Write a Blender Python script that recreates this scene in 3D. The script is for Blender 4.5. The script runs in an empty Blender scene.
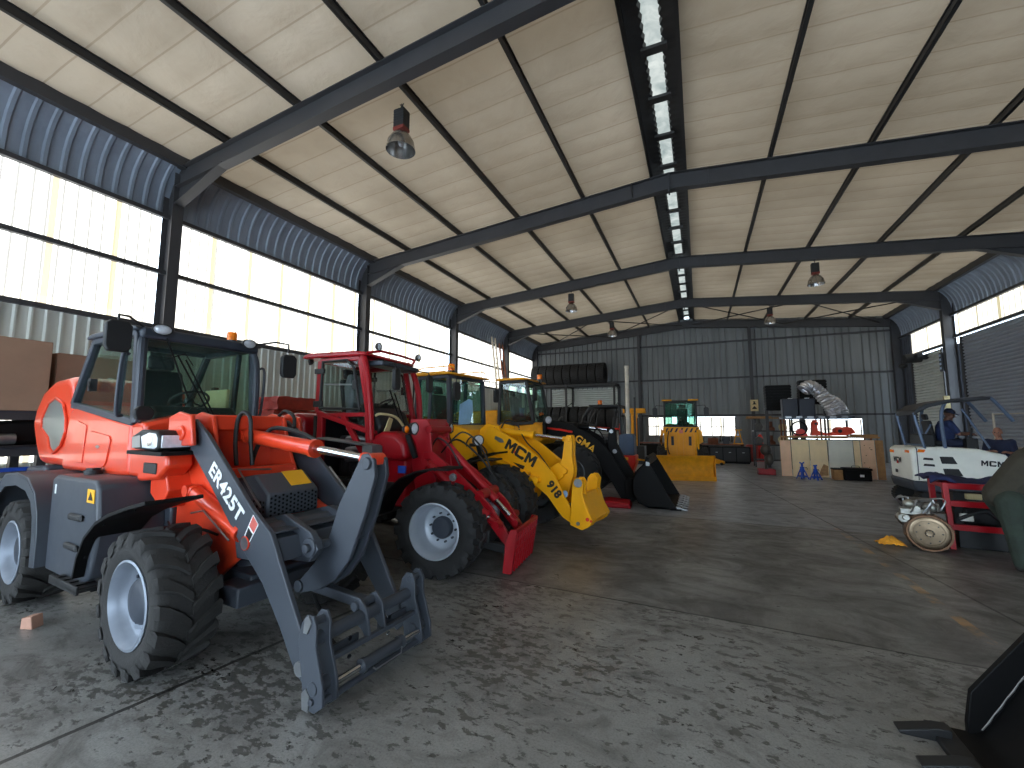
WIN_S = 1.2      # daylight through the wall sheets
ROOF_T = 0.055    # share of daylight the roof lining lets through
SKY_S = 3.8
DOOR_W = 0.0
EXPO = 1.33
import bpy, bmesh, math, random
from mathutils import Vector, Matrix, Quaternion
random.seed(7)
COL = bpy.context.scene.collection
PI = math.pi
R = math.radians

# ------------------------------------------------------------------ materials
def lin(c):
    o = []
    for v in c:
        v = v / 255.0
        o.append(v / 12.92 if v <= 0.04045 else ((v + 0.055) / 1.055) ** 2.4)
    return (o[0], o[1], o[2], 1.0)

MATS = {}
def newmat(name):
    m = bpy.data.materials.new(name)
    m.use_nodes = True
    nt = m.node_tree
    nt.nodes.clear()
    out = nt.nodes.new('ShaderNodeOutputMaterial')
    MATS[name] = m
    return m, nt, out

def N(nt, kind, **kw):
    n = nt.nodes.new(kind)
    for k, v in kw.items():
        if k.startswith('i_'):
            n.inputs[k[2:].replace('_', ' ')].default_value = v
        else:
            setattr(n, k, v)
    return n

def mathn(nt, op, a, b=None, c=None, clamp=False):
    n = nt.nodes.new('ShaderNodeMath'); n.operation = op; n.use_clamp = clamp
    for i, v in enumerate((a, b, c)):
        if v is None: continue
        if isinstance(v, (int, float)): n.inputs[i].default_value = v
        else: nt.links.new(v, n.inputs[i])
    return n.outputs[0]

def mixc(nt, fac, a, b, blend='MIX'):
    n = nt.nodes.new('ShaderNodeMix'); n.data_type = 'RGBA'; n.blend_type = blend
    for s, v in ((n.inputs[0], fac), (n.inputs[6], a), (n.inputs[7], b)):
        if isinstance(v, (int, float)): s.default_value = v
        elif isinstance(v, tuple): s.default_value = v
        else: nt.links.new(v, s)
    return n.outputs[2]

def noise(nt, vec, scale, detail=4, rough=0.55, dist=0.0):
    n = nt.nodes.new('ShaderNodeTexNoise')
    n.inputs['Scale'].default_value = scale
    n.inputs['Detail'].default_value = detail
    n.inputs['Roughness'].default_value = rough
    n.inputs['Distortion'].default_value = dist
    if vec is not None: nt.links.new(vec, n.inputs['Vector'])
    return n.outputs[0]

def ramp(nt, fac, stops):
    n = nt.nodes.new('ShaderNodeValToRGB')
    el = n.color_ramp.elements
    while len(el) < len(stops): el.new(0.5)
    for e, (p, c) in zip(el, stops):
        e.position = p; e.color = c if len(c) == 4 else (*c, 1)
    nt.links.new(fac, n.inputs[0])
    return n.outputs[0]

def mul(c, f):
    return (c[0] * f, c[1] * f, c[2] * f, 1.0)

def mat(name, rgb, rough=0.5, metal=0.0, var=0.12, scale=6.0, bump=0.0, bscale=40.0, coat=0.0, spec=0.5):
    if name in MATS: return MATS[name]
    m, nt, out = newmat(name)
    p = N(nt, 'ShaderNodeBsdfPrincipled')
    tc = N(nt, 'ShaderNodeTexCoord')
    f = noise(nt, tc.outputs['Object'], scale, 5, 0.6)
    c = lin(rgb)
    col = ramp(nt, f, [(0.3, mul(c, 1 - var)), (0.7, mul(c, 1 + var))])
    nt.links.new(col, p.inputs['Base Color'])
    rr = mathn(nt, 'MULTIPLY_ADD', f, 0.25, rough - 0.125, clamp=True)
    nt.links.new(rr, p.inputs['Roughness'])
    p.inputs['Metallic'].default_value = metal
    p.inputs['Specular IOR Level'].default_value = spec
    if coat:
        p.inputs['Coat Weight'].default_value = coat
        p.inputs['Coat Roughness'].default_value = 0.08
    if bump:
        b = N(nt, 'ShaderNodeBump'); b.inputs['Strength'].default_value = bump
        b.inputs['Distance'].default_value = 0.02
        nt.links.new(noise(nt, tc.outputs['Object'], bscale, 4), b.inputs['Height'])
        nt.links.new(b.outputs[0], p.inputs['Normal'])
    nt.links.new(p.outputs[0], out.inputs[0])
    return m

def emis(name, rgb, s):
    m, nt, out = newmat(name)
    e = N(nt, 'ShaderNodeEmission'); e.inputs[0].default_value = lin(rgb); e.inputs[1].default_value = s
    nt.links.new(e.outputs[0], out.inputs[0])
    return m

def glass(name, tint, rough=0.02, ior=1.5, opac=0.0, dirt=(90, 100, 100)):
    m, nt, out = newmat(name)
    t = N(nt, 'ShaderNodeBsdfTransparent'); t.inputs[0].default_value = lin(tint)
    g = N(nt, 'ShaderNodeBsdfGlossy'); g.inputs['Roughness'].default_value = rough
    fr = N(nt, 'ShaderNodeFresnel'); geo = N(nt, 'ShaderNodeNewGeometry')
    nt.links.new(mathn(nt, 'MULTIPLY_ADD', geo.outputs['Backfacing'], 1.0 / ior - ior, ior), fr.inputs[0])
    mx = N(nt, 'ShaderNodeMixShader')
    nt.links.new(fr.outputs[0], mx.inputs[0]); nt.links.new(t.outputs[0], mx.inputs[1]); nt.links.new(g.outputs[0], mx.inputs[2])
    last = mx
    if opac:
        d = N(nt, 'ShaderNodeBsdfDiffuse'); d.inputs[0].default_value = lin(dirt)
        m2 = N(nt, 'ShaderNodeMixShader'); m2.inputs[0].default_value = opac
        nt.links.new(mx.outputs[0], m2.inputs[1]); nt.links.new(d.outputs[0], m2.inputs[2]); last = m2
    nt.links.new(last.outputs[0], out.inputs[0])
    return m

# ------------------------------------------------------------------ mesh builder
def catmull(pts, n=6, closed=False):
    P = [Vector(p) for p in pts]
    if len(P) < 3: return P
    out = []
    L = len(P)
    for i in range(L - 1):
        p0 = P[max(i - 1, 0)]; p1 = P[i]; p2 = P[i + 1]; p3 = P[min(i + 2, L - 1)]
        for k in range(n):
            t = k / n
            out.append(0.5 * ((2 * p1) + (p2 - p0) * t + (2 * p0 - 5 * p1 + 4 * p2 - p3) * t * t + (3 * p1 - p0 - 3 * p2 + p3) * t ** 3))
    out.append(P[-1])
    return out

class B:
    def __init__(self):
        self.bm = bmesh.new(); self.mi = 0
    def _f(self, vs):
        try:
            f = self.bm.faces.new(vs); f.material_index = self.mi; return f
        except ValueError:
            return None
    def box(self, c, s, rot=None):
        c = Vector(c); hx, hy, hz = s[0] / 2, s[1] / 2, s[2] / 2
        M = rot if rot is not None else Matrix.Identity(3)
        v = [self.bm.verts.new(c + M @ Vector((x, y, z))) for x in (-hx, hx) for y in (-hy, hy) for z in (-hz, hz)]
        for q in ((0, 1, 3, 2), (4, 6, 7, 5), (0, 4, 5, 1), (2, 3, 7, 6), (0, 2, 6, 4), (1, 5, 7, 3)):
            self._f([v[i] for i in q])
        return self
    def bb(self, x0, x1, y0, y1, z0, z1):
        return self.box(((x0 + x1) / 2, (y0 + y1) / 2, (z0 + z1) / 2), (abs(x1 - x0), abs(y1 - y0), abs(z1 - z0)))
    def bar(self, p, q, w, h, up=(0, 0, 1)):
        p = Vector(p); q = Vector(q); d = q - p; L = d.length
        if L < 1e-6: return self
        x = d.normalized(); u = Vector(up)
        if abs(x.dot(u)) > 0.99: u = Vector((1, 0, 0))
        y = u.cross(x).normalized(); z = x.cross(y)
        M = Matrix((x, y, z)).transposed()
        return self.box((p + q) / 2, (L, w, h), M)
    def ring(self, c, ax, r, seg, ref=None):
        ax = Vector(ax).normalized()
        u = Vector(ref) if ref is not None else (Vector((0, 0, 1)) if abs(ax.z) < 0.9 else Vector((1, 0, 0)))
        a = u.cross(ax).normalized(); b = ax.cross(a)
        return [self.bm.verts.new(Vector(c) + a * (r * math.cos(2 * PI * i / seg)) + b * (r * math.sin(2 * PI * i / seg))) for i in range(seg)]
    def bridge(self, A, Bv):
        n = len(A)
        for i in range(n): self._f([A[i], A[(i + 1) % n], Bv[(i + 1) % n], Bv[i]])
    def cyl(self, p, q, r, r2=None, seg=16, cap=True):
        p = Vector(p); q = Vector(q); d = q - p
        A = self.ring(p, d, r, seg); Q = self.ring(q, d, r if r2 is None else r2, seg)
        self.bridge(A, Q)
        if cap: self._f(A[::-1]); self._f(Q)
        return self
    def tube(self, pts, r, seg=8, smooth=0, cap=True):
        P = catmull(pts, smooth) if smooth else [Vector(p) for p in pts]
        ref = None; prev = None
        t0 = (P[1] - P[0]).normalized()
        ref = Vector((0, 0, 1)) if abs(t0.z) < 0.9 else Vector((1, 0, 0))
        ref = (ref - t0 * ref.dot(t0)).normalized()
        first = None
        for i, p in enumerate(P):
            if i == 0: t = t0
            elif i == len(P) - 1: t = (P[i] - P[i - 1]).normalized()
            else:
                t = (P[i + 1] - P[i]).normalized() + (P[i] - P[i - 1]).normalized()
                t = t.normalized() if t.length > 1e-6 else t0
            ref = ref - t * ref.dot(t)
            ref = ref.normalized() if ref.length > 1e-6 else Vector((0, 1, 0))
            b = t.cross(ref)
            rr = r[i] if isinstance(r, (list, tuple)) else r
            ring = [self.bm.verts.new(p + ref * (rr * math.cos(2 * PI * k / seg)) + b * (rr * math.sin(2 * PI * k / seg))) for k in range(seg)]
            if prev: self.bridge(prev, ring)
            else: first = ring
            prev = ring
        if cap: self._f(first[::-1]); self._f(prev)
        return self
    def prism(self, poly, a, b, axis='y'):
        def pt(u, v, w):
            return Vector((u, w, v)) if axis == 'y' else (Vector((w, u, v)) if axis == 'x' else Vector((u, v, w)))
        A = [self.bm.verts.new(pt(u, v, a)) for u, v in poly]
        Q = [self.bm.verts.new(pt(u, v, b)) for u, v in poly]
        self.bridge(A, Q); self._f(A[::-1]); self._f(Q)
        return self
    def band(self, line, t, a, b, axis='y'):
        """open 2D polyline given thickness t (offset to its left) and extruded a..b"""
        n = len(line); off = []
        for i in range(n):
            p0 = Vector(line[max(i - 1, 0)]); p1 = Vector(line[min(i + 1, n - 1)])
            d = (p1 - p0).normalized(); off.append((line[i][0] - d.y * t, line[i][1] + d.x * t))
        def pt(u, v, w):
            return Vector((u, w, v)) if axis == 'y' else (Vector((w, u, v)) if axis == 'x' else Vector((u, v, w)))
        R4 = [[self.bm.verts.new(pt(*q, w)) for q, w in ((line[i], a), (line[i], b), (off[i], b), (off[i], a))] for i in range(n)]
        for i in range(n - 1): self.bridge(R4[i], R4[i + 1])
        self._f(R4[0][::-1]); self._f(R4[-1])
        return self
    def lathe(self, prof, c, ax, seg=32, close=False):
        c = Vector(c); ax = Vector(ax).normalized(); rings = []
        for r, h in prof:
            if r < 1e-5: rings.append([self.bm.verts.new(c + ax * h)])
            else: rings.append(self.ring(c + ax * h, ax, r, seg))
        seq = list(zip(rings, rings[1:]))
        if close: seq.append((rings[-1], rings[0]))
        for A, Q in seq:
            if len(A) == 1 and len(Q) == 1: continue
            for i in range(seg):
                j = (i + 1) % seg
                if len(A) == 1: self._f([A[0], Q[j], Q[i]])
                elif len(Q) == 1: self._f([A[i], A[j], Q[0]])
                else: self._f([A[i], A[j], Q[j], Q[i]])
        return self
    def ball(self, c, r, seg=12, rings=8, rot=None):
        if isinstance(r, (int, float)): r = (r, r, r)
        c = Vector(c); M = rot if rot is not None else Matrix.Identity(3)
        top = self.bm.verts.new(c + M @ Vector((0, 0, r[2]))); bot = self.bm.verts.new(c - M @ Vector((0, 0, r[2])))
        rs = []
        for k in range(1, rings):
            th = PI * k / rings
            rs.append([self.bm.verts.new(c + M @ Vector((r[0] * math.sin(th) * math.cos(2 * PI * i / seg), r[1] * math.sin(th) * math.sin(2 * PI * i / seg), r[2] * math.cos(th)))) for i in range(seg)])
        for i in range(seg):
            j = (i + 1) % seg
            self._f([top, rs[0][i], rs[0][j]]); self._f([bot, rs[-1][j], rs[-1][i]])
            for A, Q in zip(rs, rs[1:]): self._f([A[i], Q[i], Q[j], A[j]])
        return self
    def limb(self, p, q, r1, r2):
        b2 = bmesh.new()
        for c, r in ((p, r1), (q, r2)):
            bmesh.ops.create_icosphere(b2, subdivisions=2, radius=r, matrix=Matrix.Translation(Vector(c)))
        res = bmesh.ops.convex_hull(b2, input=b2.verts)
        bmesh.ops.delete(b2, geom=[v for v in b2.verts if not v.link_faces], context='VERTS')
        mp = {}
        fs = [f for f in b2.faces]
        hull = set(g for g in res['geom'] if isinstance(g, bmesh.types.BMFace))
        for f in fs:
            if f not in hull: continue
            vs = []
            for v in f.verts:
                if v not in mp: mp[v] = self.bm.verts.new(v.co)
                vs.append(mp[v])
            self._f(vs)
        b2.free()
        return self
    def done(self, name, m, parent=None, bevel=0.0, smooth=35, seg=2, loc=None, rotz=None):
        bmesh.ops.recalc_face_normals(self.bm, faces=self.bm.faces)
        me = bpy.data.meshes.new(name)
        self.bm.to_mesh(me); self.bm.free()
        ms = m if isinstance(m, (list, tuple)) else [m]
        for x in ms: me.materials.append(x)
        if smooth:
            me.shade_smooth()
            me.set_sharp_from_angle(angle=R(smooth))
        o = bpy.data.objects.new(name, me); COL.objects.link(o)
        if parent is not None: o.parent = parent
        if loc is not None: o.location = loc
        if rotz is not None: o.rotation_euler = (0, 0, rotz)
        if bevel:
            md = o.modifiers.new('bevel', 'BEVEL'); md.width = bevel; md.segments = seg
            md.limit_method = 'ANGLE'; md.angle_limit = R(40); md.harden_normals = False
        return o

def link_copy(src, name, parent, loc=None, rot=None):
    o = bpy.data.objects.new(name, src.data); COL.objects.link(o); o.parent = parent
    if loc is not None: o.location = loc
    if rot is not None: o.rotation_euler = rot
    for md in src.modifiers:
        if md.type == 'BEVEL':
            n = o.modifiers.new('bevel', 'BEVEL'); n.width = md.width; n.segments = md.segments
            n.limit_method = 'ANGLE'; n.angle_limit = md.angle_limit
    return o

def empty(name, parent=None, loc=(0, 0, 0), rot=(0, 0, 0)):
    o = bpy.data.objects.new(name, None); COL.objects.link(o)
    o.empty_display_size = 0.1; o.location = loc; o.rotation_euler = rot
    if parent is not None: o.parent = parent
    return o

def tag(o, label, cat, group=None):
    o['label'] = label; o['category'] = cat
    if group: o['group'] = group
    return o

def thing(name, label, cat, loc=(0, 0, 0), rz=0, group=None):
    return tag(empty(name, None, loc, (0, 0, rz)), label, cat, group)

def struct(o):
    o['kind'] = 'structure'; return o

def copy_thing(o, parent=None):
    c = o.copy(); COL.objects.link(c)
    if parent is not None: c.parent = parent
    for ch in list(o.children): copy_thing(ch, c)
    return c

BLOCK = {'M': [(0, 0), (0, 1), (.27, 1), (.5, .56), (.73, 1), (1, 1), (1, 0), (.76, 0), (.76, .58), (.5, .14), (.24, .58), (.24, 0)],
         'C': [(1, .70), (1, .86), (.88, 1), (.12, 1), (0, .86), (0, .14), (.12, 0), (.88, 0), (1, .14), (1, .30), (.72, .30), (.72, .24), (.28, .24), (.28, .76), (.72, .76), (.72, .70)]}
def block_text(s, m, parent, name, origin, right, up, width, height, gap=0.16, depth=0.004):
    rt = Vector(right).normalized(); u = Vector(up); u = (u - rt * u.dot(rt)).normalized(); n = rt.cross(u); o = Vector(origin)
    k = len(s); cw = width / (k + gap * (k - 1)); b = B()
    for i, ch in enumerate(s):
        A = [b.bm.verts.new(o + rt * (i * cw * (1 + gap) + x * cw) + u * (y * height)) for x, y in BLOCK[ch]]
        Q = [b.bm.verts.new(v.co + n * depth) for v in A]
        b.bridge(A, Q); b._f(A[::-1]); b._f(Q)
    return b.done(name, m, parent, smooth=0)

def text(s, m, parent, name, origin, right, up, width, height, depth=0.004, bold=0.03):
    cu = bpy.data.curves.new('txt', 'FONT'); cu.body = s; cu.size = 1.0; cu.offset = bold; cu.extrude = 0.02
    cu.resolution_u = 3; cu.space_character = 1.04
    t = bpy.data.objects.new('txt', cu); COL.objects.link(t)
    dg = bpy.context.evaluated_depsgraph_get(); dg.update()
    me = bpy.data.meshes.new_from_object(t.evaluated_get(dg))
    bpy.data.objects.remove(t); bpy.data.curves.remove(cu)
    xs = [v.co.x for v in me.vertices]; ys = [v.co.y for v in me.vertices]; zs = [v.co.z for v in me.vertices]
    x0, x1, y0, y1, z0, z1 = min(xs), max(xs), min(ys), max(ys), min(zs), max(zs)
    rt = Vector(right).normalized(); u = Vector(up); u = (u - rt * u.dot(rt)).normalized(); n = rt.cross(u)
    for v in me.vertices:
        a = (v.co.x - x0) / (x1 - x0) * width; b = (v.co.y - y0) / (y1 - y0) * height; c = (v.co.z - z0) / max(z1 - z0, 1e-6) * depth
        v.co = Vector(origin) + rt * a + u * b + n * c
    me.materials.clear(); me.materials.append(m)
    o = bpy.data.objects.new(name, me); COL.objects.link(o)
    if parent is not None: o.parent = parent
    return o
# ------------------------------------------------------------------ palette
M_ORANGE = mat('orange_red_paint', (226, 66, 34), 0.34, 0, 0.06, 3, coat=0.3)
M_GREY = mat('slate_grey_paint', (62, 67, 75), 0.45, 0, 0.08, 4)
M_DKGREY = mat('charcoal_paint', (52, 58, 68), 0.5, 0, 0.1, 5)
M_RED = mat('crimson_paint', (160, 10, 24), 0.4, 0, 0.08, 3, coat=0.1, spec=0.35)
M_BRED = mat('bright_red_paint', (222, 44, 32), 0.4, 0, 0.08, 3)
M_YEL = mat('loader_yellow_paint', (240, 168, 8), 0.45, 0, 0.06, 3, spec=0.3)
M_YEL2 = mat('worn_yellow_paint', (226, 154, 22), 0.55, 0, 0.16, 5, spec=0.3)
M_BLK = mat('black_paint', (13, 13, 14), 0.6, 0, 0.1, 5, spec=0.2)
M_SATIN = mat('satin_black', (30, 31, 33), 0.55, 0, 0.12, 8)
M_RUB = mat('tyre_rubber', (34, 34, 35), 0.78, 0, 0.22, 9, bump=0.25, bscale=60)
M_RUB2 = mat('dusty_tyre_rubber', (44, 43, 42), 0.85, 0, 0.22, 9, bump=0.25, bscale=60)
M_HOSE = mat('hose_rubber', (18, 18, 19), 0.5)
M_RIM = mat('silver_rim', (176, 184, 194), 0.38, 0.25, 0.08, 5)
M_RIMD = mat('dark_rim', (84, 88, 92), 0.45, 0.4, 0.12, 6)
M_STEEL = mat('bare_steel', (150, 152, 154), 0.36, 0.85, 0.12, 10)
M_CHROME = mat('chrome_rod', (215, 218, 222), 0.14, 1.0, 0.03, 4)
M_AMBER = mat('amber_lens', (255, 128, 18), 0.25, 0, 0.05)
M_LENS = mat('clear_lens', (226, 232, 240), 0.12, 0.1, 0.12, 24)
M_SEAT = mat('seat_vinyl', (36, 37, 40), 0.6, 0, 0.1, 10)
M_BEIGE = mat('seat_cover_beige', (190, 175, 130), 0.7)
M_WHITE = mat('white_paint', (240, 240, 230), 0.42, 0, 0.05, 4)
M_DECALW = mat('decal_white', (236, 238, 238), 0.5, 0, 0.03)
M_DECALB = mat('decal_black', (16, 16, 18), 0.5, 0, 0.03)
M_DECALY = mat('decal_yellow', (240, 176, 30), 0.5, 0, 0.03)
M_DECALR = mat('decal_red', (214, 40, 30), 0.5, 0, 0.03)
M_BLUE = mat('blue_plastic', (34, 78, 178), 0.45)
M_PAPER = mat('paper_blue_white', (150, 200, 238), 0.6)
M_CARD = mat('brown_cardboard', (152, 122, 100), 0.85, 0, 0.08, 3)
M_CARD2 = mat('brown_cardboard_dark', (138, 108, 88), 0.85, 0, 0.08, 3)
M_FRAME = mat('dark_steel_frame', (58, 58, 61), 0.55, 0, 0.14, 3)
M_FRAME2 = mat('galvanised_purlin', (50, 49, 49), 0.5, 0.2, 0.15, 3)
M_GL = glass('cab_glass', (234, 246, 240), 0.02, 1.45, 0.05, (80, 100, 95))
M_GLD = glass('cab_glass_dark', (120, 150, 142), 0.02, 1.5, 0.10, (50, 66, 62))
M_GLT = glass('cab_glass_teal', (222, 243, 236), 0.02, 1.45, 0.06, (60, 120, 105))
M_CLEAR = glass('clear_glass', (236, 240, 238), 0.02, 1.35, 0.02)
M_PLY = mat('plywood_pale', (240, 214, 170), 0.75, 0, 0.1, 2.5)
M_PLY2 = mat('plywood_pink', (236, 194, 160), 0.75, 0, 0.1, 2.5)
M_PLY3 = mat('plywood_grey', (222, 220, 206), 0.75, 0, 0.08, 2.5)
M_WOOD = mat('rough_timber', (164, 122, 78), 0.8, 0, 0.2, 6)
M_FOIL = mat('silver_foil', (206, 206, 212), 0.32, 0.9, 0.1, 30, bump=0.35, bscale=30)
M_MESH = mat('perforated_grille', (40, 46, 56), 0.5, 0.3)
M_RUST = mat('rusty_iron', (120, 72, 52), 0.8, 0.2, 0.3, 8)
M_CAST = mat('cast_iron', (78, 72, 66), 0.5, 0.6, 0.3, 9)
M_FLY = mat('machined_flywheel', (124, 108, 88), 0.34, 0.9, 0.15, 14)
M_ALU = mat('cast_aluminium', (168, 168, 160), 0.4, 0.7, 0.25, 12)
M_SKIN = mat('skin_brown', (112, 74, 58), 0.55, 0, 0.06, 10)
M_SKIN2 = mat('skin_tan', (168, 118, 98), 0.5, 0, 0.06, 10)
M_NAVY = mat('navy_cloth', (28, 36, 62), 0.85, 0, 0.12, 12)
M_JERSEY = mat('blue_jersey', (34, 48, 88), 0.85, 0, 0.2, 14)
M_GREEN = mat('dark_green_cloth', (46, 56, 48), 0.9, 0, 0.3, 8, bump=0.9, bscale=9)
M_GREEN2 = mat('olive_cloth', (58, 54, 44), 0.9, 0, 0.25, 8, bump=0.9, bscale=9)
M_BOOT = mat('boot_leather', (32, 30, 28), 0.6)
M_RAG = mat('orange_rag_cloth', (218, 150, 40), 0.9, 0, 0.2, 12)
M_TARP = mat('red_tarpaulin', (150, 46, 38), 0.55, 0, 0.25, 7, bump=0.6, bscale=14)
M_CLOTHB = mat('blue_overall_cloth', (32, 38, 74), 0.9, 0, 0.3, 10, bump=0.5, bscale=16)
# ------------------------------------------------------------------ the shed
XL, XR = -10.85, 9.86
XM = (XL + XR) / 2
YB, YF = 28.6, -6.0
FR = [-0.69, 5.31, 11.31, 17.31, 23.31, 28.55]
EAVE, RIDGE = 7.40, 8.24
def zraf(x): return RIDGE - (RIDGE - EAVE) * abs(x - XM) / (XR - XM)

# --- floor material: worn concrete with joints, flaking coat, an oil-dark bay and a worn yellow line
def floor_mat():
    m, nt, out = newmat('worn_concrete')
    p = N(nt, 'ShaderNodeBsdfPrincipled')
    tc = N(nt, 'ShaderNodeTexCoord'); o = tc.outputs['Object']
    sp = N(nt, 'ShaderNodeSeparateXYZ'); nt.links.new(o, sp.inputs[0])
    X, Y = sp.outputs[0], sp.outputs[1]
    n1 = noise(nt, o, 0.5, 5, 0.6, 0.3); n2 = noise(nt, o, 3.0, 6, 0.65); n3 = noise(nt, o, 28, 3, 0.6)
    base = ramp(nt, n1, [(0.28, lin((124, 123, 120))), (0.72, lin((166, 165, 161)))])
    base = mixc(nt, mathn(nt, 'MULTIPLY', ramp(nt, n2, [(0.35, (0, 0, 0)), (0.75, (1, 1, 1))]), 0.35), base, lin((104, 102, 98)))
    n4 = noise(nt, o, 70, 3, 0.7)
    base = mixc(nt, mathn(nt, 'MULTIPLY', ramp(nt, n4, [(0.45, (0, 0, 0)), (0.62, (1, 1, 1))]), 0.35), base, lin((84, 83, 82)))
    base = mixc(nt, mathn(nt, 'MULTIPLY', n3, 0.25), base, lin((90, 89, 88)))
    # zones by Y
    wob = mathn(nt, 'MULTIPLY_ADD', n2, 0.5, -0.25)
    Yw = mathn(nt, 'ADD', Y, mathn(nt, 'MULTIPLY', wob, 0.15))
    j1 = mathn(nt, 'MULTIPLY_ADD', X, -0.055, 4.88)          # front slab joint
    near = mathn(nt, 'LESS_THAN', Y, j1)
    # flaking coat in the near bay
    mp = N(nt, 'ShaderNodeMapping'); mp.inputs['Rotation'].default_value = (0, 0, R(24)); mp.inputs['Scale'].default_value = (1.0, 1.7, 1)
    nt.links.new(o, mp.inputs[0])
    fl = noise(nt, mp.outputs[0], 8.5, 7, 0.66, 0.1)
    big = noise(nt, o, 0.75, 3, 0.5)
    thr = mathn(nt, 'SUBTRACT', fl, mathn(nt, 'MULTIPLY_ADD', big, -0.42, 0.765))
    flake = ramp(nt, mathn(nt, 'MULTIPLY_ADD', thr, 14.0, 0.5, clamp=True), [(0.3, (0, 0, 0)), (0.7, (1, 1, 1))])
    flake = mathn(nt, 'MULTIPLY', flake, near)
    base = mixc(nt, mathn(nt, 'MULTIPLY', flake, 0.8), base, lin((70, 68, 65)))
    # oil-dark bay
    dn = noise(nt, o, 0.9, 8, 0.68, 0.8)
    inY = mathn(nt, 'MULTIPLY', mathn(nt, 'GREATER_THAN', Y, j1), mathn(nt, 'SMOOTH_MIN', 1.0, mathn(nt, 'MULTIPLY_ADD', Y, -0.45, 4.9), 0.2, clamp=True))
    oil = mathn(nt, 'MULTIPLY', inY, ramp(nt, dn, [(0.36, (0.05, 0.05, 0.05)), (0.60, (1, 1, 1))]))
    base = mixc(nt, mathn(nt, 'MULTIPLY', oil, 0.78, clamp=True), base, lin((66, 63, 62)))
    st = noise(nt, mp.outputs[0], 1.6, 7, 0.7, 1.2)
    base = mixc(nt, mathn(nt, 'MULTIPLY', ramp(nt, st, [(0.46, (0, 0, 0)), (0.68, (1, 1, 1))]), 0.62), base, lin((66, 63, 60)))
    # worn yellow line
    yd = mathn(nt, 'ABSOLUTE', mathn(nt, 'ADD', mathn(nt, 'SUBTRACT', X, 2.28), mathn(nt, 'MULTIPLY', wob, 0.12)))
    yl = mathn(nt, 'MULTIPLY', mathn(nt, 'LESS_THAN', yd, 0.055), mathn(nt, 'MULTIPLY', mathn(nt, 'GREATER_THAN', Y, 5.0), mathn(nt, 'LESS_THAN', Y, 10.4)))
    yn = noise(nt, o, 2.2, 6, 0.7)
    yl = mathn(nt, 'MULTIPLY', yl, ramp(nt, yn, [(0.47, (0, 0, 0)), (0.62, (1, 1, 1))]))
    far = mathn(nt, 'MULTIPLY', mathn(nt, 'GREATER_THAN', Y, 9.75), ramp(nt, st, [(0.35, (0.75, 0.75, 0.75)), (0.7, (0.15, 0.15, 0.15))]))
    base = mixc(nt, far, base, lin((150, 157, 168)))  # bluish sheen reflected off the far floor, put into the base colour
    base = mixc(nt, mathn(nt, 'MULTIPLY', yl, 0.5), base, lin((206, 148, 62)))
    # joints
    def joint(d, w): return mathn(nt, 'LESS_THAN', mathn(nt, 'ABSOLUTE', d), w)
    jw = mathn(nt, 'MULTIPLY', wob, 0.05)
    js = [joint(mathn(nt, 'ADD', mathn(nt, 'SUBTRACT', Y, j1), jw), 0.014),
          joint(mathn(nt, 'ADD', mathn(nt, 'SUBTRACT', Y, mathn(nt, 'MULTIPLY_ADD', X, -0.05, 9.75)), jw), 0.022),
          joint(mathn(nt, 'ADD', mathn(nt, 'SUBTRACT', Y, 15.2), jw), 0.03),
          mathn(nt, 'MULTIPLY', joint(mathn(nt, 'ADD', mathn(nt, 'SUBTRACT', X, mathn(nt, 'MULTIPLY_ADD', Y, 0.14, -3.86)), jw), 0.02), near),
          mathn(nt, 'MULTIPLY', joint(mathn(nt, 'ADD', mathn(nt, 'SUBTRACT', X, mathn(nt, 'MULTIPLY_ADD', Y, -0.115, 3.45)), jw), 0.016), mathn(nt, 'SUBTRACT', 1.0, near))]
    J = js[0]
    for k in js[1:]: J = mathn(nt, 'MAXIMUM', J, k)
    base = mixc(nt, mathn(nt, 'MULTIPLY', J, 0.9), base, lin((28, 27, 26)))
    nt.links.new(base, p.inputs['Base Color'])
    rg = mathn(nt, 'MULTIPLY_ADD', st, 0.75, 0.03, clamp=True)
    rg = mathn(nt, 'SUBTRACT', rg, mathn(nt, 'MULTIPLY', flake, 0.05), clamp=True)
    nt.links.new(rg, p.inputs['Roughness'])
    p.inputs['Specular IOR Level'].default_value = 0.55
    b = N(nt, 'ShaderNodeBump'); b.inputs['Strength'].default_value = 0.35; b.inputs['Distance'].default_value = 0.012
    h = mathn(nt, 'SUBTRACT', mathn(nt, 'MULTIPLY', n3, 0.25), mathn(nt, 'ADD', mathn(nt, 'MULTIPLY', flake, 0.4), J))
    nt.links.new(h, b.inputs['Height']); nt.links.new(b.outputs[0], p.inputs['Normal'])
    nt.links.new(p.outputs[0], out.inputs[0])
    return m

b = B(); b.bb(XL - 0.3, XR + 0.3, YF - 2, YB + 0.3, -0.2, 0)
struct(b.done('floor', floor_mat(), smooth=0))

# --- corrugated sheet
def corrugated(b, a, u, L, h0, h1, nrm, pitch=0.3, depth=0.04, rib=0.3):
    """sheet from 3D start a (z ignored) along unit u for L, heights h0..h1, ribs along nrm"""
    a = Vector(a); u = Vector(u); n = Vector(nrm); k = int(L / pitch) + 1
    pts = []
    for i in range(k):
        s = i * pitch
        for f, d in ((0, 0), (1 - rib - 0.12, 0), (1 - rib, 1), (0.94, 1), (1.0, 0)):
            t = s + f * pitch
            if t > L: break
            pts.append(a + u * t + n * (d * depth))
    pts.append(a + u * L)
    lo = [b.bm.verts.new((p.x, p.y, h0)) for p in pts]; hi = [b.bm.verts.new((p.x, p.y, h1 if not callable(h1) else h1(p.x))) for p in pts]
    for i in range(len(pts) - 1): b._f([lo[i], lo[i + 1], hi[i + 1], hi[i]])

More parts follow.
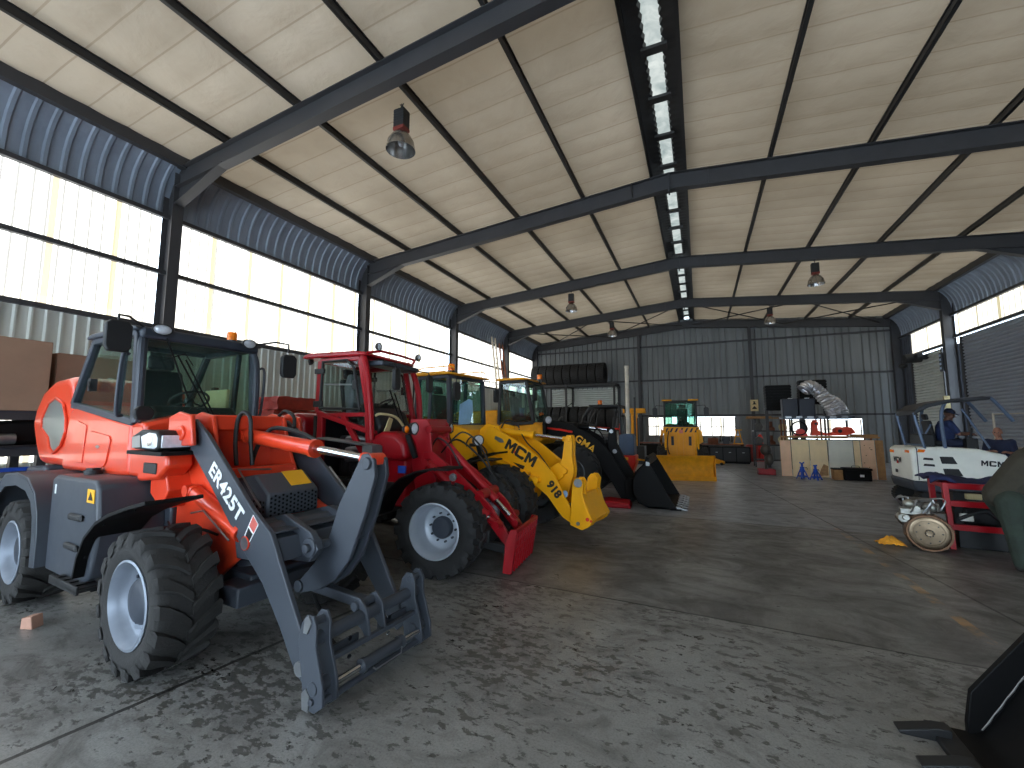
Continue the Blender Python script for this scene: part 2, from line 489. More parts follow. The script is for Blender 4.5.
def sheet_mat(name, rgb, rough=0.55):
    m, nt, out = newmat(name)
    p = N(nt, 'ShaderNodeBsdfPrincipled'); tc = N(nt, 'ShaderNodeTexCoord'); o = tc.outputs['Object']
    mp = N(nt, 'ShaderNodeMapping'); mp.inputs['Scale'].default_value = (1.4, 1.4, 0.12); nt.links.new(o, mp.inputs[0])
    f = noise(nt, mp.outputs[0], 2.0, 5, 0.6)
    c = lin(rgb)
    nt.links.new(ramp(nt, f, [(0.3, mul(c, 0.78)), (0.7, mul(c, 1.15))]), p.inputs['Base Color'])
    p.inputs['Roughness'].default_value = rough; p.inputs['Metallic'].default_value = 0.1
    nt.links.new(p.outputs[0], out.inputs[0]); return m
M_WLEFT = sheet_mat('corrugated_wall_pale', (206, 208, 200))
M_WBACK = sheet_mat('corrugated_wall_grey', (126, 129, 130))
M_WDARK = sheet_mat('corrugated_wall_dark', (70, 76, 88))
M_FASC = sheet_mat('bullnose_fascia_sheet', (140, 150, 164), 0.5)

b = B()
corrugated(b, (XL - 0.02, YF, 0), (0, 1, 0), YB - YF, 2.06, 4.02, (1, 0, 0), 0.2, 0.035, 0.2)
corrugated(b, (XL - 0.02, YF, 0), (0, 1, 0), YB - YF, -0.02, 1.25, (1, 0, 0), 0.2, 0.035, 0.2)
struct(b.done('wall_left', M_WLEFT, smooth=0))
# back wall with openings: roller door (-9.5..-4.75, 0..4.5), low windows
b = B()
hb = lambda x: zraf(x) + 0.42
def backseg(x0, x1, z0, z1): corrugated(b, (x0, YB, 0), (1, 0, 0), x1 - x0, z0, z1, (0, -1, 0), 0.33, 0.09, 0.16)
backseg(XL, -9.5, -0.02, hb); backseg(-9.5, -4.75, 4.36, hb); backseg(-4.75, -3.6, -0.02, hb)
backseg(-3.6, 1.95, 2.46, hb); backseg(-3.6, 1.95, -0.02, 1.3)
backseg(-3.6, -3.0, 1.3, 2.46)
backseg(1.95, 4.5, -0.02, hb); backseg(4.5, 8.0, 2.3, hb); backseg(4.5, 8.0, -0.02, 1.2); backseg(8.0, XR, -0.02, hb)
struct(b.done('wall_back', M_WBACK, smooth=0))
b = B()
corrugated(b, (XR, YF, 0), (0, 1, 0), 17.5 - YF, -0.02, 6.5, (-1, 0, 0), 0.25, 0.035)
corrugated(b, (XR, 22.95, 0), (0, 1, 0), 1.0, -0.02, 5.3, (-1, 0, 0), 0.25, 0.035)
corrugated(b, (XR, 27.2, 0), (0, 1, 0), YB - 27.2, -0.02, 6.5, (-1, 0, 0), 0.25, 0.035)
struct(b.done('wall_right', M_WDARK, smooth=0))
# front wall behind the viewer with two tall open doorways
b = B()
def frontseg(x0, x1, z0, z1): corrugated(b, (x0, YF, 0), (1, 0, 0), x1 - x0, z0, z1, (0, 1, 0), 0.33, 0.05, 0.25)
frontseg(XL, -9.0, -0.02, hb); frontseg(-9.0, -3.0, 5.2, hb); frontseg(-3.0, 1.5, -0.02, hb); frontseg(1.5, 7.5, 5.2, hb); frontseg(7.5, XR, -0.02, hb)
struct(b.done('wall_front', M_WBACK, smooth=0))

# --- translucent wall sheets (daylight behind)
def window_mat(name, s, pitch, over, axis=1, top=(1.0, 0.99, 0.95), warm=(0.90, 0.76, 0.52)):
    m, nt, out = newmat(name)
    e = N(nt, 'ShaderNodeEmission'); tc = N(nt, 'ShaderNodeTexCoord'); o = tc.outputs['Object']
    sp = N(nt, 'ShaderNodeSeparateXYZ'); nt.links.new(o, sp.inputs[0])
    U = sp.outputs[axis]
    nz = noise(nt, o, 0.9, 4)
    def stripe(p_, w, ph=0.0):
        fr = mathn(nt, 'FRACT', mathn(nt, 'MULTIPLY_ADD', U, 1.0 / p_, ph))
        return mathn(nt, 'LESS_THAN', fr, w / p_)
    rib = stripe(pitch, 0.034); lap = stripe(over, 0.10, 0.37)
    c = mixc(nt, mathn(nt, 'MULTIPLY', nz, 0.55), (*top, 1), (0.80, 0.84, 0.80, 1))
    c = mixc(nt, mathn(nt, 'MULTIPLY', rib, 1.0), c, (0.22, 0.22, 0.205, 1))
    c = mixc(nt, mathn(nt, 'MULTIPLY', lap, 0.95), c, (warm[0] * .36, warm[1] * .35, warm[2] * .30, 1))
    # weathered lower edge
    sm = mathn(nt, 'MULTIPLY', mathn(nt, 'LESS_THAN', sp.outputs[2], 4.25), mathn(nt, 'MULTIPLY', nz, 0.4))
    c = mixc(nt, sm, c, (0.8, 0.68, 0.42, 1))
    nt.links.new(c, e.inputs[0]); e.inputs[1].default_value = s
    d = N(nt, 'ShaderNodeBsdfDiffuse'); d.inputs[0].default_value = (0.5, 0.5, 0.48, 1)
    ad = N(nt, 'ShaderNodeAddShader'); nt.links.new(e.outputs[0], ad.inputs[0]); nt.links.new(d.outputs[0], ad.inputs[1])
    nt.links.new(ad.outputs[0], out.inputs[0]); return m
M_WIN = window_mat('translucent_sheet', WIN_S, 0.2, 0.95)
M_WINR = window_mat('translucent_sheet_right', WIN_S * 0.62, 0.3, 1.3, top=(1.0, 0.94, 0.78), warm=(0.7, 0.6, 0.3))
M_WINB = window_mat('obscured_pane', WIN_S * 0.8, 0.9, 1.8, axis=0, top=(0.95, 0.98, 1.0), warm=(0.5, 0.5, 0.5))
wn = 1
for i in range(5):
    y0, y1 = FR[i] + 0.12, FR[i + 1] - 0.12
    b = B(); corrugated(b, (XL - 0.02, y0, 0), (0, 1, 0), y1 - y0, 4.06, 6.56, (1, 0, 0), 0.2, 0.006, 0.2)
    struct(b.done('window_%d' % wn, M_WIN, smooth=0)); wn += 1
for i in range(5):
    y0, y1 = FR[i] + 0.15, FR[i + 1] - 0.15
    b = B(); corrugated(b, (XL - 0.02, y0, 0), (0, 1, 0), y1 - y0, 1.25, 2.06, (1, 0, 0), 0.2, 0.03, 0.2)
    struct(b.done('window_%d' % wn, M_WIN, smooth=0)); wn += 1
for y0, y1, z0, z1 in ((17.5, 23.1, 5.62, 6.52), (23.5, 27.25, 5.42, 6.52)):
    b = B(); corrugated(b, (XR, y0, 0), (0, 1, 0), y1 - y0, z0, z1, (-1, 0, 0), 0.3, 0.03)
    struct(b.done('window_%d' % wn, M_WINR, smooth=0)); wn += 1
def back_window(x0, x1, z0, z1, nx, nz):
    global wn
    w = B(); w.bb(x0, x1, YB + 0.02, YB + 0.04, z0, z1); o = struct(w.done('window_%d' % wn, M_WINB, smooth=0)); wn += 1
    f = B()
    for k in range(nx + 1):
        x = x0 + (x1 - x0) * k / nx; f.bb(x - 0.025, x + 0.025, YB - 0.04, YB + 0.02, z0, z1)
    for k in range(nz + 1):
        z = z0 + (z1 - z0) * k / nz; f.bb(x0, x1, YB - 0.035, YB + 0.02, z - 0.02, z + 0.02)
    f.done('window_frame', M_FRAME, o, smooth=0)
back_window(-3.0, -1.6, 1.3, 2.46, 3, 2); back_window(-0.6, 1.95, 1.3, 2.42, 4, 2)
back_window(4.5, 7.3, 1.25, 2.25, 3, 2); back_window(7.35, 7.95, 1.3, 2.25, 1, 1)

# --- bullnose fascia under both eaves
for nm, xw, sgn in (('trim_1', XL, 1), ('trim_2', XR, -1)):
    b = B(); L = YB - YF; pitch = 0.26; k = int(L / pitch)
    prof = [(0.0, 6.54), (0.02, 6.8), (0.10, 7.05), (0.26, 7.28), (0.48, 7.46), (0.62, 7.54), (0.86, 7.66), (1.02, 7.84)]
    rows = []
    for i in range(k):
        for f, d in ((0.0, 0), (0.6, 0), (0.7, 0.035), (0.9, 0.035)):
            y = YF + (i + f) * pitch
            rows.append([b.bm.verts.new((xw + sgn * (px_ * 0.55 - 0.02 + d), y, z)) for px_, z in prof])
    for A, Q in zip(rows, rows[1:]): 
        for j in range(len(prof) - 1): b._f([A[j], Q[j], Q[j + 1], A[j + 1]])
    struct(b.done(nm, M_FASC, smooth=30))

# --- quilted roof lining (thin translucent sheet) on each slope
def roof_mat():
    m, nt, out = newmat('roof_lining')
    tc = N(nt, 'ShaderNodeTexCoord'); o = tc.outputs['Object']
    sp = N(nt, 'ShaderNodeSeparateXYZ'); nt.links.new(o, sp.inputs[0])
    n1 = noise(nt, o, 0.35, 4, 0.55); n2 = noise(nt, o, 2.5, 6, 0.65, 0.4)
    c = ramp(nt, n1, [(0.3, lin((158, 148, 134))), (0.7, lin((186, 176, 162)))])
    c = mixc(nt, mathn(nt, 'MULTIPLY', ramp(nt, n2, [(0.55, (0, 0, 0)), (0.8, (1, 1, 1))]), 0.3), c, lin((150, 136, 122)))
    fr = mathn(nt, 'FRACT', mathn(nt, 'MULTIPLY', mathn(nt, 'SUBTRACT', sp.outputs[1], YF), 1 / 0.6))
    seam = mathn(nt, 'MAXIMUM', mathn(nt, 'LESS_THAN', fr, 0.03), mathn(nt, 'GREATER_THAN', fr, 0.985))
    c = mixc(nt, mathn(nt, 'MULTIPLY', seam, 0.45), c, lin((130, 116, 98)))
    d = N(nt, 'ShaderNodeBsdfDiffuse'); nt.links.new(c, d.inputs[0])
    t = N(nt, 'ShaderNodeBsdfTranslucent'); nt.links.new(mixc(nt, 1.0, c, (1.0, 0.80, 0.60, 1), 'MULTIPLY'), t.inputs[0])
    b_ = N(nt, 'ShaderNodeBump'); b_.inputs['Strength'].default_value = 0.5; b_.inputs['Distance'].default_value = 0.05
    nt.links.new(noise(nt, o, 1.6, 4, 0.6, 0.5), b_.inputs['Height']); nt.links.new(b_.outputs[0], d.inputs['Normal'])
    mx = N(nt, 'ShaderNodeMixShader'); mx.inputs[0].default_value = ROOF_T
    nt.links.new(d.outputs[0], mx.inputs[1]); nt.links.new(t.outputs[0], mx.inputs[2]); nt.links.new(mx.outputs[0], out.inputs[0])
    return m
M_ROOF = roof_mat()
PUR_L = [-10.45, -8.85, -6.80, -4.80, -2.78, -0.92]
PUR_R = [-0.09, 1.79, 3.73, 5.73, 7.75, 9.46]
def zlin(x): return zraf(x) + 0.21 + 0.17
b = B()
ny = int((YB - YF) / 0.1)
def slope(xs):
    cols = []
    fine = []
    for a_, c_ in zip(xs, xs[1:]):
        for k in range(6): fine.append((a_ + (c_ - a_) * k / 6, k / 6))
    fine.append((xs[-1], 0))
    rng = random.Random(3)
    tw = [rng.uniform(-.012, .012) for _ in range(4000)]
    for x, f in fine:
        col = []
        for j in range(ny + 1):
            y = YF + j * 0.1; ph = ((y - YF) / 0.6) % 1.0; cell = int((y - YF) / 0.6)
            sag = 0.028 * math.sin(PI * ph) * (0.35 + 0.65 * math.sin(PI * f)) + tw[(cell * 7 + int(x * 3)) % 4000] * math.sin(PI * f)
            col.append(b.bm.verts.new((x, y, zlin(x) - sag)))
        cols.append(col)
    for A, Q in zip(cols, cols[1:]):
        for j in range(ny): b._f([A[j], Q[j], Q[j + 1], A[j + 1]])
slope([-11.1] + PUR_L); slope(PUR_R + [10.1])
struct(b.done('ceiling', M_ROOF, smooth=60))

# --- ridge: translucent strip between two purlins with dark cross laps
m, nt, out = newmat('ridge_sheet')
e = N(nt, 'ShaderNodeEmission'); tc = N(nt, 'ShaderNodeTexCoord')
c = ramp(nt, noise(nt, tc.outputs['Object'], 2.5, 5, 0.6, 0.6), [(0.3, lin((150, 166, 166))), (0.7, lin((225, 232, 228)))])
nt.links.new(c, e.inputs[0]); e.inputs[1].default_value = 0.42; nt.links.new(e.outputs[0], out.inputs[0])
b = B(); zr = zlin(XM) + 0.12
k = int((YB - YF) / 0.1); rows = []
for j in range(k + 1):
    y = YF + j * 0.1; rows.append([b.bm.verts.new((XM + dx, y, zr + dz + 0.015 * ((j % 2) * 2 - 1))) for dx, dz in ((-0.2, 0), (-0.1, 0.03), (0, 0.04), (0.1, 0.03), (0.2, 0))])
for A, Q in zip(rows, rows[1:]):
    for j in range(4): b._f([A[j], Q[j], Q[j + 1], A[j + 1]])
struct(b.done('window_%d' % wn, m, smooth=0)); wn += 1
b = B()
for s in (-1, 1):
    rows = []
    for j in range(k + 1):
        y = YF + j * 0.1; w = 0.025 * ((j % 2) * 2 - 1)
        rows.append([b.bm.verts.new((XM + s * x, y, z)) for x, z in ((0.40, zlin(XM) - 0.02), (0.16 + w, zlin(XM) + 0.02), (0.15 + w, zr + 0.03), (0.46, zr + 0.03))])
    for A, Q in zip(rows, rows[1:]):
        for j in range(3): b._f([A[j], Q[j], Q[j + 1], A[j + 1]])
y = YF + 0.9
while y < YB:
    b.bb(XM - 0.22, XM + 0.22, y - 0.08, y + 0.08, zlin(XM) - 0.06, zlin(XM)); y += 1.25
struct(b.done('trim_3', M_FRAME2, smooth=0))

# --- steel: columns, tapered rafters with haunches, purlins, girts, bracing
def ibeam(b, p, q, d, w, t=0.016, up=(0, 0, 1)):
    p = Vector(p); q = Vector(q); x = (q - p).normalized(); u = Vector(up); s = u.cross(x).normalized(); z = x.cross(s)
    b.bar(p, q, t, d, z); b.bar(p + z * (d / 2), q + z * (d / 2), w, t * 1.2, z); b.bar(p - z * (d / 2), q - z * (d / 2), w, t * 1.2, z)
tn = 4
for i, y in enumerate(FR):
    b = B()
    yy = y - (0.16 if i == 5 else 0)
    for xw, s in ((XL, 1), (XR, -1)):
        xc = xw + s * 0.2
        ibeam(b, (xc, yy, 0), (xc, yy, 7.5), 0.36, 0.22, up=(1, 0, 0))
        ibeam(b, (xc + s * 0.1, yy, EAVE), (XM, yy, RIDGE), 0.42, 0.2)
        # haunch
        p0 = (xc + s * 0.16, EAVE - 0.2); p1 = (xc + s * 1.75, zraf(xc + s * 1.75) - 0.2); p2 = (xc + s * 0.16, EAVE - 0.62)
        if i < 5:
            b.prism([p0, p1, p2], yy - 0.012, yy + 0.012, 'y'); b.bar((p2[0], yy, p2[1]), (p1[0], yy, p1[1]), 0.2, 0.02)
        b.bb(xc - 0.2, xc + 0.2, yy - 0.2, yy + 0.2, 0, 0.03)
    b.bb(XM - 0.02, XM + 0.02, yy - 0.1, yy + 0.1, RIDGE - 0.3, RIDGE + 0.22)
    b.bb(XM - 0.95, XM - 0.93, yy - 0.1, yy + 0.1, zraf(XM - .94) - 0.22, zraf(XM - .94) + 0.22); b.bb(XM + 0.93, XM + 0.95, yy - 0.1, yy + 0.1, zraf(XM - .94) - 0.22, zraf(XM - .94) + 0.22)
    struct(b.done('portal_beam', M_FRAME, smooth=0))
for x in PUR_L + PUR_R:
    b = B(); z = zraf(x) + 0.21 + 0.085; s = 1 if x < XM else -1
    b.bb(x - 0.008, x + 0.008, YF, YB, z - 0.085, z + 0.075)
    b.bb(x - 0.035, x + 0.035, YF, YB, z - 0.085, z - 0.072); b.bb(x - 0.035, x + 0.035, YF, YB, z + 0.062, z + 0.075)
    b.bb(x + s * 0.027, x + s * 0.035, YF, YB, z - 0.085, z - 0.05)
    struct(b.done('roof_beam', M_FRAME2, smooth=0))
def girt(name, p, q, w=0.07, h=0.13, m=M_FRAME):
    b = B(); b.bar(p, q, w, h); struct(b.done(name, m, smooth=0))
for z in (4.04, 5.27, 6.55): girt('wall_beam', (XL + 0.08, YF, z), (XL + 0.08, YB, z), 0.1, 0.09)
girt('wall_beam', (XL + 0.55, YF, 7.72), (XL + 0.55, YB, 7.72), 0.14, 0.26)
girt('wall_beam', (XR - 0.55, YF, 7.72), (XR - 0.55, YB, 7.72), 0.14, 0.26)
girt('wall_beam', (XR - 0.08, YF, 6.53), (XR - 0.08, YB, 6.53), 0.1, 0.1)
girt('wall_beam', (XR - 0.08, 17.4, 5.6), (XR - 0.08, 23.2, 5.6), 0.1, 0.12); girt('wall_beam', (XR - 0.08, 23.4, 5.4), (XR - 0.08, 27.3, 5.4), 0.1, 0.12)
for z in (2.55, 4.8, 7.0): girt('wall_beam', (XL if z > 4.6 else -4.7, YB - 0.1, z), (XR, YB - 0.1, z), 0.08, 0.1)
for x in (-3.45, 2.9):
    b = B(); ibeam(b, (x, YB - 0.18, 0), (x, YB - 0.18, zraf(x) - 0.1), 0.24, 0.16, up=(0, 1, 0)); struct(b.done('wind_column', M_FRAME, smooth=0))
# roof bracing in the last bay
for x0, x1 in ((-9.6, -5.2), (-5.2, -0.8), (-0.2, 4.6), (4.6, 9.0)):
    b = B()
    for a_, c_ in ((x0, x1), (x1, x0)):
        b.tube([(a_, 23.4, zraf(a_) - 0.05), (c_, 28.3, zraf(c_) - 0.05)], 0.03, 6)
    struct(b.done('brace_beam', M_FRAME2, smooth=30))

# --- roller shutter doors
def shutter(name, p, u, W, H, nrm, m, slat=0.09):
    b = B(); p = Vector(p); u = Vector(u); n = Vector(nrm); k = int(H / slat); rows = []
    for i in range(k + 1):
        for f, d in ((0.0, 0.0), (0.30, 0.05), (0.55, 0.05), (0.95, 0.0)):
            z = (i + f) * slat
            if z > H: break
            rows.append([b.bm.verts.new(p + n * d + Vector((0, 0, z))), b.bm.verts.new(p + u * W + n * d + Vector((0, 0, z)))])
    for A, Q in zip(rows, rows[1:]): b._f([A[0], A[1], Q[1], Q[0]])
    o = struct(b.done(name, m, smooth=0))
    f = B()
    for s in (0, W): f.bar(p + u * s + n * 0.04, p + u * s + n * 0.04 + Vector((0, 0, H)), 0.1, 0.09, n)
    f.done('guide_rail', M_FRAME, o, smooth=0)
    return o
M_SHUT = mat('shutter_slats', (150, 156, 166), 0.5, 0.2, 0.08, 2)
M_SHUTD = mat('shutter_slats_dark', (96, 100, 108), 0.5, 0.2, 0.08, 2)
M_SHUTP = mat('shutter_slats_pale', (202, 206, 202), 0.5, 0.1, 0.08, 2)
shutter('door_1', (XR - 0.05, 17.7, 0), (0, 1, 0), 5.0, 5.5, (-1, 0, 0), M_SHUT, 0.13)
shutter('door_2', (XR - 0.05, 24.2, 0), (0, 1, 0), 2.9, 5.3, (-1, 0, 0), M_SHUTP, 0.13)
shutter('door_3', (-9.5, YB - 0.03, 0), (1, 0, 0), 4.75, 4.5, (0, -1, 0), M_SHUTP, 0.14)

# --- high bay lamps hung under the rafters
def lamp(x, y, label, drop=0.0, s=1.0):
    z = zraf(x) - 0.22
    t = thing('high_bay_lamp', label, 'lamp', (x, y, z), 0, 'high bay lamps under the rafters')
    b = B(); b.cyl((0, 0, 0.0), (0, 0, -0.16 - drop), 0.012, seg=8); b.tube([(-0.04, 0, 0), (0, 0, -0.08), (0.04, 0, 0)], 0.008, 6); b.done('hanger', M_FRAME2, t)
    zz = -0.14 - drop
    b = B(); b.bb(-0.11, 0.11, -0.09, 0.09, zz - 0.34, zz); [b.bb(-0.115, 0.115, -0.095, 0.095, zz - 0.05 - i * 0.05, zz - 0.035 - i * 0.05) for i in range(5)]
    b.done('ballast_housing', M_SATIN, t, bevel=0.01)
    b = B(); b.bb(-0.115, 0.115, -0.092, 0.092, zz - 0.39, zz - 0.33); b.done('mounting_collar', mat('rust_red_paint', (120, 44, 34), 0.6), t, bevel=0.005)
    zb = zz - 0.39
    b = B(); prof = [(0.05, 0), (0.10, -0.03), (0.17, -0.10), (0.23, -0.20), (0.25, -0.32), (0.26, -0.36), (0.255, -0.36), (0.25, -0.32), (0.22, -0.20), (0.16, -0.11), (0.09, -0.045), (0.0, -0.02)]
    b.lathe(prof, (0, 0, zb), (0, 0, 1), 28); b.done('reflector', mat('spun_aluminium', (168, 166, 164), 0.25, 0.9, 0.1, 4), t)
    b = B(); b.cyl((0, 0, zb - 0.03), (0, 0, zb - 0.10), 0.03, seg=12); b.ball((0, 0, zb - 0.19), (0.055, 0.055, 0.10)); b.done('bulb', M_LENS, t)
lamp(-4.70, 5.75, 'large bell-shaped high bay lamp nearest the viewer, under the biggest rafter')
lamp(-4.83, 17.31, 'small high bay lamp left of the ridge, under the third rafter from the front')
lamp(-4.22, 23.31, 'farthest high bay lamp on the left, before the back wall')
lamp(3.87, 17.31, 'high bay lamp right of the ridge, nearer of the two on that side')
lamp(3.29, 23.31, 'high bay lamp right of the ridge, farther of the two on that side')
# ------------------------------------------------------------------ shared machine pieces
_TYRE = {}
def tyre_builder(Rr, W, rim, lugs=20, style='chevron', depth=0.035):
    b = B(); h = W / 2; r0 = Rr - depth
    prof = [(rim * 0.98, -h * 0.78), (rim * 1.04, -h * 0.9), (rim + (r0 - rim) * 0.45, -h * 1.0), (rim + (r0 - rim) * 0.8, -h * 0.98), (r0 - 0.012, -h * 0.88), (r0, -h * 0.6),
            (r0 + 0.006, 0), (r0, h * 0.6), (r0 - 0.012, h * 0.88), (rim + (r0 - rim) * 0.8, h * 0.98), (rim + (r0 - rim) * 0.45, h * 1.0), (rim * 1.04, h * 0.9), (rim * 0.98, h * 0.78)]
    b.lathe(prof, (0, 0, 0), (0, 1, 0), 56)
    def P(th, y, r): return (r * math.cos(th), y, r * math.sin(th))
    dth = 2 * PI / lugs
    for s in (-1, 1):
        for k in range(lugs):
            t0 = k * dth + (dth / 2 if s > 0 else 0)
            if style == 'chevron':
                stations = [(0.0, 0.0, 0.20, 1.0), (0.35, 0.45, 0.22, 1.0), (0.72, 0.75, 0.27, 1.0), (0.97, 0.86, 0.30, 0.985), (1.04, 0.88, 0.26, 0.90)]
            elif style == 'block':
                stations = [(0.03, 0.0, 0.30, 1.0), (0.40, 0.10, 0.34, 1.0), (0.50, 0.35, 0.34, 1.0), (0.95, 0.42, 0.36, 0.985), (1.04, 0.44, 0.30, 0.86)]
            else:
                stations = [(0.02, 0.0, 0.36, 1.0), (0.5, 0.5, 0.36, 1.0), (0.9, 0.9, 0.4, 0.99), (1.02, 0.95, 0.36, 0.93)]
            rings = []
            for yf, sh, wd, rf in stations:
                c = t0 + sh * dth * 0.9; w = wd * dth; y = s * yf * h
                top = Rr * rf; bot = r0 - 0.02 if rf > 0.95 else Rr * rf - 0.05
                rings.append([b.bm.verts.new(P(c - w, y, bot)), b.bm.verts.new(P(c - w * 0.78, y, top)), b.bm.verts.new(P(c + w * 0.78, y, top)), b.bm.verts.new(P(c + w, y, bot))])
            for A, Q in zip(rings, rings[1:]): b.bridge(A, Q)
            b._f(rings[0]); b._f(rings[-1][::-1])
    return b

def rim_builder(rim, W, dish=0.5, cone=False):
    b = B(); h = W / 2
    yo = -h * 0.86
    d = yo + W * dish
    prof = [(rim * 1.03, yo - 0.004), (rim * 1.05, yo - 0.02), (rim * 1.0, yo - 0.026), (rim * 0.97, yo - 0.01), (rim * 0.90, yo + 0.03), (rim * 0.87, yo + 0.08), (rim * 0.84, d - 0.03), (rim * 0.78, d)]
    prof += [(rim * 0.52, d - (0.05 if cone else -0.01)), (rim * 0.30, d - (0.06 if cone else 0.0)), (0.0, d - (0.06 if cone else 0.0))]
    b.lathe(prof, (0, 0, 0), (0, 1, 0), 44)
    return b, d

def wheel(parent, pos, Rr, W, rim, mt, mr, mh, style='chevron', lugs=20, out=-1, dish=0.5, spin=0.3, cone=False, key=None, hub_r=0.32):
    """one wheel: tyre, rim, hub; out=-1 faces -y"""
    w = empty('wheel', parent, pos, (0, 0, 0 if out < 0 else PI))
    k = key or (Rr, W, rim, style)
    if k not in _TYRE:
        t = tyre_builder(Rr, W, rim, lugs, style).done('tyre', mt, w, smooth=40)
        rb, d = rim_builder(rim, W, dish, cone)
        r_ = rb.done('rim', mr, w, smooth=50)
        b = B(); dd = d - (0.06 if cone else 0.0)
        b.lathe([(rim * hub_r, dd + 0.01), (rim * hub_r, dd - 0.05), (rim * hub_r * 0.86, dd - 0.075), (rim * hub_r * 0.5, dd - 0.085), (0, dd - 0.085)], (0, 0, 0), (0, 1, 0), 24)
        for i in range(10):
            a = 2 * PI * i / 10; x, z = rim * (hub_r + 0.12) * math.cos(a), rim * (hub_r + 0.12) * math.sin(a)
            b.cyl((x, dd + 0.01, z), (x, dd - 0.03, z), 0.014, seg=6)
        hb_ = b.done('hub', mh, w, smooth=40)
        _TYRE[k] = (t, r_, hb_)
        objs = (t, r_, hb_)
    else:
        objs = tuple(link_copy(o, n, w) for o, n in zip(_TYRE[k], ('tyre', 'rim', 'hub')))
    for o in objs: o.rotation_euler = (0, spin, 0)
    return w

def hyd(parent, name, p, q, r, frac, m, mrod=None, rod=None, knuckle=None):
    """hydraulic cylinder: barrel with a chrome rod as its child"""
    p = Vector(p); q = Vector(q); d = (q - p); c = p + d * frac; u = d.normalized()
    b = B(); b.cyl(p + u * 0.04, c, r, seg=18); b.cyl(c - u * 0.05, c, r * 1.18, seg=18); b.cyl(p + u * 0.03, p + u * 0.07, r * 1.1, seg=18)
    s = Vector((0, 1, 0))
    b.cyl(p - s * r * 1.15, p + s * r * 1.15, r * 0.8, seg=14)
    o = b.done(name, m, parent)
    b = B(); b.cyl(c - u * 0.01, q - u * 0.03, rod or r * 0.55, seg=14); b.done('rod', mrod or M_CHROME, o)
    b = B(); b.cyl(q - s * r * 1.05, q + s * r * 1.05, r * 0.85, seg=14); b.cyl(q - u * 0.13, q - u * 0.02, r * 0.72, seg=14); b.done('rod_eye', knuckle or m, o)
    return o

def hose(parent, pts, r=0.012, m=None, name='hose'):
    b = B(); b.tube(pts, r, 8, smooth=6); return b.done(name, m or M_HOSE, parent)

def arc(cx, cz, r, a0, a1, n):
    return [(cx + r * math.cos(R(a0 + (a1 - a0) * i / n)), cz + r * math.sin(R(a0 + (a1 - a0) * i / n))) for i in range(n + 1)]

def seat(parent, x, y, z, m=None, face=1, s=1.0, cover=None):
    b = B(); b.box((x, y, z + 0.06 * s), (0.46 * s, 0.46 * s, 0.13 * s)); b.box((x, y, z - 0.10 * s), (0.3 * s, 0.3 * s, 0.2 * s))
    o = b.done('seat', m or M_SEAT, parent, bevel=0.03, seg=3)
    b = B(); M = Matrix.Rotation(-face * 0.14, 3, 'Y'); b.box((x - face * 0.24 * s, y, z + 0.40 * s), (0.11 * s, 0.44 * s, 0.6 * s), M)
    b.done('backrest', cover or m or M_SEAT, o, bevel=0.04, seg=3)
    b = B(); b.box((x - face * 0.30 * s, y, z + 0.80 * s), (0.08 * s, 0.27 * s, 0.17 * s), M); b.done('headrest', m or M_SEAT, o, bevel=0.03, seg=3)
    return o

def steering(parent, x, y, z, face=1, r=0.19):
    ax = Vector((-face * 0.55, 0, 0.83)).normalized(); c = Vector((x, y, z))
    a = Vector((0, 1, 0)); bb = ax.cross(a)
    b = B()
    ring = [c + a * (r * math.cos(2 * PI * i / 28)) + bb * (r * math.sin(2 * PI * i / 28)) for i in range(29)]
    b.tube(ring, 0.014, 8, cap=False); b.cyl(c - ax * 0.03, c + ax * 0.02, 0.05, seg=14)
    for k in range(3):
        t = 2 * PI * k / 3 + 0.5; b.tube([c, c + a * (r * math.cos(t)) + bb * (r * math.sin(t))], 0.010, 6)
    o = b.done('steering_wheel', M_SATIN, parent)
    b = B(); b.tube([c - ax * 0.03, c - ax * 0.30, (x + face * 0.22, y, z - 0.6)], 0.035, 10); b.done('steering_column', M_SATIN, o)
    return o

def beacon(parent, x, y, z, s=1.0, m=None):
    b = B(); b.cyl((x, y, z), (x, y, z + 0.03 * s), 0.055 * s, seg=16)
    o = b.done('beacon', M_SATIN, parent)
    b = B(); b.lathe([(0.05 * s, 0.03 * s), (0.052 * s, 0.10 * s), (0.045 * s, 0.125 * s), (0, 0.13 * s)], (x, y, z), (0, 0, 1), 16); b.done('amber_dome', m or M_AMBER, o)
    return o

def lamp_unit(parent, name, c, d, r, depth=0.07, oval=1.0, mh=None, ml=None):
    """round or oval lamp facing direction d"""
    c = Vector(c); d = Vector(d).normalized()
    up = Vector((0, 0, 1)); s = up.cross(d).normalized(); u = d.cross(s); M = Matrix((s, u, d)).transposed()
    def ringv(b, rr, h): return [b.bm.verts.new(c + M @ Vector((rr * oval * math.cos(2 * PI * i / 20), rr * math.sin(2 * PI * i / 20), h))) for i in range(20)]
    b = B(); rs = [ringv(b, r * 0.6, -depth), ringv(b, r * 0.95, -depth * 0.6), ringv(b, r * 1.05, 0), ringv(b, r * 0.94, 0.006), ringv(b, r * 0.92, -0.012)]
    for A, Q in zip(rs, rs[1:]): b.bridge(A, Q)
    b._f(rs[0][::-1]); o = b.done(name, mh or M_SATIN, parent)
    b = B(); rs = [ringv(b, r * 0.93, -0.012), ringv(b, r * 0.7, 0.004), ringv(b, r * 0.35, 0.012)]
    for A, Q in zip(rs, rs[1:]): b.bridge(A, Q)
    b._f(rs[-1]); b.done('lens', ml or M_LENS, o)
    return o

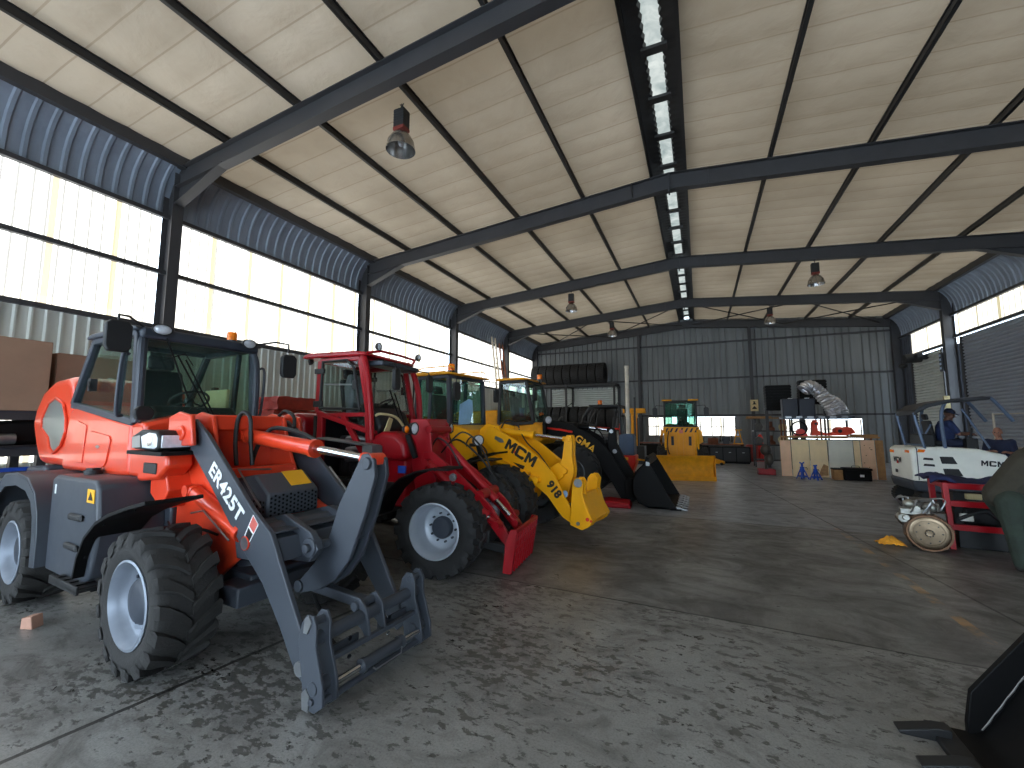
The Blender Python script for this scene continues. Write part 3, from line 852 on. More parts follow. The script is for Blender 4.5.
def mirror(parent, c, s, arm, face=1):
    """cab mirror, glass facing back; arm = list of points"""
    x, y, z = c; w, h = s
    b = B(); b.prism([(y - w / 2 + 0.03, z - h / 2), (y + w / 2 - 0.03, z - h / 2), (y + w / 2, z - h / 2 + 0.05), (y + w / 2, z + h / 2 - 0.04), (y + w / 2 - 0.04, z + h / 2), (y - w / 2 + 0.04, z + h / 2), (y - w / 2, z + h / 2 - 0.04), (y - w / 2, z - h / 2 + 0.05)], x - 0.03, x + 0.03, 'x')
    o = b.done('mirror', M_SATIN, parent, bevel=0.012)
    b = B(); b.bb(x - face * 0.032 - 0.002, x - face * 0.032 + 0.002, y - w / 2 + 0.02, y + w / 2 - 0.02, z - h / 2 + 0.02, z + h / 2 - 0.02); b.done('mirror_glass', M_CHROME, o)
    b = B(); b.tube(arm, 0.012, 8); b.done('mirror_arm', M_SATIN, o)
    return o

def side_frame(b, pts, y, w, h):
    for p, q in zip(pts, pts[1:]): b.bar((p[0], y, p[1]), (q[0], y, q[1]), w, h, (0, 1, 0))

def cab(parent, poly, hw, mf, mg, mroof=None, post=0.07, mids=(), roof_over=(0.08, 0.06, 0.05), roof_t=0.07, top_in=0.0, rear=True, fb_glass=0.0):
    """glazed cab. poly: (rear bottom, rear top, front top, front bottom) as (x, z); hw half width"""
    rb, rt, ft, fb = [Vector(p) for p in poly]
    b = B()
    for s in (-1, 1):
        y = s * (hw - post / 2)
        for p, q in ((rb, rt), (rt, ft), (ft, fb), (fb, rb)):
            b.bar((p.x, y, p.y), (q.x, y, q.y), post, post, (0, 1, 0))
        for t in mids:
            p = rb.lerp(fb, t); q = rt.lerp(ft, t); b.bar((p.x, y, p.y), (q.x, y, q.y), post * 0.8, post * 0.7, (0, 1, 0))
    for p in (rb, rt, ft, fb): b.bar((p.x, -hw + post, p.y), (p.x, hw - post, p.y), post * 0.8, post * 0.8)
    b.done('cab_frame', mf, parent, bevel=0.012)
    for s in (-1, 1):
        g = B(); y = s * (hw - post * 0.55)
        g.prism([(rb.x, rb.y), (rt.x, rt.y), (ft.x, ft.y), (fb.x, fb.y)], y - 0.003, y + 0.003, 'y'); g.done('side_window', mg, parent, smooth=0)
    g = B(); g.bar((ft.x - 0.01, 0, ft.y), (fb.x - 0.01, 0, fb.y + fb_glass), 2 * hw - post, 0.006, (1, 0, 0)); g.done('windscreen', mg, parent, smooth=0)
    if rear:
        g = B(); g.bar((rt.x + 0.01, 0, rt.y), (rb.x + 0.01, 0, rb.y), 2 * hw - post, 0.006, (1, 0, 0)); g.done('rear_window', mg, parent, smooth=0)
    r_ = B(); x0, x1 = rt.x - roof_over[0], ft.x + roof_over[1]; zt = max(rt.y, ft.y) + post * 0.3; e = hw + roof_over[2]
    r_.prism([(x0, zt), (x0 + 0.03, zt + roof_t * 0.7), (x0 + 0.15, zt + roof_t), (x1 - 0.2, zt + roof_t), (x1 - 0.04, zt + roof_t * 0.6), (x1, zt)], -e, e, 'y')
    return r_.done('cab_roof', mroof or mf, parent, bevel=0.025, seg=3)

def fender(parent, line, t, y0, y1, m, name='fender', bolts=0):
    b = B(); b.band(line, t, y0, y1, 'y')
    if bolts:
        for i in range(bolts):
            k = 1 + int(i * (len(line) - 3) / max(1, bolts - 1)); p = line[k]
            b.cyl((p[0], min(y0, y1) + 0.06, p[1] - 0.012), (p[0], min(y0, y1) + 0.06, p[1] + t + 0.012), 0.012, seg=8)
    return b.done(name, m, parent, smooth=50, bevel=0.006)
# ------------------------------------------------------------------ nearest loader: orange-red body, slate grey arms
def er_loader():
    t = thing('wheel_loader', 'orange-red wheel loader with slate grey lettered arms, nearest of the row', 'wheel loader', (-3.95, 2.9, 0), R(-5), 'wheel loaders parked in a row')
    for x in (0.0, -2.82):
        for s in (-1, 1):
            wheel(t, (x, s * 0.78, 0.54), 0.54, 0.43, 0.315, M_RUB2, mat('grey_rim', (140, 148, 160), 0.42, 0.3), M_DKGREY, 'chevron', 17, s, 0.27, 0.2 + x, key='er', hub_r=0.55)
    for x in (0.0, -2.82):
        b = B(); b.cyl((x, -0.6, 0.54), (x, 0.6, 0.54), 0.10, seg=16); b.ball((x, 0, 0.54), (0.22, 0.24, 0.22)); b.done('axle', M_GREY, t)
    # chassis
    b = B(); b.prism([(-3.7, 0.62), (-3.7, 1.25), (-0.75, 1.3), (-0.75, 0.75), (-1.1, 0.5), (-2.3, 0.45), (-3.2, 0.6)], -0.42, 0.42, 'y'); b.done('rear_chassis', M_DKGREY, t, bevel=0.02)
    b = B(); b.prism([(-4.25, 0.75), (-4.3, 1.35), (-3.6, 1.4), (-3.6, 0.65), (-4.0, 0.6)], -0.6, 0.6, 'y'); b.done('counterweight', M_GREY, t, bevel=0.05, seg=3)
    for s in (-1, 1):
        b = B(); b.prism([(-2.02, 0.47), (-2.04, 1.36), (-1.95, 1.4), (-1.0, 1.4), (-0.92, 1.35), (-0.85, 0.95), (-0.95, 0.55), (-1.1, 0.46)], s * 0.92, s * 0.4, 'y')
        o = b.done('side_tank', M_GREY, t, bevel=0.03, seg=3)
        b = B(); b.cyl((-1.75, s * 0.7, 1.39), (-1.75, s * 0.7, 1.44), 0.075, seg=20); b.cyl((-1.75, s * 0.7, 1.44), (-1.75, s * 0.7, 1.46), 0.06, seg=6); b.done('filler_cap', M_SATIN, o)
        for zz, xx in ((1.05, -1.32), (0.78, -1.36)):
            b = B(); b.bb(xx - 0.13, xx + 0.17, s * 0.918, s * 0.955, zz - 0.03, zz + 0.03); b.done('foothold', M_SATIN, o, bevel=0.02)
        b = B(); b.bb(-1.50, -0.85, s * 0.84, s * 1.02, 0.475, 0.50); b.bb(-1.50, -0.85, s * 1.0, s * 1.02, 0.46, 0.53)
        for i in range(5): b.bb(-1.48 + i * 0.14, -1.42 + i * 0.14, s * 0.85, s * 1.01, 0.50, 0.512)
        b.bb(-1.45, -1.42, s * 0.5, s * 0.9, 0.44, 0.475); b.bb(-0.95, -0.92, s * 0.5, s * 0.9, 0.44, 0.475)
        b.done('step', M_SATIN, t, bevel=0.004)
        line = [(-3.62, 0.75), (-3.58, 1.0), (-3.42, 1.2), (-3.2, 1.32), (-2.8, 1.36), (-2.45, 1.32), (-2.22, 1.2), (-2.1, 1.02), (-2.05, 0.82), (-2.03, 0.5)]
        fender(t, line[::-1], -0.03, s * 0.52, s * 1.0, M_GREY, 'rear_fender')
        b = B(); fl = [(p[0], p[1]) for p in line]; b.band(fl[::-1], 0.11, s * 0.985, s * 1.0, 'y'); b.done('fender_lip', M_GREY, t, smooth=50)
        line = [(-1.03, 0.56), (-0.98, 0.74), (-0.86, 0.92), (-0.66, 1.06), (-0.42, 1.15), (-0.12, 1.23), (0.20, 1.30)]
        fender(t, line, 0.03, s * 0.60, s * 1.0, M_BLK, 'front_fender', 4)
    b = B(); b.bb(-1.93, -1.90, -0.925, -0.921, 1.22, 1.31); b.done('label_plate', M_DECALW, t, smooth=0)
    b = B(); b.bb(-1.12, -0.96, -0.925, -0.921, 1.2, 1.32); o = b.done('warning_sticker', M_DECALY, t, smooth=0)
    b = B(); b.prism([(-1.09, 1.225), (-0.99, 1.225), (-1.04, 1.295)], -0.928, -0.925, 'y'); b.done('triangle', M_DECALB, o, smooth=0)
    # cab lower shell
    b = B(); b.prism([(-2.98, 1.38), (-2.95, 1.75), (-2.87, 2.07), (-2.68, 2.14), (-1.6, 1.98), (-1.21, 1.93), (-1.18, 1.40), (-1.5, 1.38)], -0.62, 0.62, 'y'); o = b.done('cab_shell', M_ORANGE, t, bevel=0.05, seg=3)
    for s in (-1, 1):
        b = B(); b.prism([(-2.14, 1.84), (-2.22, 1.80), (-2.26, 1.54), (-2.2, 1.49), (-1.76, 1.46), (-1.7, 1.51), (-1.64, 1.75), (-1.68, 1.79)], s * 0.618, s * 0.632, 'y'); b.done('access_panel', M_ORANGE, o, bevel=0.012)
        b = B(); b.prism([(-2.55, 1.95), (-2.62, 1.6), (-2.5, 1.48), (-2.34, 1.48), (-2.3, 1.9)], s * 0.618, s * 0.629, 'y'); b.done('side_panel', M_ORANGE, o, bevel=0.012)
        b = B(); b.prism([(-1.99, 1.67), (-1.93, 1.65), (-1.87, 1.67), (-1.93, 1.69)], s * 0.632, s * 0.636, 'y'); b.done('emblem', M_STEEL, o, smooth=0)
    # nose under the windscreen
    b = B(); b.prism([(-0.62, 1.40), (-0.62, 1.92), (-0.25, 2.02), (-0.02, 2.02), (0.12, 1.93), (0.3, 1.86), (0.62, 1.84), (0.62, 1.40)], -1.2, -0.92, 'x'); b.done('nose_cowl', M_ORANGE, t, bevel=0.04, seg=3)
    for s in (-1, 1):
        b = B(); b.prism([(-1.0, 1.36), (-1.0, 1.70), (-0.45, 1.66), (-0.42, 1.52), (-0.6, 1.40)], s * 0.62, s * 0.40, 'y'); b.done('lower_cowl', M_ORANGE, t, bevel=0.03)
        b = B(); b.bb(-0.98, -0.3, s * 0.42, s * 0.72, 1.63, 1.665); b.done('lamp_bracket', M_BLK, t, bevel=0.006)
        b = B(); b.prism([(-0.86, 1.68), (-0.9, 1.8), (-0.72, 1.86), (-0.42, 1.85), (-0.36, 1.80), (-0.36, 1.70), (-0.42, 1.67)], s * 0.72, s * 0.44, 'y'); o = b.done('headlight', M_SATIN, t, bevel=0.02)
        b = B(); b.prism([(-0.66, 1.695), (-0.70, 1.80), (-0.55, 1.835), (-0.42, 1.825), (-0.385, 1.79), (-0.385, 1.71), (-0.43, 1.69)], s * 0.724, s * 0.70, 'y'); b.bb(-0.368, -0.352, s * 0.47, s * 0.70, 1.70, 1.81); b.done('lens', M_LENS, o, bevel=0.006)
        b = B(); b.cyl((-0.52, s * 0.722, 1.765), (-0.52, s * 0.730, 1.765), 0.052, seg=20); b.done('bulb_ring', M_CHROME, o)
        b = B(); b.prism([(-0.86, 1.69), (-0.88, 1.79), (-0.72, 1.81), (-0.70, 1.70)], s * 0.724, s * 0.70, 'y'); b.done('turn_lens', M_STEEL, o)
        b = B(); b.bb(-0.85, -0.6, s * 0.615, s * 0.632, 1.45, 1.55); b.done('vent_slot', M_SATIN, t, bevel=0.01)
    # rear hood
    b = B(); b.prism([(-2.84, 1.40), (-2.80, 2.15), (-2.90, 2.42), (-3.1, 2.50), (-3.6, 2.48), (-3.95, 2.36), (-4.18, 2.12), (-4.25, 1.9), (-4.05, 1.62), (-3.85, 1.40)], -0.6, 0.6, 'y'); o = b.done('rear_hood', M_ORANGE, t, bevel=0.10, seg=4)
    g = [(-3.62, 2.18), (-3.4, 2.24), (-3.12, 2.16), (-2.98, 1.98), (-2.96, 1.82), (-3.06, 1.66), (-3.28, 1.56), (-3.42, 1.62), (-3.5, 1.74), (-3.78, 1.86), (-3.8, 1.98)]
    for s in (-1, 1):
        b = B(); b.prism(g, s * 0.596, s * 0.612, 'y'); gr = b.done('hood_grille', mat('grille_grey', (128, 134, 130), 0.35, 0.4), o)
        b = B(); b.tube([(x, s * 0.613, z) for x, z in g + [g[0]]], 0.016, 8); b.done('grille_trim', M_ORANGE, gr)
    b = B(); b.cyl((-3.2, 0.35, 2.42), (-3.2, 0.35, 2.85), 0.045, seg=14); b.done('exhaust_pipe', M_SATIN, o)
    # cab glasshouse
    cab(t, ((-2.86, 2.14), (-2.38, 2.86), (-1.30, 2.86), (-1.22, 1.93)), 0.62, M_DKGREY, M_GL, M_DKGREY, 0.075, (0.72,), (0.1, 0.10, 0.03), 0.06)
    # curved front corner posts
    for s in (-1, 1):
        b = B(); b.tube([(-1.20, s * 0.58, 1.93), (-1.19, s * 0.585, 2.3), (-1.22, s * 0.58, 2.68), (-1.30, s * 0.55, 2.84), (-1.42, s * 0.52, 2.92)], 0.042, 10, smooth=5); b.done('corner_post', M_DKGREY, t)
    b = B(); b.bb(-1.30, -1.20, -0.60, 0.60, 2.80, 2.92); b.done('visor', M_DKGREY, t, bevel=0.03)
    for s in (-1, 1):
        lamp_unit(t, 'work_light', (-1.14, s * 0.45, 2.90), (1, s * 0.1, -0.1), 0.055, 0.07, 1.6)
        mirror(t, (-0.98, s * 0.86, 2.74 if s < 0 else 2.66), (0.2, 0.30), [(-1.24, s * 0.58, 2.92), (-1.1, s * 0.75, 2.97), (-1.0, s * 0.86, 2.95), (-0.99, s * 0.86, 2.84)])
        b = B(); b.tube([(-1.28, s * 0.66, 2.62), (-1.26, s * 0.72, 2.58), (-1.30, s * 0.72, 2.05), (-1.32, s * 0.66, 2.0)], 0.016, 8, smooth=4); b.done('grab_rail', M_DKGREY, t)
        b = B(); b.bb(-2.27, -2.2, s * 0.60, s * 0.66, 2.28, 2.42); b.tube([(-2.24, s * 0.66, 2.38), (-2.15, s * 0.68, 2.33), (-2.18, s * 0.66, 2.28)], 0.014, 6); b.done('door_handle', M_SATIN, t)
    mirror(t, (-1.02, -0.6, 2.02), (0.16, 0.14), [(-1.15, -0.58, 1.93), (-1.04, -0.6, 1.96)])
    b = B(); b.cyl((-2.3, 0.45, 2.9), (-2.3, 0.45, 2.97), 0.02, seg=8); b.done('beacon_post', M_DKGREY, t); beacon(t, -1.55, 0.45, 2.95, 1.1)
    for a_, c_ in (((-1.15, 0.06, 2.02), (-1.19, -0.28, 2.66)), ((-1.15, 0.10, 2.02), (-1.19, -0.20, 2.62)), ((-1.16, -0.40, 2.82), (-1.17, -0.16, 2.2))):
        b = B(); b.tube([a_, c_], 0.009, 6); b.done('wiper_arm', M_BLK, t)
    b = B(); b.tube([(-1.17, -0.34, 2.62), (-1.16, -0.22, 2.68), (-1.16, -0.14, 2.56)], 0.006, 6); b.done('wiper_hose', M_BLK, t)
    seat(t, -1.95, 0, 1.88, cover=M_SEAT); steering(t, -1.5, 0, 2.18)
    b = B(); b.prism([(-1.45, 1.7), (-1.5, 2.05), (-1.36, 2.12), (-1.24, 2.02), (-1.24, 1.7)], -0.42, 0.42, 'y'); b.done('dashboard', M_SEAT, t, bevel=0.03)
    b = B(); b.bb(-2.0, -1.5, 0.40, 0.44, 1.95, 2.35); b.bb(-2.75, -1.25, -0.55, 0.55, 1.66, 1.72); b.done('cab_trim', M_BEIGE, t, bevel=0.01)
    # front frame and mast (orange)
    b = B()
    for s in (-1, 1):
        b.prism([(-0.80, 0.75), (-0.95, 1.05), (-0.92, 1.50), (-0.72, 1.72), (-0.62, 1.98), (-0.44, 2.03), (-0.22, 1.99), (-0.14, 1.72), (0.10, 1.3), (0.36, 0.78), (0.05, 0.56), (-0.5, 0.56)], s * 0.37, s * 0.33, 'y')
        b.prism([(-0.62, 1.7), (-0.62, 1.98), (-0.44, 2.03), (-0.22, 1.99), (-0.16, 1.72)], s * 0.55, s * 0.51, 'y')
        b.prism([(-0.85, 1.25), (-0.88, 1.56), (-0.62, 1.56), (-0.5, 1.3), (-0.62, 1.12)], s * 0.56, s * 0.33, 'y')
        b.cyl((-0.36, s * 0.57, 1.83), (-0.36, s * 0.3, 1.83), 0.07, seg=18)
    b.bb(-0.66, -0.60, -0.52, 0.52, 1.5, 1.95); b.bb(-0.45, -0.25, -0.35, 0.35, 1.86, 2.0); b.bb(-0.5, -0.42, -0.35, 0.35, 0.7, 1.86); b.bb(-0.45, 0.15, -0.35, 0.35, 0.72, 0.8); b.bb(-0.1, 0.0, -0.35, 0.35, 1.0, 1.5)
    b.done('front_frame', M_ORANGE, t, bevel=0.012)
    b = B(); b.bb(-1.0, 0.42, -0.3, 0.3, 0.48, 0.62); b.bb(0.2, 0.52, -0.46, 0.46, 0.42, 0.58); b.done('front_chassis', M_GREY, t, bevel=0.015)
    # boom
    arm_ = [(-0.45, 1.76), (-0.45, 1.93), (-0.33, 1.96), (-0.08, 1.82), (0.66, 1.24), (0.94, 1.07), (1.11, 0.80), (1.40, 0.36), (1.47, 0.16), (1.40, 0.10), (1.30, 0.16), (1.10, 0.42), (0.86, 0.69), (0.58, 0.90), (0.05, 1.36)]
    b = B()
    for s in (-1, 1): b.prism(arm_, s * 0.475, s * 0.435, 'y')
    b.cyl((0.72, -0.45, 1.0), (0.72, 0.45, 1.0), 0.11, seg=20)
    b.prism([(0.42, 0.80), (0.35, 1.04), (0.62, 1.12), (0.95, 1.02), (1.02, 0.86), (0.75, 0.82)], -0.43, 0.43, 'y')
    for s in (-0.22, 0.22):
        b.prism([(0.35, 0.85), (0.4, 1.08), (0.75, 1.16), (1.1, 1.05), (1.2, 0.93), (1.1, 0.82), (0.8, 0.8)], s - 0.03, s + 0.03, 'y'); b.cyl((1.1, s - 0.045, 0.935), (1.1, s + 0.045, 0.935), 0.075, seg=18)
    b.cyl((1.1, -0.3, 0.935), (1.1, 0.3, 0.935), 0.035, seg=14)
    b.bb(0.55, 0.95, -0.44, 0.44, 1.06, 1.075)
    boom = b.done('boom', M_GREY, t, bevel=0.010)
    text('ER425T', M_DECALW, boom, 'lettering', (0.0, -0.478, 1.485), (0.62, 0, -0.475), (0.475, 0, 0.62), 0.64, 0.135, 0.004, 0.03)
    b = B(); b.prism([(0.60, 1.02), (0.70, 1.19), (0.78, 1.12), (0.67, 0.97)], -0.479, -0.475, 'y'); o = b.done('safety_sticker', M_DECALW, boom, smooth=0)
    b = B(); b.prism([(0.66, 1.10), (0.705, 1.18), (0.77, 1.125), (0.725, 1.05)], -0.481, -0.479, 'y'); b.done('red_patch', mat('faded_red', (206, 96, 84), 0.5), o, smooth=0)
    b = B(); b.prism([(0.615, 1.02), (0.65, 1.085), (0.712, 1.04), (0.672, 0.98)], -0.481, -0.479, 'y'); b.done('black_patch', M_DECALB, o, smooth=0)
    for x, z in ((-0.36, 1.83), (0.62, 0.96), (1.36, 0.2)):
        for s in (-1, 1):
            b = B(); b.cyl((x, s * 0.47, z), (x, s * 0.49, z), 0.05, seg=16); b.done('pivot_pin', M_STEEL, boom)
    # perforated valve box between the arms
    b = B(); b.prism([(-0.12, 1.16), (-0.20, 1.38), (0.30, 1.46), (0.52, 1.30), (0.52, 1.10), (0.10, 1.05)], -0.25, 0.25, 'y'); o = b.done('valve_cover', M_GREY, t, bevel=0.02)
    b = B()
    for i in range(13):
        for j in range(5):
            y = -0.22 + i * 0.0365; z = 1.12 + j * 0.036 + (0.018 if i % 2 else 0); b.cyl((0.515, y, z), (0.524, y, z), 0.011, seg=6)
        for k in range(1): pass
    for i in range(9):
        for j in range(4): b.cyl((0.08 + i * 0.048, -0.251, 1.11 + j * 0.04), (0.08 + i * 0.048, -0.254, 1.11 + j * 0.04), 0.012, seg=6)
    b.done('vent_holes', M_BLK, o, smooth=0)
    b = B(); b.prism([(0.30, -0.05), (0.50, -0.05), (0.50, 0.16), (0.30, 0.16)], 0, 0.004, 'z')
    lab = b.done('warning_label', M_DECALY, o, smooth=0); lab.location = (0.03, 0.0, 1.452); lab.rotation_euler = (0, R(36), 0); lab.location = (0.06, 0.05, 1.64)
    # lift and tilt cylinders
    for s in (-1, 1):
        hyd(t, 'lift_cylinder', (-0.36, s * 0.42, 1.30), (0.62, s * 0.42, 0.96), 0.065, 0.86, M_ORANGE, rod=0.035)
        b = B(); b.tube([(-0.2, s * 0.5, 1.12), (0.0, s * 0.5, 1.16), (0.42, s * 0.5, 0.96)], 0.008, 6); b.done('hydraulic_line', M_STEEL, t)
    hyd(t, 'tilt_cylinder', (-0.30, 0, 1.80), (1.52, 0, 1.62), 0.07, 0.60, M_ORANGE, rod=0.036)
    # bell crank
    lv = [(1.43, 1.62), (1.46, 1.67), (1.53, 1.68), (1.59, 1.63), (1.61, 1.50), (1.51, 1.19), (1.35, 0.82), (1.20, 0.65), (1.03, 0.55), (0.77, 0.47), (0.70, 0.49), (0.77, 0.59), (0.94, 0.75), (1.11, 0.98), (1.21, 1.25)]
    b = B()
    for s in (-0.062, 0.062): b.prism(lv, s - 0.018, s + 0.018, 'y')
    b.bb(1.20, 1.38, -0.06, 0.06, 0.98, 1.10); b.cyl((0.76, -0.10, 0.53), (0.76, 0.10, 0.53), 0.05, seg=16); b.cyl((1.52, -0.10, 1.60), (1.52, 0.10, 1.60), 0.05, seg=16)
    b.done('bell_crank', M_GREY, t, bevel=0.006)
    b = B(); b.bar((0.80, 0, 0.53), (1.46, 0, 0.50), 0.08, 0.08); b.done('tilt_link', M_GREY, t, bevel=0.01)
    # quick coupler
    q = B(); pl_ = [(1.43, 0.44), (1.46, 0.56), (1.51, 0.62), (1.57, 0.62), (1.605, 0.56), (1.61, 0.42), (1.69, 0.20), (1.70, 0.08), (1.62, 0.02), (1.52, 0.03), (1.50, 0.10)]
    for y in (-0.54, -0.43, 0.43, 0.54): q.prism(pl_, y - 0.011, y + 0.011, 'y')
    for s in (-1, 1):
        q.cyl((1.54, s * 0.555, 0.565), (1.54, s * 0.415, 0.565), 0.028, seg=14); q.cyl((1.60, s * 0.57, 0.09), (1.60, s * 0.40, 0.09), 0.022, seg=12); q.cyl((1.60, s * 0.56, 0.17), (1.60, s * 0.40, 0.17), 0.045, seg=14)
    q.cyl((1.52, -0.54, 0.44), (1.52, 0.54, 0.44), 0.048, seg=18); q.bar((1.60, -0.43, 0.30), (1.60, 0.43, 0.30), 0.035, 0.035); q.cyl((1.64, -0.5, 0.075), (1.64, 0.5, 0.075), 0.024, seg=12)
    q.bb(1.50, 1.52, -0.43, -0.1, 0.22, 0.33); q.bb(1.50, 1.52, 0.1, 0.43, 0.22, 0.33)
    for y in (-0.08, 0.08): q.prism([(1.44, 0.40), (1.44, 0.54), (1.50, 0.57), (1.58, 0.50), (1.62, 0.30), (1.60, 0.27), (1.54, 0.34)], y - 0.012, y + 0.012, 'y')
    q.cyl((1.47, -0.12, 0.51), (1.47, 0.12, 0.51), 0.035, seg=14)
    qc = q.done('quick_coupler', M_GREY, t, bevel=0.004)
    b = B(); b.cyl((1.66, -0.18, 0.165), (1.66, 0.2, 0.165), 0.042, seg=18); b.cyl((1.66, -0.2, 0.165), (1.66, -0.17, 0.165), 0.05, seg=18); b.cyl((1.66, 0.18, 0.165), (1.66, 0.22, 0.165), 0.05, seg=18); b.done('lock_cylinder', M_GREY, qc)
    for y0, y1 in ((-0.42, -0.18), (0.2, 0.42)):
        b = B(); b.cyl((1.66, y0, 0.165), (1.66, y1, 0.165), 0.024, seg=12); b.done('lock_rod', M_CHROME, qc)
    b = B(); b.tube([(1.70, -0.12, 0.13), (1.71, -0.1, 0.11), (1.71, 0.16, 0.11), (1.70, 0.18, 0.15)], 0.006, 6); b.done('hydraulic_line', M_STEEL, qc)
    for s in (-1, 1):
        for z in (0.33, 0.20):
            b = B(); b.cyl((1.53, s * 0.2, z), (1.54, s * 0.2, z), 0.018, seg=6); b.done('bolt', M_CHROME, qc)
    for s in (-1, 1):
        b = B(); b.prism([(1.49, 0.5), (1.50, 0.60), (1.54, 0.62), (1.57, 0.58), (1.53, 0.5)], s * 0.552, s * 0.56, 'y'); b.done('pin_retainer', M_STEEL, qc)
        b = B(); b.prism([(1.51, 0.02), (1.50, 0.12), (1.54, 0.16), (1.58, 0.12), (1.57, 0.02)], s * 0.552, s * 0.56, 'y'); b.done('pin_retainer', M_STEEL, qc)
    # hoses
    hose(t, [(-0.12, -0.18, 1.52), (-0.2, -0.16, 1.74), (-0.22, -0.14, 1.95), (-0.16, -0.12, 2.03), (-0.08, -0.10, 1.97), (-0.05, -0.10, 1.75), (0.0, -0.1, 1.52)], 0.020)
    hose(t, [(-0.15, -0.02, 1.52), (-0.08, 0.0, 1.72), (0.05, 0.03, 1.86), (0.25, 0.04, 1.87), (0.55, 0.04, 1.82), (0.75, 0.03, 1.76)], 0.020)
    hose(t, [(-0.35, 0.3, 1.9), (-0.2, 0.32, 2.05), (0.0, 0.3, 2.0), (0.1, 0.25, 1.88)], 0.018)
    hose(t, [(0.98, -0.1, 0.5), (1.2, -0.2, 0.45), (1.3, -0.2, 0.36), (1.32, -0.18, 0.25), (1.45, -0.16, 0.2)], 0.016)
    hose(t, [(-0.6, -0.5, 1.0), (-0.35, -0.55, 0.95), (-0.1, -0.5, 1.0), (0.1, -0.42, 0.95)], 0.012)
    b = B(); b.tube([(-0.02, 0.14, 1.46), (0.1, -0.28, 1.5), (0.5, -0.3, 1.2)], 0.009, 6); b.done('hydraulic_line', M_STEEL, t)
    b = B(); b.tube([(0.6, 0.3, 1.5), (0.85, 0.3, 1.3), (0.85, 0.3, 1.0)], 0.009, 6); b.done('hydraulic_line', M_STEEL, t)
    return t
er_loader()
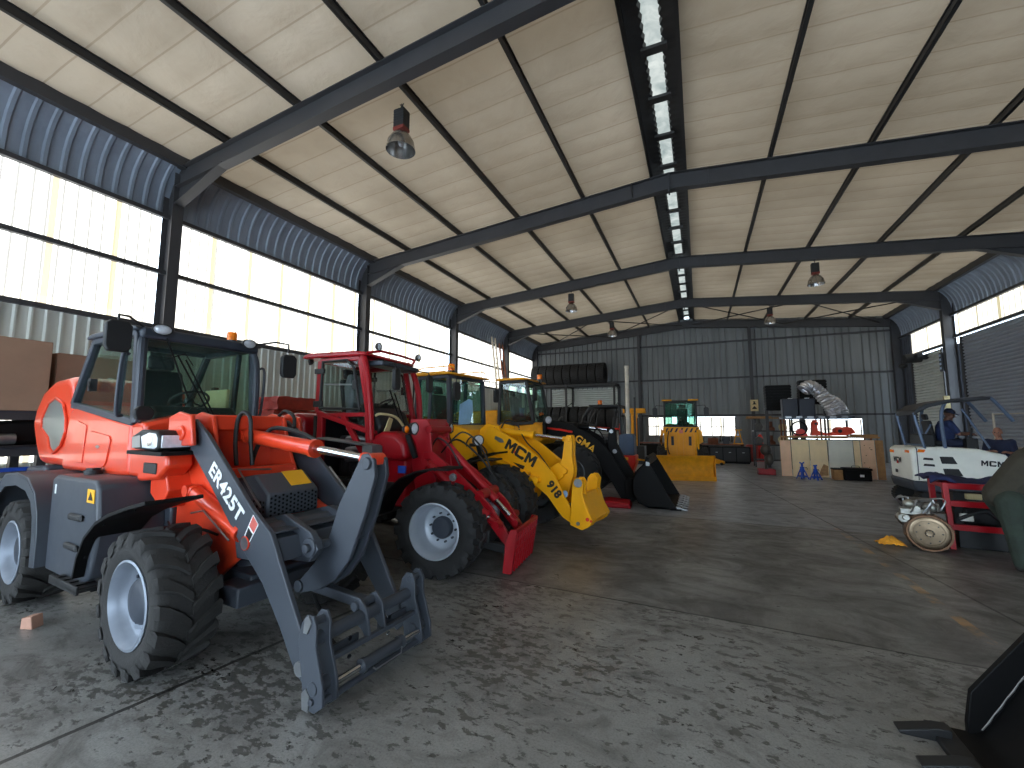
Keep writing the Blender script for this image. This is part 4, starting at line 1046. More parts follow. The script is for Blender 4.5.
# ------------------------------------------------------------------ crimson loader
def red_loader():
    t = thing('wheel_loader', 'crimson wheel loader with open engine bay and silver rims, second in the row', 'wheel loader', (-3.17, 5.53, 0), R(5), 'wheel loaders parked in a row')
    for x in (0.0, -2.75):
        for s in (-1, 1):
            wheel(t, (x, s * 0.735, 0.585), 0.585, 0.40, 0.335, M_RUB, M_RIM, M_DKGREY, 'block', 18, s, 0.62, 0.1 + x, key='red', hub_r=0.42)
        b = B(); b.cyl((x, -0.6, 0.585), (x, 0.6, 0.585), 0.11, seg=16); b.ball((x, 0, 0.585), (0.24, 0.25, 0.24)); b.done('axle', M_SATIN, t)
    b = B(); b.prism([(-3.6, 0.7), (-3.6, 1.1), (-0.9, 1.1), (-0.9, 0.75), (-1.3, 0.55), (-3.0, 0.55)], -0.5, 0.5, 'y'); b.done('rear_chassis', M_SATIN, t, bevel=0.02)
    b = B(); b.prism([(-3.7, 1.1), (-3.75, 1.7), (-3.5, 2.0), (-2.6, 2.1), (-2.45, 2.0), (-2.45, 1.1)], -0.58, 0.58, 'y'); b.done('rear_hood', M_RED, t, bevel=0.06, seg=3)
    # open engine bay: posts, engine block, pipes
    for s in (-1, 1):
        b = B(); b.bb(-2.18, -2.08, s * 0.62, s * 0.54, 1.1, 2.08); b.bar((-1.75, s * 0.58, 2.08), (-1.25, s * 0.58, 1.35), 0.06, 0.08)
        b.bar((-2.2, s * 0.58, 2.06), (-1.25, s * 0.58, 2.06), 0.06, 0.06)
        b.bar((-1.28, s * 0.58, 2.06), (-1.22, s * 0.58, 1.35), 0.08, 0.10); b.done('bay_frame', M_RED, t, bevel=0.01)
    b = B(); b.bb(-2.0, -1.35, -0.32, 0.32, 1.12, 1.75); b.bb(-1.9, -1.45, -0.22, 0.22, 1.75, 1.95); b.cyl((-1.4, -0.2, 1.3), (-1.34, -0.2, 1.3), 0.16, seg=20); b.cyl((-1.35, 0.1, 1.5), (-1.31, 0.1, 1.5), 0.10, seg=18)
    for i in range(4): b.bb(-1.95 + i * 0.16, -1.84 + i * 0.16, -0.34, -0.30, 1.2, 1.7)
    b.done('engine_block', M_SATIN, t, bevel=0.02)
    for i, z in enumerate((1.86, 1.70, 1.54, 1.40)):
        b = B(); b.tube([(-1.72, -0.48, z), (-1.5, -0.53, z + 0.02), (-1.34, -0.48, z - 0.01), (-1.28, -0.38, z + 0.05)], 0.04, 10, smooth=4); b.done('coolant_pipe', M_STEEL, t)
    b = B(); b.bb(-2.3, -2.25, -0.56, 0.56, 1.1, 2.05); b.bb(-2.25, -1.25, 0.30, 0.34, 1.1, 2.05); b.done('bay_liner', M_SATIN, t, smooth=0)
    b = B(); b.bar((-1.95, -0.74, 1.72), (-1.02, -0.74, 1.62), 0.22, 0.025); b.bb(-1.16, -1.0, -0.86, -0.62, 1.50, 1.62); b.done('side_step', mat('step_grey', (112, 114, 116), 0.5), t, bevel=0.006)
    b = B(); b.bb(-0.78, -0.66, -0.56, -0.53, 1.24, 1.34); b.done('blue_tag', M_BLUE, t)
    # front body under the windscreen
    b = B(); b.prism([(-1.3, 1.40), (-1.25, 1.74), (-1.05, 1.82), (-0.8, 1.80), (-0.66, 1.68), (-0.62, 1.42)], -0.6, 0.6, 'y'); b.done('front_body', M_RED, t, bevel=0.08, seg=4)
    b = B(); b.bb(-1.3, -0.72, -0.45, 0.45, 0.75, 1.42); b.done('front_pedestal', M_RED, t, bevel=0.03)
    # cab
    cab(t, ((-2.2, 2.10), (-2.18, 2.88), (-1.45, 2.90), (-1.22, 1.80)), 0.62, M_RED, M_CLEAR, M_RED, 0.075, (), (0.30, 0.16, 0.05), 0.08)
    b = B(); b.tube([(-1.42, -0.60, 2.97), (-1.34, -0.61, 2.78), (-1.26, -0.61, 2.3), (-1.20, -0.61, 1.70)], 0.05, 10, smooth=5); b.done('front_post', M_RED, t)
    b = B(); b.tube([(-1.42, 0.60, 2.97), (-1.30, 0.61, 2.80), (-1.18, 0.61, 2.4), (-1.14, 0.61, 1.80)], 0.05, 10, smooth=5); b.done('front_post', M_RED, t)
    # hinged side windows with black frames
    for s in (-1, 1):
        b = B(); y = s * 0.635; pts = [(-2.12, 2.16), (-2.10, 2.86), (-1.66, 2.87), (-1.53, 2.76), (-1.40, 2.14)]
        b.tube([(x, y, z) for x, z in pts + [pts[0]]], 0.022, 8); o = b.done('door_frame', M_SATIN, t)
        b = B(); b.bb(-2.24, -2.06, y - 0.02, y + 0.02, 2.68, 2.76); b.done('hinge', M_SATIN, o, bevel=0.01)
        b = B(); b.bb(-2.24, -2.08, y - 0.02, y + 0.02, 2.18, 2.27); b.done('hinge', M_SATIN, o, bevel=0.01)
        b = B(); b.tube([(-2.05, y, 2.52), (-1.52, y, 2.50)], 0.012, 6); b.done('grab_bar', M_STEEL, o)
        b = B(); b.box((-1.5, y, 2.5), (0.08, 0.04, 0.14)); b.done('door_handle', M_SATIN, o, bevel=0.01)
    b = B(); b.bb(-1.42, -1.12, -0.50, 0.50, 2.79, 2.87); b.done('sun_visor', M_DKGREY, t, bevel=0.02)
    b = B(); b.tube([(-1.34, -0.60, 2.97), (-1.20, -0.45, 3.01), (-1.17, 0.0, 3.01), (-1.17, 0.45, 3.0), (-1.3, 0.60, 2.97)], 0.022, 8); b.done('lamp_bar', M_RED, t)
    for y in (-0.54, 0.56): lamp_unit(t, 'work_light', (-1.16, y, 3.06), (1, 0, 0), 0.06, 0.06)
    lamp_unit(t, 'rear_light', (-2.45, -0.55, 2.90), (-0.6, -0.8, -0.2), 0.06, 0.06, ml=M_SATIN)
    seat(t, -1.85, 0, 1.98, s=0.95); steering(t, -1.42, 0, 2.22, r=0.17)
    b = B(); b.prism([(-1.98, 2.06), (-2.05, 2.5), (-1.98, 2.72), (-1.9, 2.72), (-1.86, 2.5), (-1.84, 2.06)], -0.24, 0.24, 'y'); b.done('plastic_cover', glass('plastic_wrap', (230, 236, 240), 0.12, 1.5, 0.35, (200, 206, 214)), t, bevel=0.04)
    b = B(); b.prism([(-1.6, 1.75), (-1.55, 2.2), (-1.42, 2.26), (-1.2, 2.08), (-1.12, 1.86), (-1.2, 1.75)], -0.5, 0.3, 'y'); b.done('dashboard', M_SATIN, t, bevel=0.05, seg=3)
    b = B(); b.tube([(-1.18, -0.56, 2.04), (-1.12, -0.52, 2.07), (-1.02, -0.3, 2.03), (-0.98, -0.15, 1.9)], 0.02, 8, smooth=4); b.prism([(-0.56, 1.70), (-0.40, 1.73), (-0.28, 2.0), (-0.36, 2.02)], -1.09, -1.07, 'x'); b.done('seat_guard', M_BEIGE, t)
    mirror(t, (-1.02, -0.3, 2.60), (0.15, 0.34), [(-1.25, -0.4, 2.84), (-1.04, -0.3, 2.82), (-1.02, -0.3, 2.74)])
    mirror(t, (-1.04, 0.72, 2.62), (0.15, 0.30), [(-1.25, 0.6, 2.84), (-1.06, 0.72, 2.82), (-1.04, 0.72, 2.74)])
    b = B(); b.tube([(-1.05, -0.08, 1.9), (-1.20, -0.2, 2.45)], 0.012, 6); b.done('wiper', M_BLK, t)
    b = B(); b.tube([(-1.04, 0.0, 1.9), (-1.18, -0.1, 2.40)], 0.010, 6); b.done('wiper', M_BLK, t)
    for s in (-1, 1):
        lamp_unit(t, 'headlight', (-0.52, s * 0.56, 1.86), (1, s * 0.15, 0), 0.085, 0.10)
        lamp_unit(t, 'turn_signal', (-0.56, s * 0.70, 1.85), (1, s * 0.3, 0), 0.055, 0.07, ml=M_AMBER)
        b = B(); b.bar((-0.62, s * 0.58, 1.78), (-0.50, s * 0.56, 1.45), 0.07, 0.07); b.done('lamp_bracket', M_BLK, t, bevel=0.01)
    # mast tower
    b = B()
    for s in (-1, 1): b.prism([(-0.74, 1.42), (-0.76, 2.0), (-0.50, 2.0), (-0.43, 1.92), (-0.38, 1.45), (-0.3, 1.0), (-0.6, 0.7)], s * 0.30, s * 0.26, 'y')
    b.bb(-0.50, -0.46, -0.28, 0.28, 1.0, 2.0); b.bb(-0.76, -0.5, -0.28, 0.28, 1.96, 2.0); b.bb(-0.7, 0.2, -0.28, 0.28, 0.62, 0.75)
    b.cyl((-0.44, -0.32, 1.84), (-0.44, 0.32, 1.84), 0.05, seg=14)
    b.done('mast', M_RED, t, bevel=0.012)
    b = B(); b.cyl((-0.455, 0, 1.86), (-0.45, 0, 1.86), 0.03, seg=12); b.done('bolt_hole', M_BLK, t)
    am = [(-0.56, 1.38), (-0.52, 1.52), (-0.38, 1.53), (0.05, 1.23), (0.52, 0.83), (0.78, 0.48), (0.82, 0.36), (0.76, 0.30), (0.66, 0.40), (0.42, 0.68), (0.0, 1.02), (-0.42, 1.30)]
    b = B()
    for s in (-1, 1): b.prism(am, s * 0.32, s * 0.27, 'y')
    b.cyl((0.35, -0.3, 0.95), (0.35, 0.3, 0.95), 0.07, seg=16); b.done('boom', M_RED, t, bevel=0.008)
    for s in (-1, 1): hyd(t, 'lift_cylinder', (-0.42, s * 0.38, 1.38), (0.64, s * 0.38, 0.60), 0.06, 0.88, M_RED, rod=0.03)
    hyd(t, 'tilt_cylinder', (-0.40, 0, 1.72), (0.78, 0, 0.56), 0.055, 0.75, M_RED)
    b = B(); b.cyl((0.02, -0.43, 1.2), (0.02, -0.46, 1.2), 0.055, seg=8); b.cyl((0.02, -0.46, 1.2), (0.02, -0.48, 1.2), 0.03, seg=6); b.done('valve_fitting', M_STEEL, t)
    # slotted red quick hitch
    b = B()
    y0, y1 = -0.50, 0.50
    b.prism([(0.76, 0.03), (0.80, 0.42), (0.87, 0.58), (0.94, 0.58), (0.95, 0.50), (0.88, 0.03)], y0, y0 + 0.04, 'y'); b.prism([(0.76, 0.03), (0.80, 0.42), (0.87, 0.58), (0.94, 0.58), (0.95, 0.50), (0.88, 0.03)], y1 - 0.04, y1, 'y')
    for k in range(9):
        y = y0 + 0.04 + k * (y1 - y0 - 0.08) / 8; b.bar((0.845, y, 0.03), (0.935, y, 0.55), 0.065, 0.03, (0, 1, 0))
    for f in (0.0, 0.2, 0.4, 0.6, 0.8, 1.0): b.bar((0.835 + 0.10 * f, y0, 0.05 + 0.5 * f), (0.835 + 0.10 * f, y1, 0.05 + 0.5 * f), 0.045, 0.05)
    b.prism([(0.70, 0.15), (0.72, 0.45), (0.82, 0.44), (0.80, 0.1)], -0.28, -0.24, 'y'); b.prism([(0.70, 0.15), (0.72, 0.45), (0.82, 0.44), (0.80, 0.1)], 0.24, 0.28, 'y')
    qh = b.done('quick_hitch', M_RED, t, bevel=0.006)
    b = B(); b.prism([(0.79, 0.05), (0.87, 0.53), (0.885, 0.53), (0.805, 0.05)], y0 + 0.03, y1 - 0.03, 'y'); b.done('backing_plate', M_BLK, qh)
    b = B(); b.bar((0.35, -0.2, 0.3), (0.78, -0.2, 0.24), 0.1, 0.12); b.bar((0.35, 0.2, 0.3), (0.78, 0.2, 0.24), 0.1, 0.12); b.bb(-0.3, 0.5, -0.3, 0.3, 0.32, 0.5); b.done('front_chassis', M_SATIN, t, bevel=0.02)
    for s in (-1, 1):
        line = [(-0.86, 0.72), (-0.80, 0.84), (-0.66, 1.04), (-0.48, 1.20), (-0.25, 1.30), (0.0, 1.34), (0.22, 1.34)]
        fender(t, line, 0.025, s * 0.54, s * 0.98, M_BLK, 'front_fender', 3)
        line = [(-3.5, 0.8), (-3.35, 1.1), (-3.0, 1.3), (-2.6, 1.3), (-2.2, 1.12), (-2.05, 0.75)]
        fender(t, line, 0.03, s * 0.54, s * 0.98, M_BLK, 'rear_fender')
    hose(t, [(-0.45, -0.2, 1.6), (-0.3, -0.3, 1.72), (-0.1, -0.34, 1.62), (0.1, -0.34, 1.3)], 0.014); hose(t, [(-0.4, 0.0, 1.5), (-0.1, -0.1, 1.7), (0.25, -0.05, 1.45), (0.5, 0, 1.1)], 0.014); hose(t, [(-0.42, 0.15, 1.55), (-0.2, 0.3, 1.8), (0.1, 0.3, 1.6), (0.3, 0.3, 1.2)], 0.014)
    b = B(); st = []
    for k in range(12):
        r_ = 0.085 if k % 2 == 0 else 0.05; st.append((r_ * math.cos(PI * k / 6), r_ * math.sin(PI * k / 6)))
    b.prism([(x - 0.86, z + 0.88) for x, z in st], -0.63, -0.62, 'y'); b.done('yellow_tag', mat('pale_yellow_card', (222, 196, 128), 0.8), t)
red_loader()

# ------------------------------------------------------------------ yellow loader lettered on the arm
def yellow_loader():
    t = thing('wheel_loader', 'bright yellow wheel loader with bent lettered arm and empty yellow hitch, third in the row', 'wheel loader', (-3.15, 7.45, 0), R(-6), 'wheel loaders parked in a row')
    for x in (0.08, -2.7):
        for s in (-1, 1):
            wheel(t, (x, s * 0.735, 0.62), 0.62, 0.42, 0.35, M_RUB, M_RIMD, M_SATIN, 'block', 18, s, 0.62, 0.4 + x, key='yel', hub_r=0.42)
        b = B(); b.cyl((x, -0.6, 0.62), (x, 0.6, 0.62), 0.12, seg=16); b.ball((x, 0, 0.62), (0.26, 0.26, 0.26)); b.done('axle', M_YEL, t)
    b = B(); b.prism([(-3.6, 0.7), (-3.6, 1.2), (-0.8, 1.2), (-0.8, 0.75), (-1.3, 0.6), (-3.0, 0.6)], -0.5, 0.5, 'y'); b.done('rear_chassis', M_SATIN, t, bevel=0.02)
    b = B(); b.prism([(-3.8, 0.9), (-3.85, 1.7), (-3.5, 2.05), (-2.2, 2.1), (-2.1, 1.2), (-3.4, 0.9)], -0.58, 0.58, 'y'); b.done('rear_hood', M_YEL, t, bevel=0.07, seg=3)
    b = B(); b.prism([(-2.1, 1.1), (-2.1, 1.75), (-1.1, 1.92), (-0.75, 1.82), (-0.6, 1.6), (-0.62, 1.25), (-1.0, 1.1)], -0.6, 0.6, 'y'); b.done('cab_shell', M_YEL, t, bevel=0.06, seg=3)
    cab(t, ((-2.05, 1.80), (-1.95, 2.86), (-1.20, 2.86), (-1.16, 1.92)), 0.62, M_DKGREY, M_GLT, M_YEL2, 0.08, (0.42,), (0.14, 0.14, 0.06), 0.07)
    for s in (-1, 1):
        b = B(); b.tube([(-2.0, s * 0.7, 2.0), (-1.98, s * 0.7, 2.8)], 0.018, 8); b.done('grab_rail', M_SATIN, t)
    b = B(); b.tube([(-2.0, -0.55, 3.02), (-1.9, -0.55, 3.06), (-1.2, -0.55, 3.06), (-1.1, -0.55, 3.02)], 0.012, 6); b.done('roof_rail', M_YEL2, t)
    b = B(); b.tube([(-2.0, 0.55, 3.02), (-1.9, 0.55, 3.06), (-1.2, 0.55, 3.06), (-1.1, 0.55, 3.02)], 0.012, 6); b.done('roof_rail', M_YEL2, t)
    beacon(t, -1.40, -0.25, 2.97, 1.4)
    mirror(t, (-0.98, -0.62, 2.55), (0.20, 0.34), [(-1.15, -0.55, 2.86), (-1.0, -0.62, 2.84), (-0.98, -0.62, 2.7)])
    mirror(t, (-0.98, 0.80, 2.55), (0.16, 0.30), [(-1.15, 0.58, 2.86), (-1.0, 0.80, 2.84), (-0.98, 0.80, 2.7)])
    seat(t, -1.65, 0, 1.85); steering(t, -1.32, 0, 2.1, r=0.18)
    b = B(); b.prism([(-0.36, 1.92), (0.02, 1.94), (0.12, 2.2), (0.10, 2.42), (-0.02, 2.44), (-0.32, 2.32)], -1.125, -1.115, 'x'); b.done('windscreen_paper', M_PAPER, t, smooth=0)
    for s in (-1, 1):
        lamp_unit(t, 'headlight', (-0.38, s * 0.74, 1.64), (1, s * 0.25, 0), 0.095, 0.10, 1.25)
        b = B(); b.bar((-0.62, s * 0.66, 1.55), (-0.45, s * 0.72, 1.56), 0.06, 0.06); b.bar((-0.42, s * 0.72, 1.58), (-0.36, s * 0.70, 1.36), 0.07, 0.07); b.done('lamp_bracket', M_BLK, t, bevel=0.01)
    b = B()
    for s in (-1, 1): b.prism([(-0.62, 0.75), (-0.72, 1.2), (-0.66, 1.84), (-0.5, 1.95), (-0.24, 1.9), (-0.12, 1.6), (0.2, 0.95), (0.3, 0.7), (0.0, 0.55)], s * 0.30, s * 0.25, 'y')
    b.bb(-0.55, -0.48, -0.28, 0.28, 0.8, 1.9); b.bb(-0.5, 0.25, -0.28, 0.28, 0.7, 0.78); b.done('mast', M_YEL, t, bevel=0.012)
    am = [(-0.52, 1.70), (-0.44, 1.88), (-0.30, 1.88), (0.30, 1.58), (0.72, 1.28), (0.92, 1.06), (1.10, 0.72), (1.28, 0.46), (1.46, 0.34), (1.40, 0.24), (1.26, 0.28), (1.05, 0.40), (0.78, 0.72), (0.58, 0.86), (0.30, 1.02), (-0.10, 1.28), (-0.40, 1.52)]
    b = B()
    for s in (-1, 1): b.prism(am, s * 0.39, s * 0.34, 'y')
    b.cyl((0.72, -0.36, 1.02), (0.72, 0.36, 1.02), 0.09, seg=18)
    for s in (-0.12, 0.12): b.prism([(0.6, 0.9), (0.66, 1.14), (0.88, 1.26), (1.0, 1.18), (0.98, 1.02), (0.8, 0.88)], s - 0.02, s + 0.02, 'y')
    boom = b.done('boom', M_YEL, t, bevel=0.012)
    def onarm(s_, x, z, ang, w, h, m=M_DECALB, bold=0.06):
        a = R(ang); return text(s_, m, boom, 'lettering', (x, -0.393, z), (math.cos(a), 0, math.sin(a)), (-math.sin(a), 0, math.cos(a)), w, h, 0.004, bold)
    a = R(-29); block_text('MCM', M_DECALB, boom, 'lettering', (-0.06, -0.393, 1.50), (math.cos(a), 0, math.sin(a)), (-math.sin(a), 0, math.cos(a)), 0.66, 0.20, 0.10)
    b = B(); b.prism([(0.155, 1.46), (0.21, 1.43), (0.19, 1.39), (0.135, 1.42)], -0.396, -0.393, 'y'); b.done('red_mark', M_DECALR, boom, smooth=0)
    b = B(); b.prism([(0.12, 1.26), (0.36, 1.20), (0.32, 1.12), (0.26, 1.16)], -0.395, -0.393, 'y'); b.done('black_swoosh', M_DECALB, boom, smooth=0)
    onarm('918', 0.76, 0.90, -49, 0.30, 0.16, bold=0.05)
    b = B(); b.prism([(-0.25, 1.72), (-0.1, 1.66), (-0.06, 1.60), (-0.16, 1.60), (-0.27, 1.66)], -0.395, -0.393, 'y'); b.done('silver_sticker', M_STEEL, boom, smooth=0)
    b = B(); b.prism([(0.0, 1.22), (0.1, 1.18), (0.06, 1.14), (-0.06, 1.18)], -0.395, -0.393, 'y'); b.done('silver_sticker', M_STEEL, boom, smooth=0)
    lv = [(0.98, 1.66), (1.02, 1.74), (1.10, 1.74), (1.13, 1.66), (1.12, 1.40), (1.15, 1.16), (1.14, 1.04), (1.02, 0.62), (0.92, 0.52), (0.84, 0.56), (0.86, 0.80), (0.84, 1.06), (0.94, 1.36)]
    b = B()
    for s in (-0.06, 0.06): b.prism(lv, s - 0.03, s + 0.03, 'y')
    b.cyl((1.0, -0.15, 1.12), (1.0, 0.15, 1.12), 0.05, seg=16); b.cyl((1.06, -0.12, 1.67), (1.06, 0.12, 1.67), 0.045, seg=14)
    b.done('bell_crank', M_YEL, t, bevel=0.01)
    hyd(t, 'tilt_cylinder', (-0.38, 0, 1.80), (1.05, 0, 1.66), 0.065, 0.52, M_YEL, rod=0.034)
    for s in (-1, 1): hyd(t, 'lift_cylinder', (-0.42, s * 0.45, 1.36), (0.62, s * 0.45, 0.98), 0.06, 0.85, M_YEL)
    b = B(); b.bar((0.9, 0, 0.58), (1.42, 0, 0.72), 0.10, 0.09); b.done('tilt_link', M_YEL, t, bevel=0.01)
    b = B(); b.ball((1.02, -0.17, 0.74), (0.05, 0.015, 0.06)); b.done('name_badge', M_PAPER, t)
    # yellow hitch plates
    hp = [(1.22, 0.30), (1.24, 0.72), (1.27, 0.98), (1.33, 1.06), (1.41, 1.06), (1.46, 0.98), (1.44, 0.82), (1.50, 0.60), (1.61, 0.40), (1.55, 0.31), (1.42, 0.24)]
    b = B()
    for y in (-0.44, -0.28, 0.28, 0.44): b.prism(hp, y - 0.02, y + 0.02, 'y')
    for s in (-1, 1): b.cyl((1.37, s * 0.47, 0.98), (1.37, s * 0.25, 0.98), 0.05, seg=16)
    b.prism([(1.40, 0.28), (1.38, 0.80), (1.43, 0.80), (1.51, 0.60), (1.60, 0.40), (1.54, 0.32)], -0.44, 0.44, 'y')
    b.cyl((1.30, -0.44, 0.36), (1.30, 0.44, 0.36), 0.05, seg=16)
    b.done('quick_hitch', M_YEL, t, bevel=0.012)
    b = B(); b.cyl((1.37, -0.475, 0.98), (1.37, -0.465, 0.98), 0.07, seg=18); b.done('pin', M_STEEL, t)
    b = B(); b.cyl((1.36, -0.47, 0.34), (1.36, -0.46, 0.34), 0.03, seg=12); b.done('pin', M_STEEL, t)
    b = B(); b.cyl((1.52, -0.47, 0.42), (1.52, -0.46, 0.42), 0.03, seg=12); b.done('red_cap', M_DECALR, t)
    b = B(); b.cyl((1.58, -0.47, 0.40), (1.58, -0.46, 0.40), 0.02, seg=12); b.done('red_cap', M_DECALR, t)
    for s in (-1, 1):
        line = [(-0.92, 0.85), (-0.82, 1.02), (-0.62, 1.20), (-0.38, 1.32), (-0.10, 1.40), (0.1, 1.43)]
        fender(t, line, 0.03, s * 0.54, s * 0.98, M_BLK, 'front_fender', 3)
        line = [(-3.45, 0.85), (-3.3, 1.15), (-2.95, 1.36), (-2.5, 1.36), (-2.15, 1.15), (-2.0, 0.8)]
        fender(t, line, 0.03, s * 0.54, s * 0.98, M_BLK, 'rear_fender')
    hose(t, [(-0.6, -0.5, 1.3), (-0.75, -0.6, 1.55), (-0.6, -0.62, 1.7), (-0.42, -0.6, 1.5), (-0.5, -0.55, 1.3)], 0.014); hose(t, [(-0.55, -0.45, 1.35), (-0.5, -0.6, 1.6), (-0.3, -0.62, 1.45), (-0.35, -0.5, 1.25)], 0.012)
    hose(t, [(-0.3, -0.1, 1.86), (-0.2, -0.1, 2.0), (0.0, -0.1, 1.96), (0.08, -0.08, 1.86)], 0.016)
    hose(t, [(0.0, 0.05, 1.84), (0.3, -0.2, 1.6), (0.6, -0.3, 1.4), (0.8, -0.3, 1.15)], 0.012)
yellow_loader()

# ------------------------------------------------------------------ black-armed loader with toothed bucket
def black_loader():
    t = thing('wheel_loader', 'black-armed wheel loader with yellow letters on its arm and a toothed black bucket', 'wheel loader', (-2.72, 11.5, 0), 0, 'wheel loaders parked in a row')
    for x in (-0.28, -3.1):
        for s in (-1, 1):
            wheel(t, (x, s * 0.86, 0.72), 0.72, 0.46, 0.37, M_RUB, M_RIMD, M_SATIN, 'bar', 22, s, 0.5, 0.2 + x, key='gma', hub_r=0.42)
        b = B(); b.cyl((x, -0.7, 0.72), (x, 0.7, 0.72), 0.13, seg=16); b.ball((x, 0, 0.72), (0.3, 0.3, 0.3)); b.done('axle', M_BLK, t)
    b = B(); b.prism([(-4.0, 0.8), (-4.0, 1.4), (-1.0, 1.4), (-0.9, 0.85), (-1.4, 0.7), (-3.4, 0.7)], -0.55, 0.55, 'y'); b.done('rear_chassis', M_BLK, t, bevel=0.03)
    b = B(); b.prism([(-4.2, 1.1), (-4.25, 1.9), (-3.9, 2.3), (-2.5, 2.35), (-2.4, 1.4), (-3.8, 1.1)], -0.65, 0.65, 'y'); b.done('rear_hood', M_YEL2, t, bevel=0.08, seg=3)
    b = B(); b.prism([(-2.5, 1.35), (-2.5, 1.80), (-1.6, 1.95), (-1.35, 2.0), (-1.15, 1.9), (-1.05, 1.6), (-1.3, 1.35)], -0.68, 0.68, 'y'); b.done('cab_shell', M_YEL2, t, bevel=0.09, seg=4)
    cab(t, ((-2.45, 1.95), (-2.40, 3.12), (-1.62, 3.14), (-1.40, 1.98)), 0.68, M_SATIN, M_GL, M_YEL2, 0.085, (0.0,), (0.12, 0.12, 0.06), 0.06)
    beacon(t, -1.62, 0.45, 3.24, 1.5)
    lamp_unit(t, 'work_light', (-1.42, 0.0, 3.18), (1, 0, -0.1), 0.06, 0.06, 1.4)
    mirror(t, (-1.30, -0.80, 2.75), (0.20, 0.36), [(-1.6, -0.66, 3.0), (-1.32, -0.8, 3.0), (-1.30, -0.8, 2.9)])
    seat(t, -2.0, 0, 2.05); steering(t, -1.66, 0, 2.3)
    b = B(); b.prism([(-0.55, 1.35), (-0.75, 1.5), (-0.95, 1.9), (-0.6, 2.0), (-0.35, 1.98), (-0.25, 1.6), (0.1, 1.0), (0.0, 0.7), (-0.7, 0.8)], -0.33, 0.33, 'y'); b.done('mast', M_BLK, t, bevel=0.02)
    for s in (-1, 1):
        lamp_unit(t, 'headlight', (-0.98, s * 0.62, 2.06), (0.9, s * 0.4, 0), 0.11, 0.10, 1.3)
        b = B(); b.bb(-1.14, -1.04, s * 0.68, s * 0.56, 1.6, 2.0); b.done('lamp_bracket', M_BLK, t, bevel=0.02)
    am = [(-1.28, 1.78), (-1.20, 2.02), (-0.95, 2.06), (-0.45, 1.96), (0.10, 1.68), (0.50, 1.36), (0.80, 0.92), (1.02, 0.52), (1.28, 0.26), (1.22, 0.08), (1.02, 0.02), (0.85, 0.10), (0.62, 0.50), (0.36, 0.86), (0.02, 1.14), (-0.5, 1.48), (-0.9, 1.62)]
    b = B()
    for s in (-1, 1): b.prism(am, s * 0.46, s * 0.40, 'y')
    b.cyl((0.45, -0.42, 1.1), (0.45, 0.42, 1.1), 0.1, seg=16); boom = b.done('boom', M_BLK, t, bevel=0.012)
    text('GMA', M_DECALY, boom, 'lettering', (-0.33, -0.463, 1.53), (0.78, 0, -0.56), (0.56, 0, 0.78), 0.60, 0.20, 0.004, 0.02)
    b = B(); b.tube([(-1.25, -0.52, 1.86), (-0.7, -0.52, 1.80), (-0.36, -0.52, 1.74)], 0.028, 8); b.done('red_guard_bar', M_BRED, t)
    lv = [(0.50, 1.78), (0.55, 1.86), (0.62, 1.86), (0.68, 1.76), (0.70, 1.45), (0.86, 1.12), (1.16, 0.60), (1.10, 0.50), (0.98, 0.52), (0.70, 0.86), (0.50, 1.20), (0.48, 1.5)]
    b = B(); b.prism(lv, -0.1, 0.1, 'y'); b.done('bell_crank', M_BLK, t, bevel=0.012)
    b = B(); b.cyl((0.58, -0.13, 1.76), (0.58, -0.1, 1.76), 0.05, seg=14); b.done('pin', M_STEEL, t)
    b = B(); b.cyl((0.66, -0.13, 1.24), (0.66, -0.1, 1.24), 0.055, seg=14); b.done('pin', M_STEEL, t)
    hyd(t, 'tilt_cylinder', (-0.80, 0, 1.95), (0.58, 0, 1.78), 0.075, 0.55, M_BLK, rod=0.038)
    # bucket: curved shell, side cheeks, cutting edge, teeth
    prof = [(2.36, 0.035), (1.75, 0.03), (1.52, 0.12), (1.40, 0.34), (1.40, 0.62), (1.50, 0.86), (1.62, 0.98), (1.74, 1.10)]
    W = 1.06
    b = B(); b.band(prof, -0.035, -W, W, 'y')
    cheek = prof + [(1.80, 1.02)]
    for s in (-1, 1): b.prism(cheek, s * W, s * (W - 0.035), 'y')
    b.prism([(1.66, 1.0), (1.70, 1.18), (1.77, 1.14), (1.80, 1.0)], -0.9, 0.9, 'y')
    b.bb(2.22, 2.46, -W - 0.01, W + 0.01, 0.012, 0.045)
    for y in (-0.5, 0.5): b.prism([(1.42, 0.2), (1.30, 0.14), (1.16, 0.2), (1.14, 0.5), (1.22, 0.62), (1.44, 0.6)], y - 0.03, y + 0.03, 'y')
    bk = b.done('bucket', M_BLK, t, bevel=0.006); bk.location = (-0.18, 0, 0)
    for k in range(7):
        y = -W + 0.08 + k * (2 * W - 0.16) / 6
        b = B(); b.prism([(2.34, 0.02), (2.34, 0.09), (2.46, 0.075), (2.60, 0.03), (2.58, 0.015)], y - 0.045, y + 0.045, 'y'); b.done('tooth', M_STEEL, bk, bevel=0.006)
    b = B(); b.prism([(1.72, 0.98), (1.72, 1.08), (1.80, 1.06), (1.80, 0.98)], -W - 0.003, -W, 'y'); b.done('bright_patch', M_STEEL, bk, smooth=0)
    for s in (-1, 1):
        line = [(-1.16, 0.9), (-1.12, 1.1), (-1.0, 1.3), (-0.85, 1.42)]
        fender(t, line, 0.03, s * 0.62, s * 1.1, M_BLK, 'front_fender')
    hose(t, [(-0.3, -0.2, 1.95), (0.0, -0.22, 2.0), (0.3, -0.2, 1.75), (0.45, -0.2, 1.45)], 0.018)
black_loader()

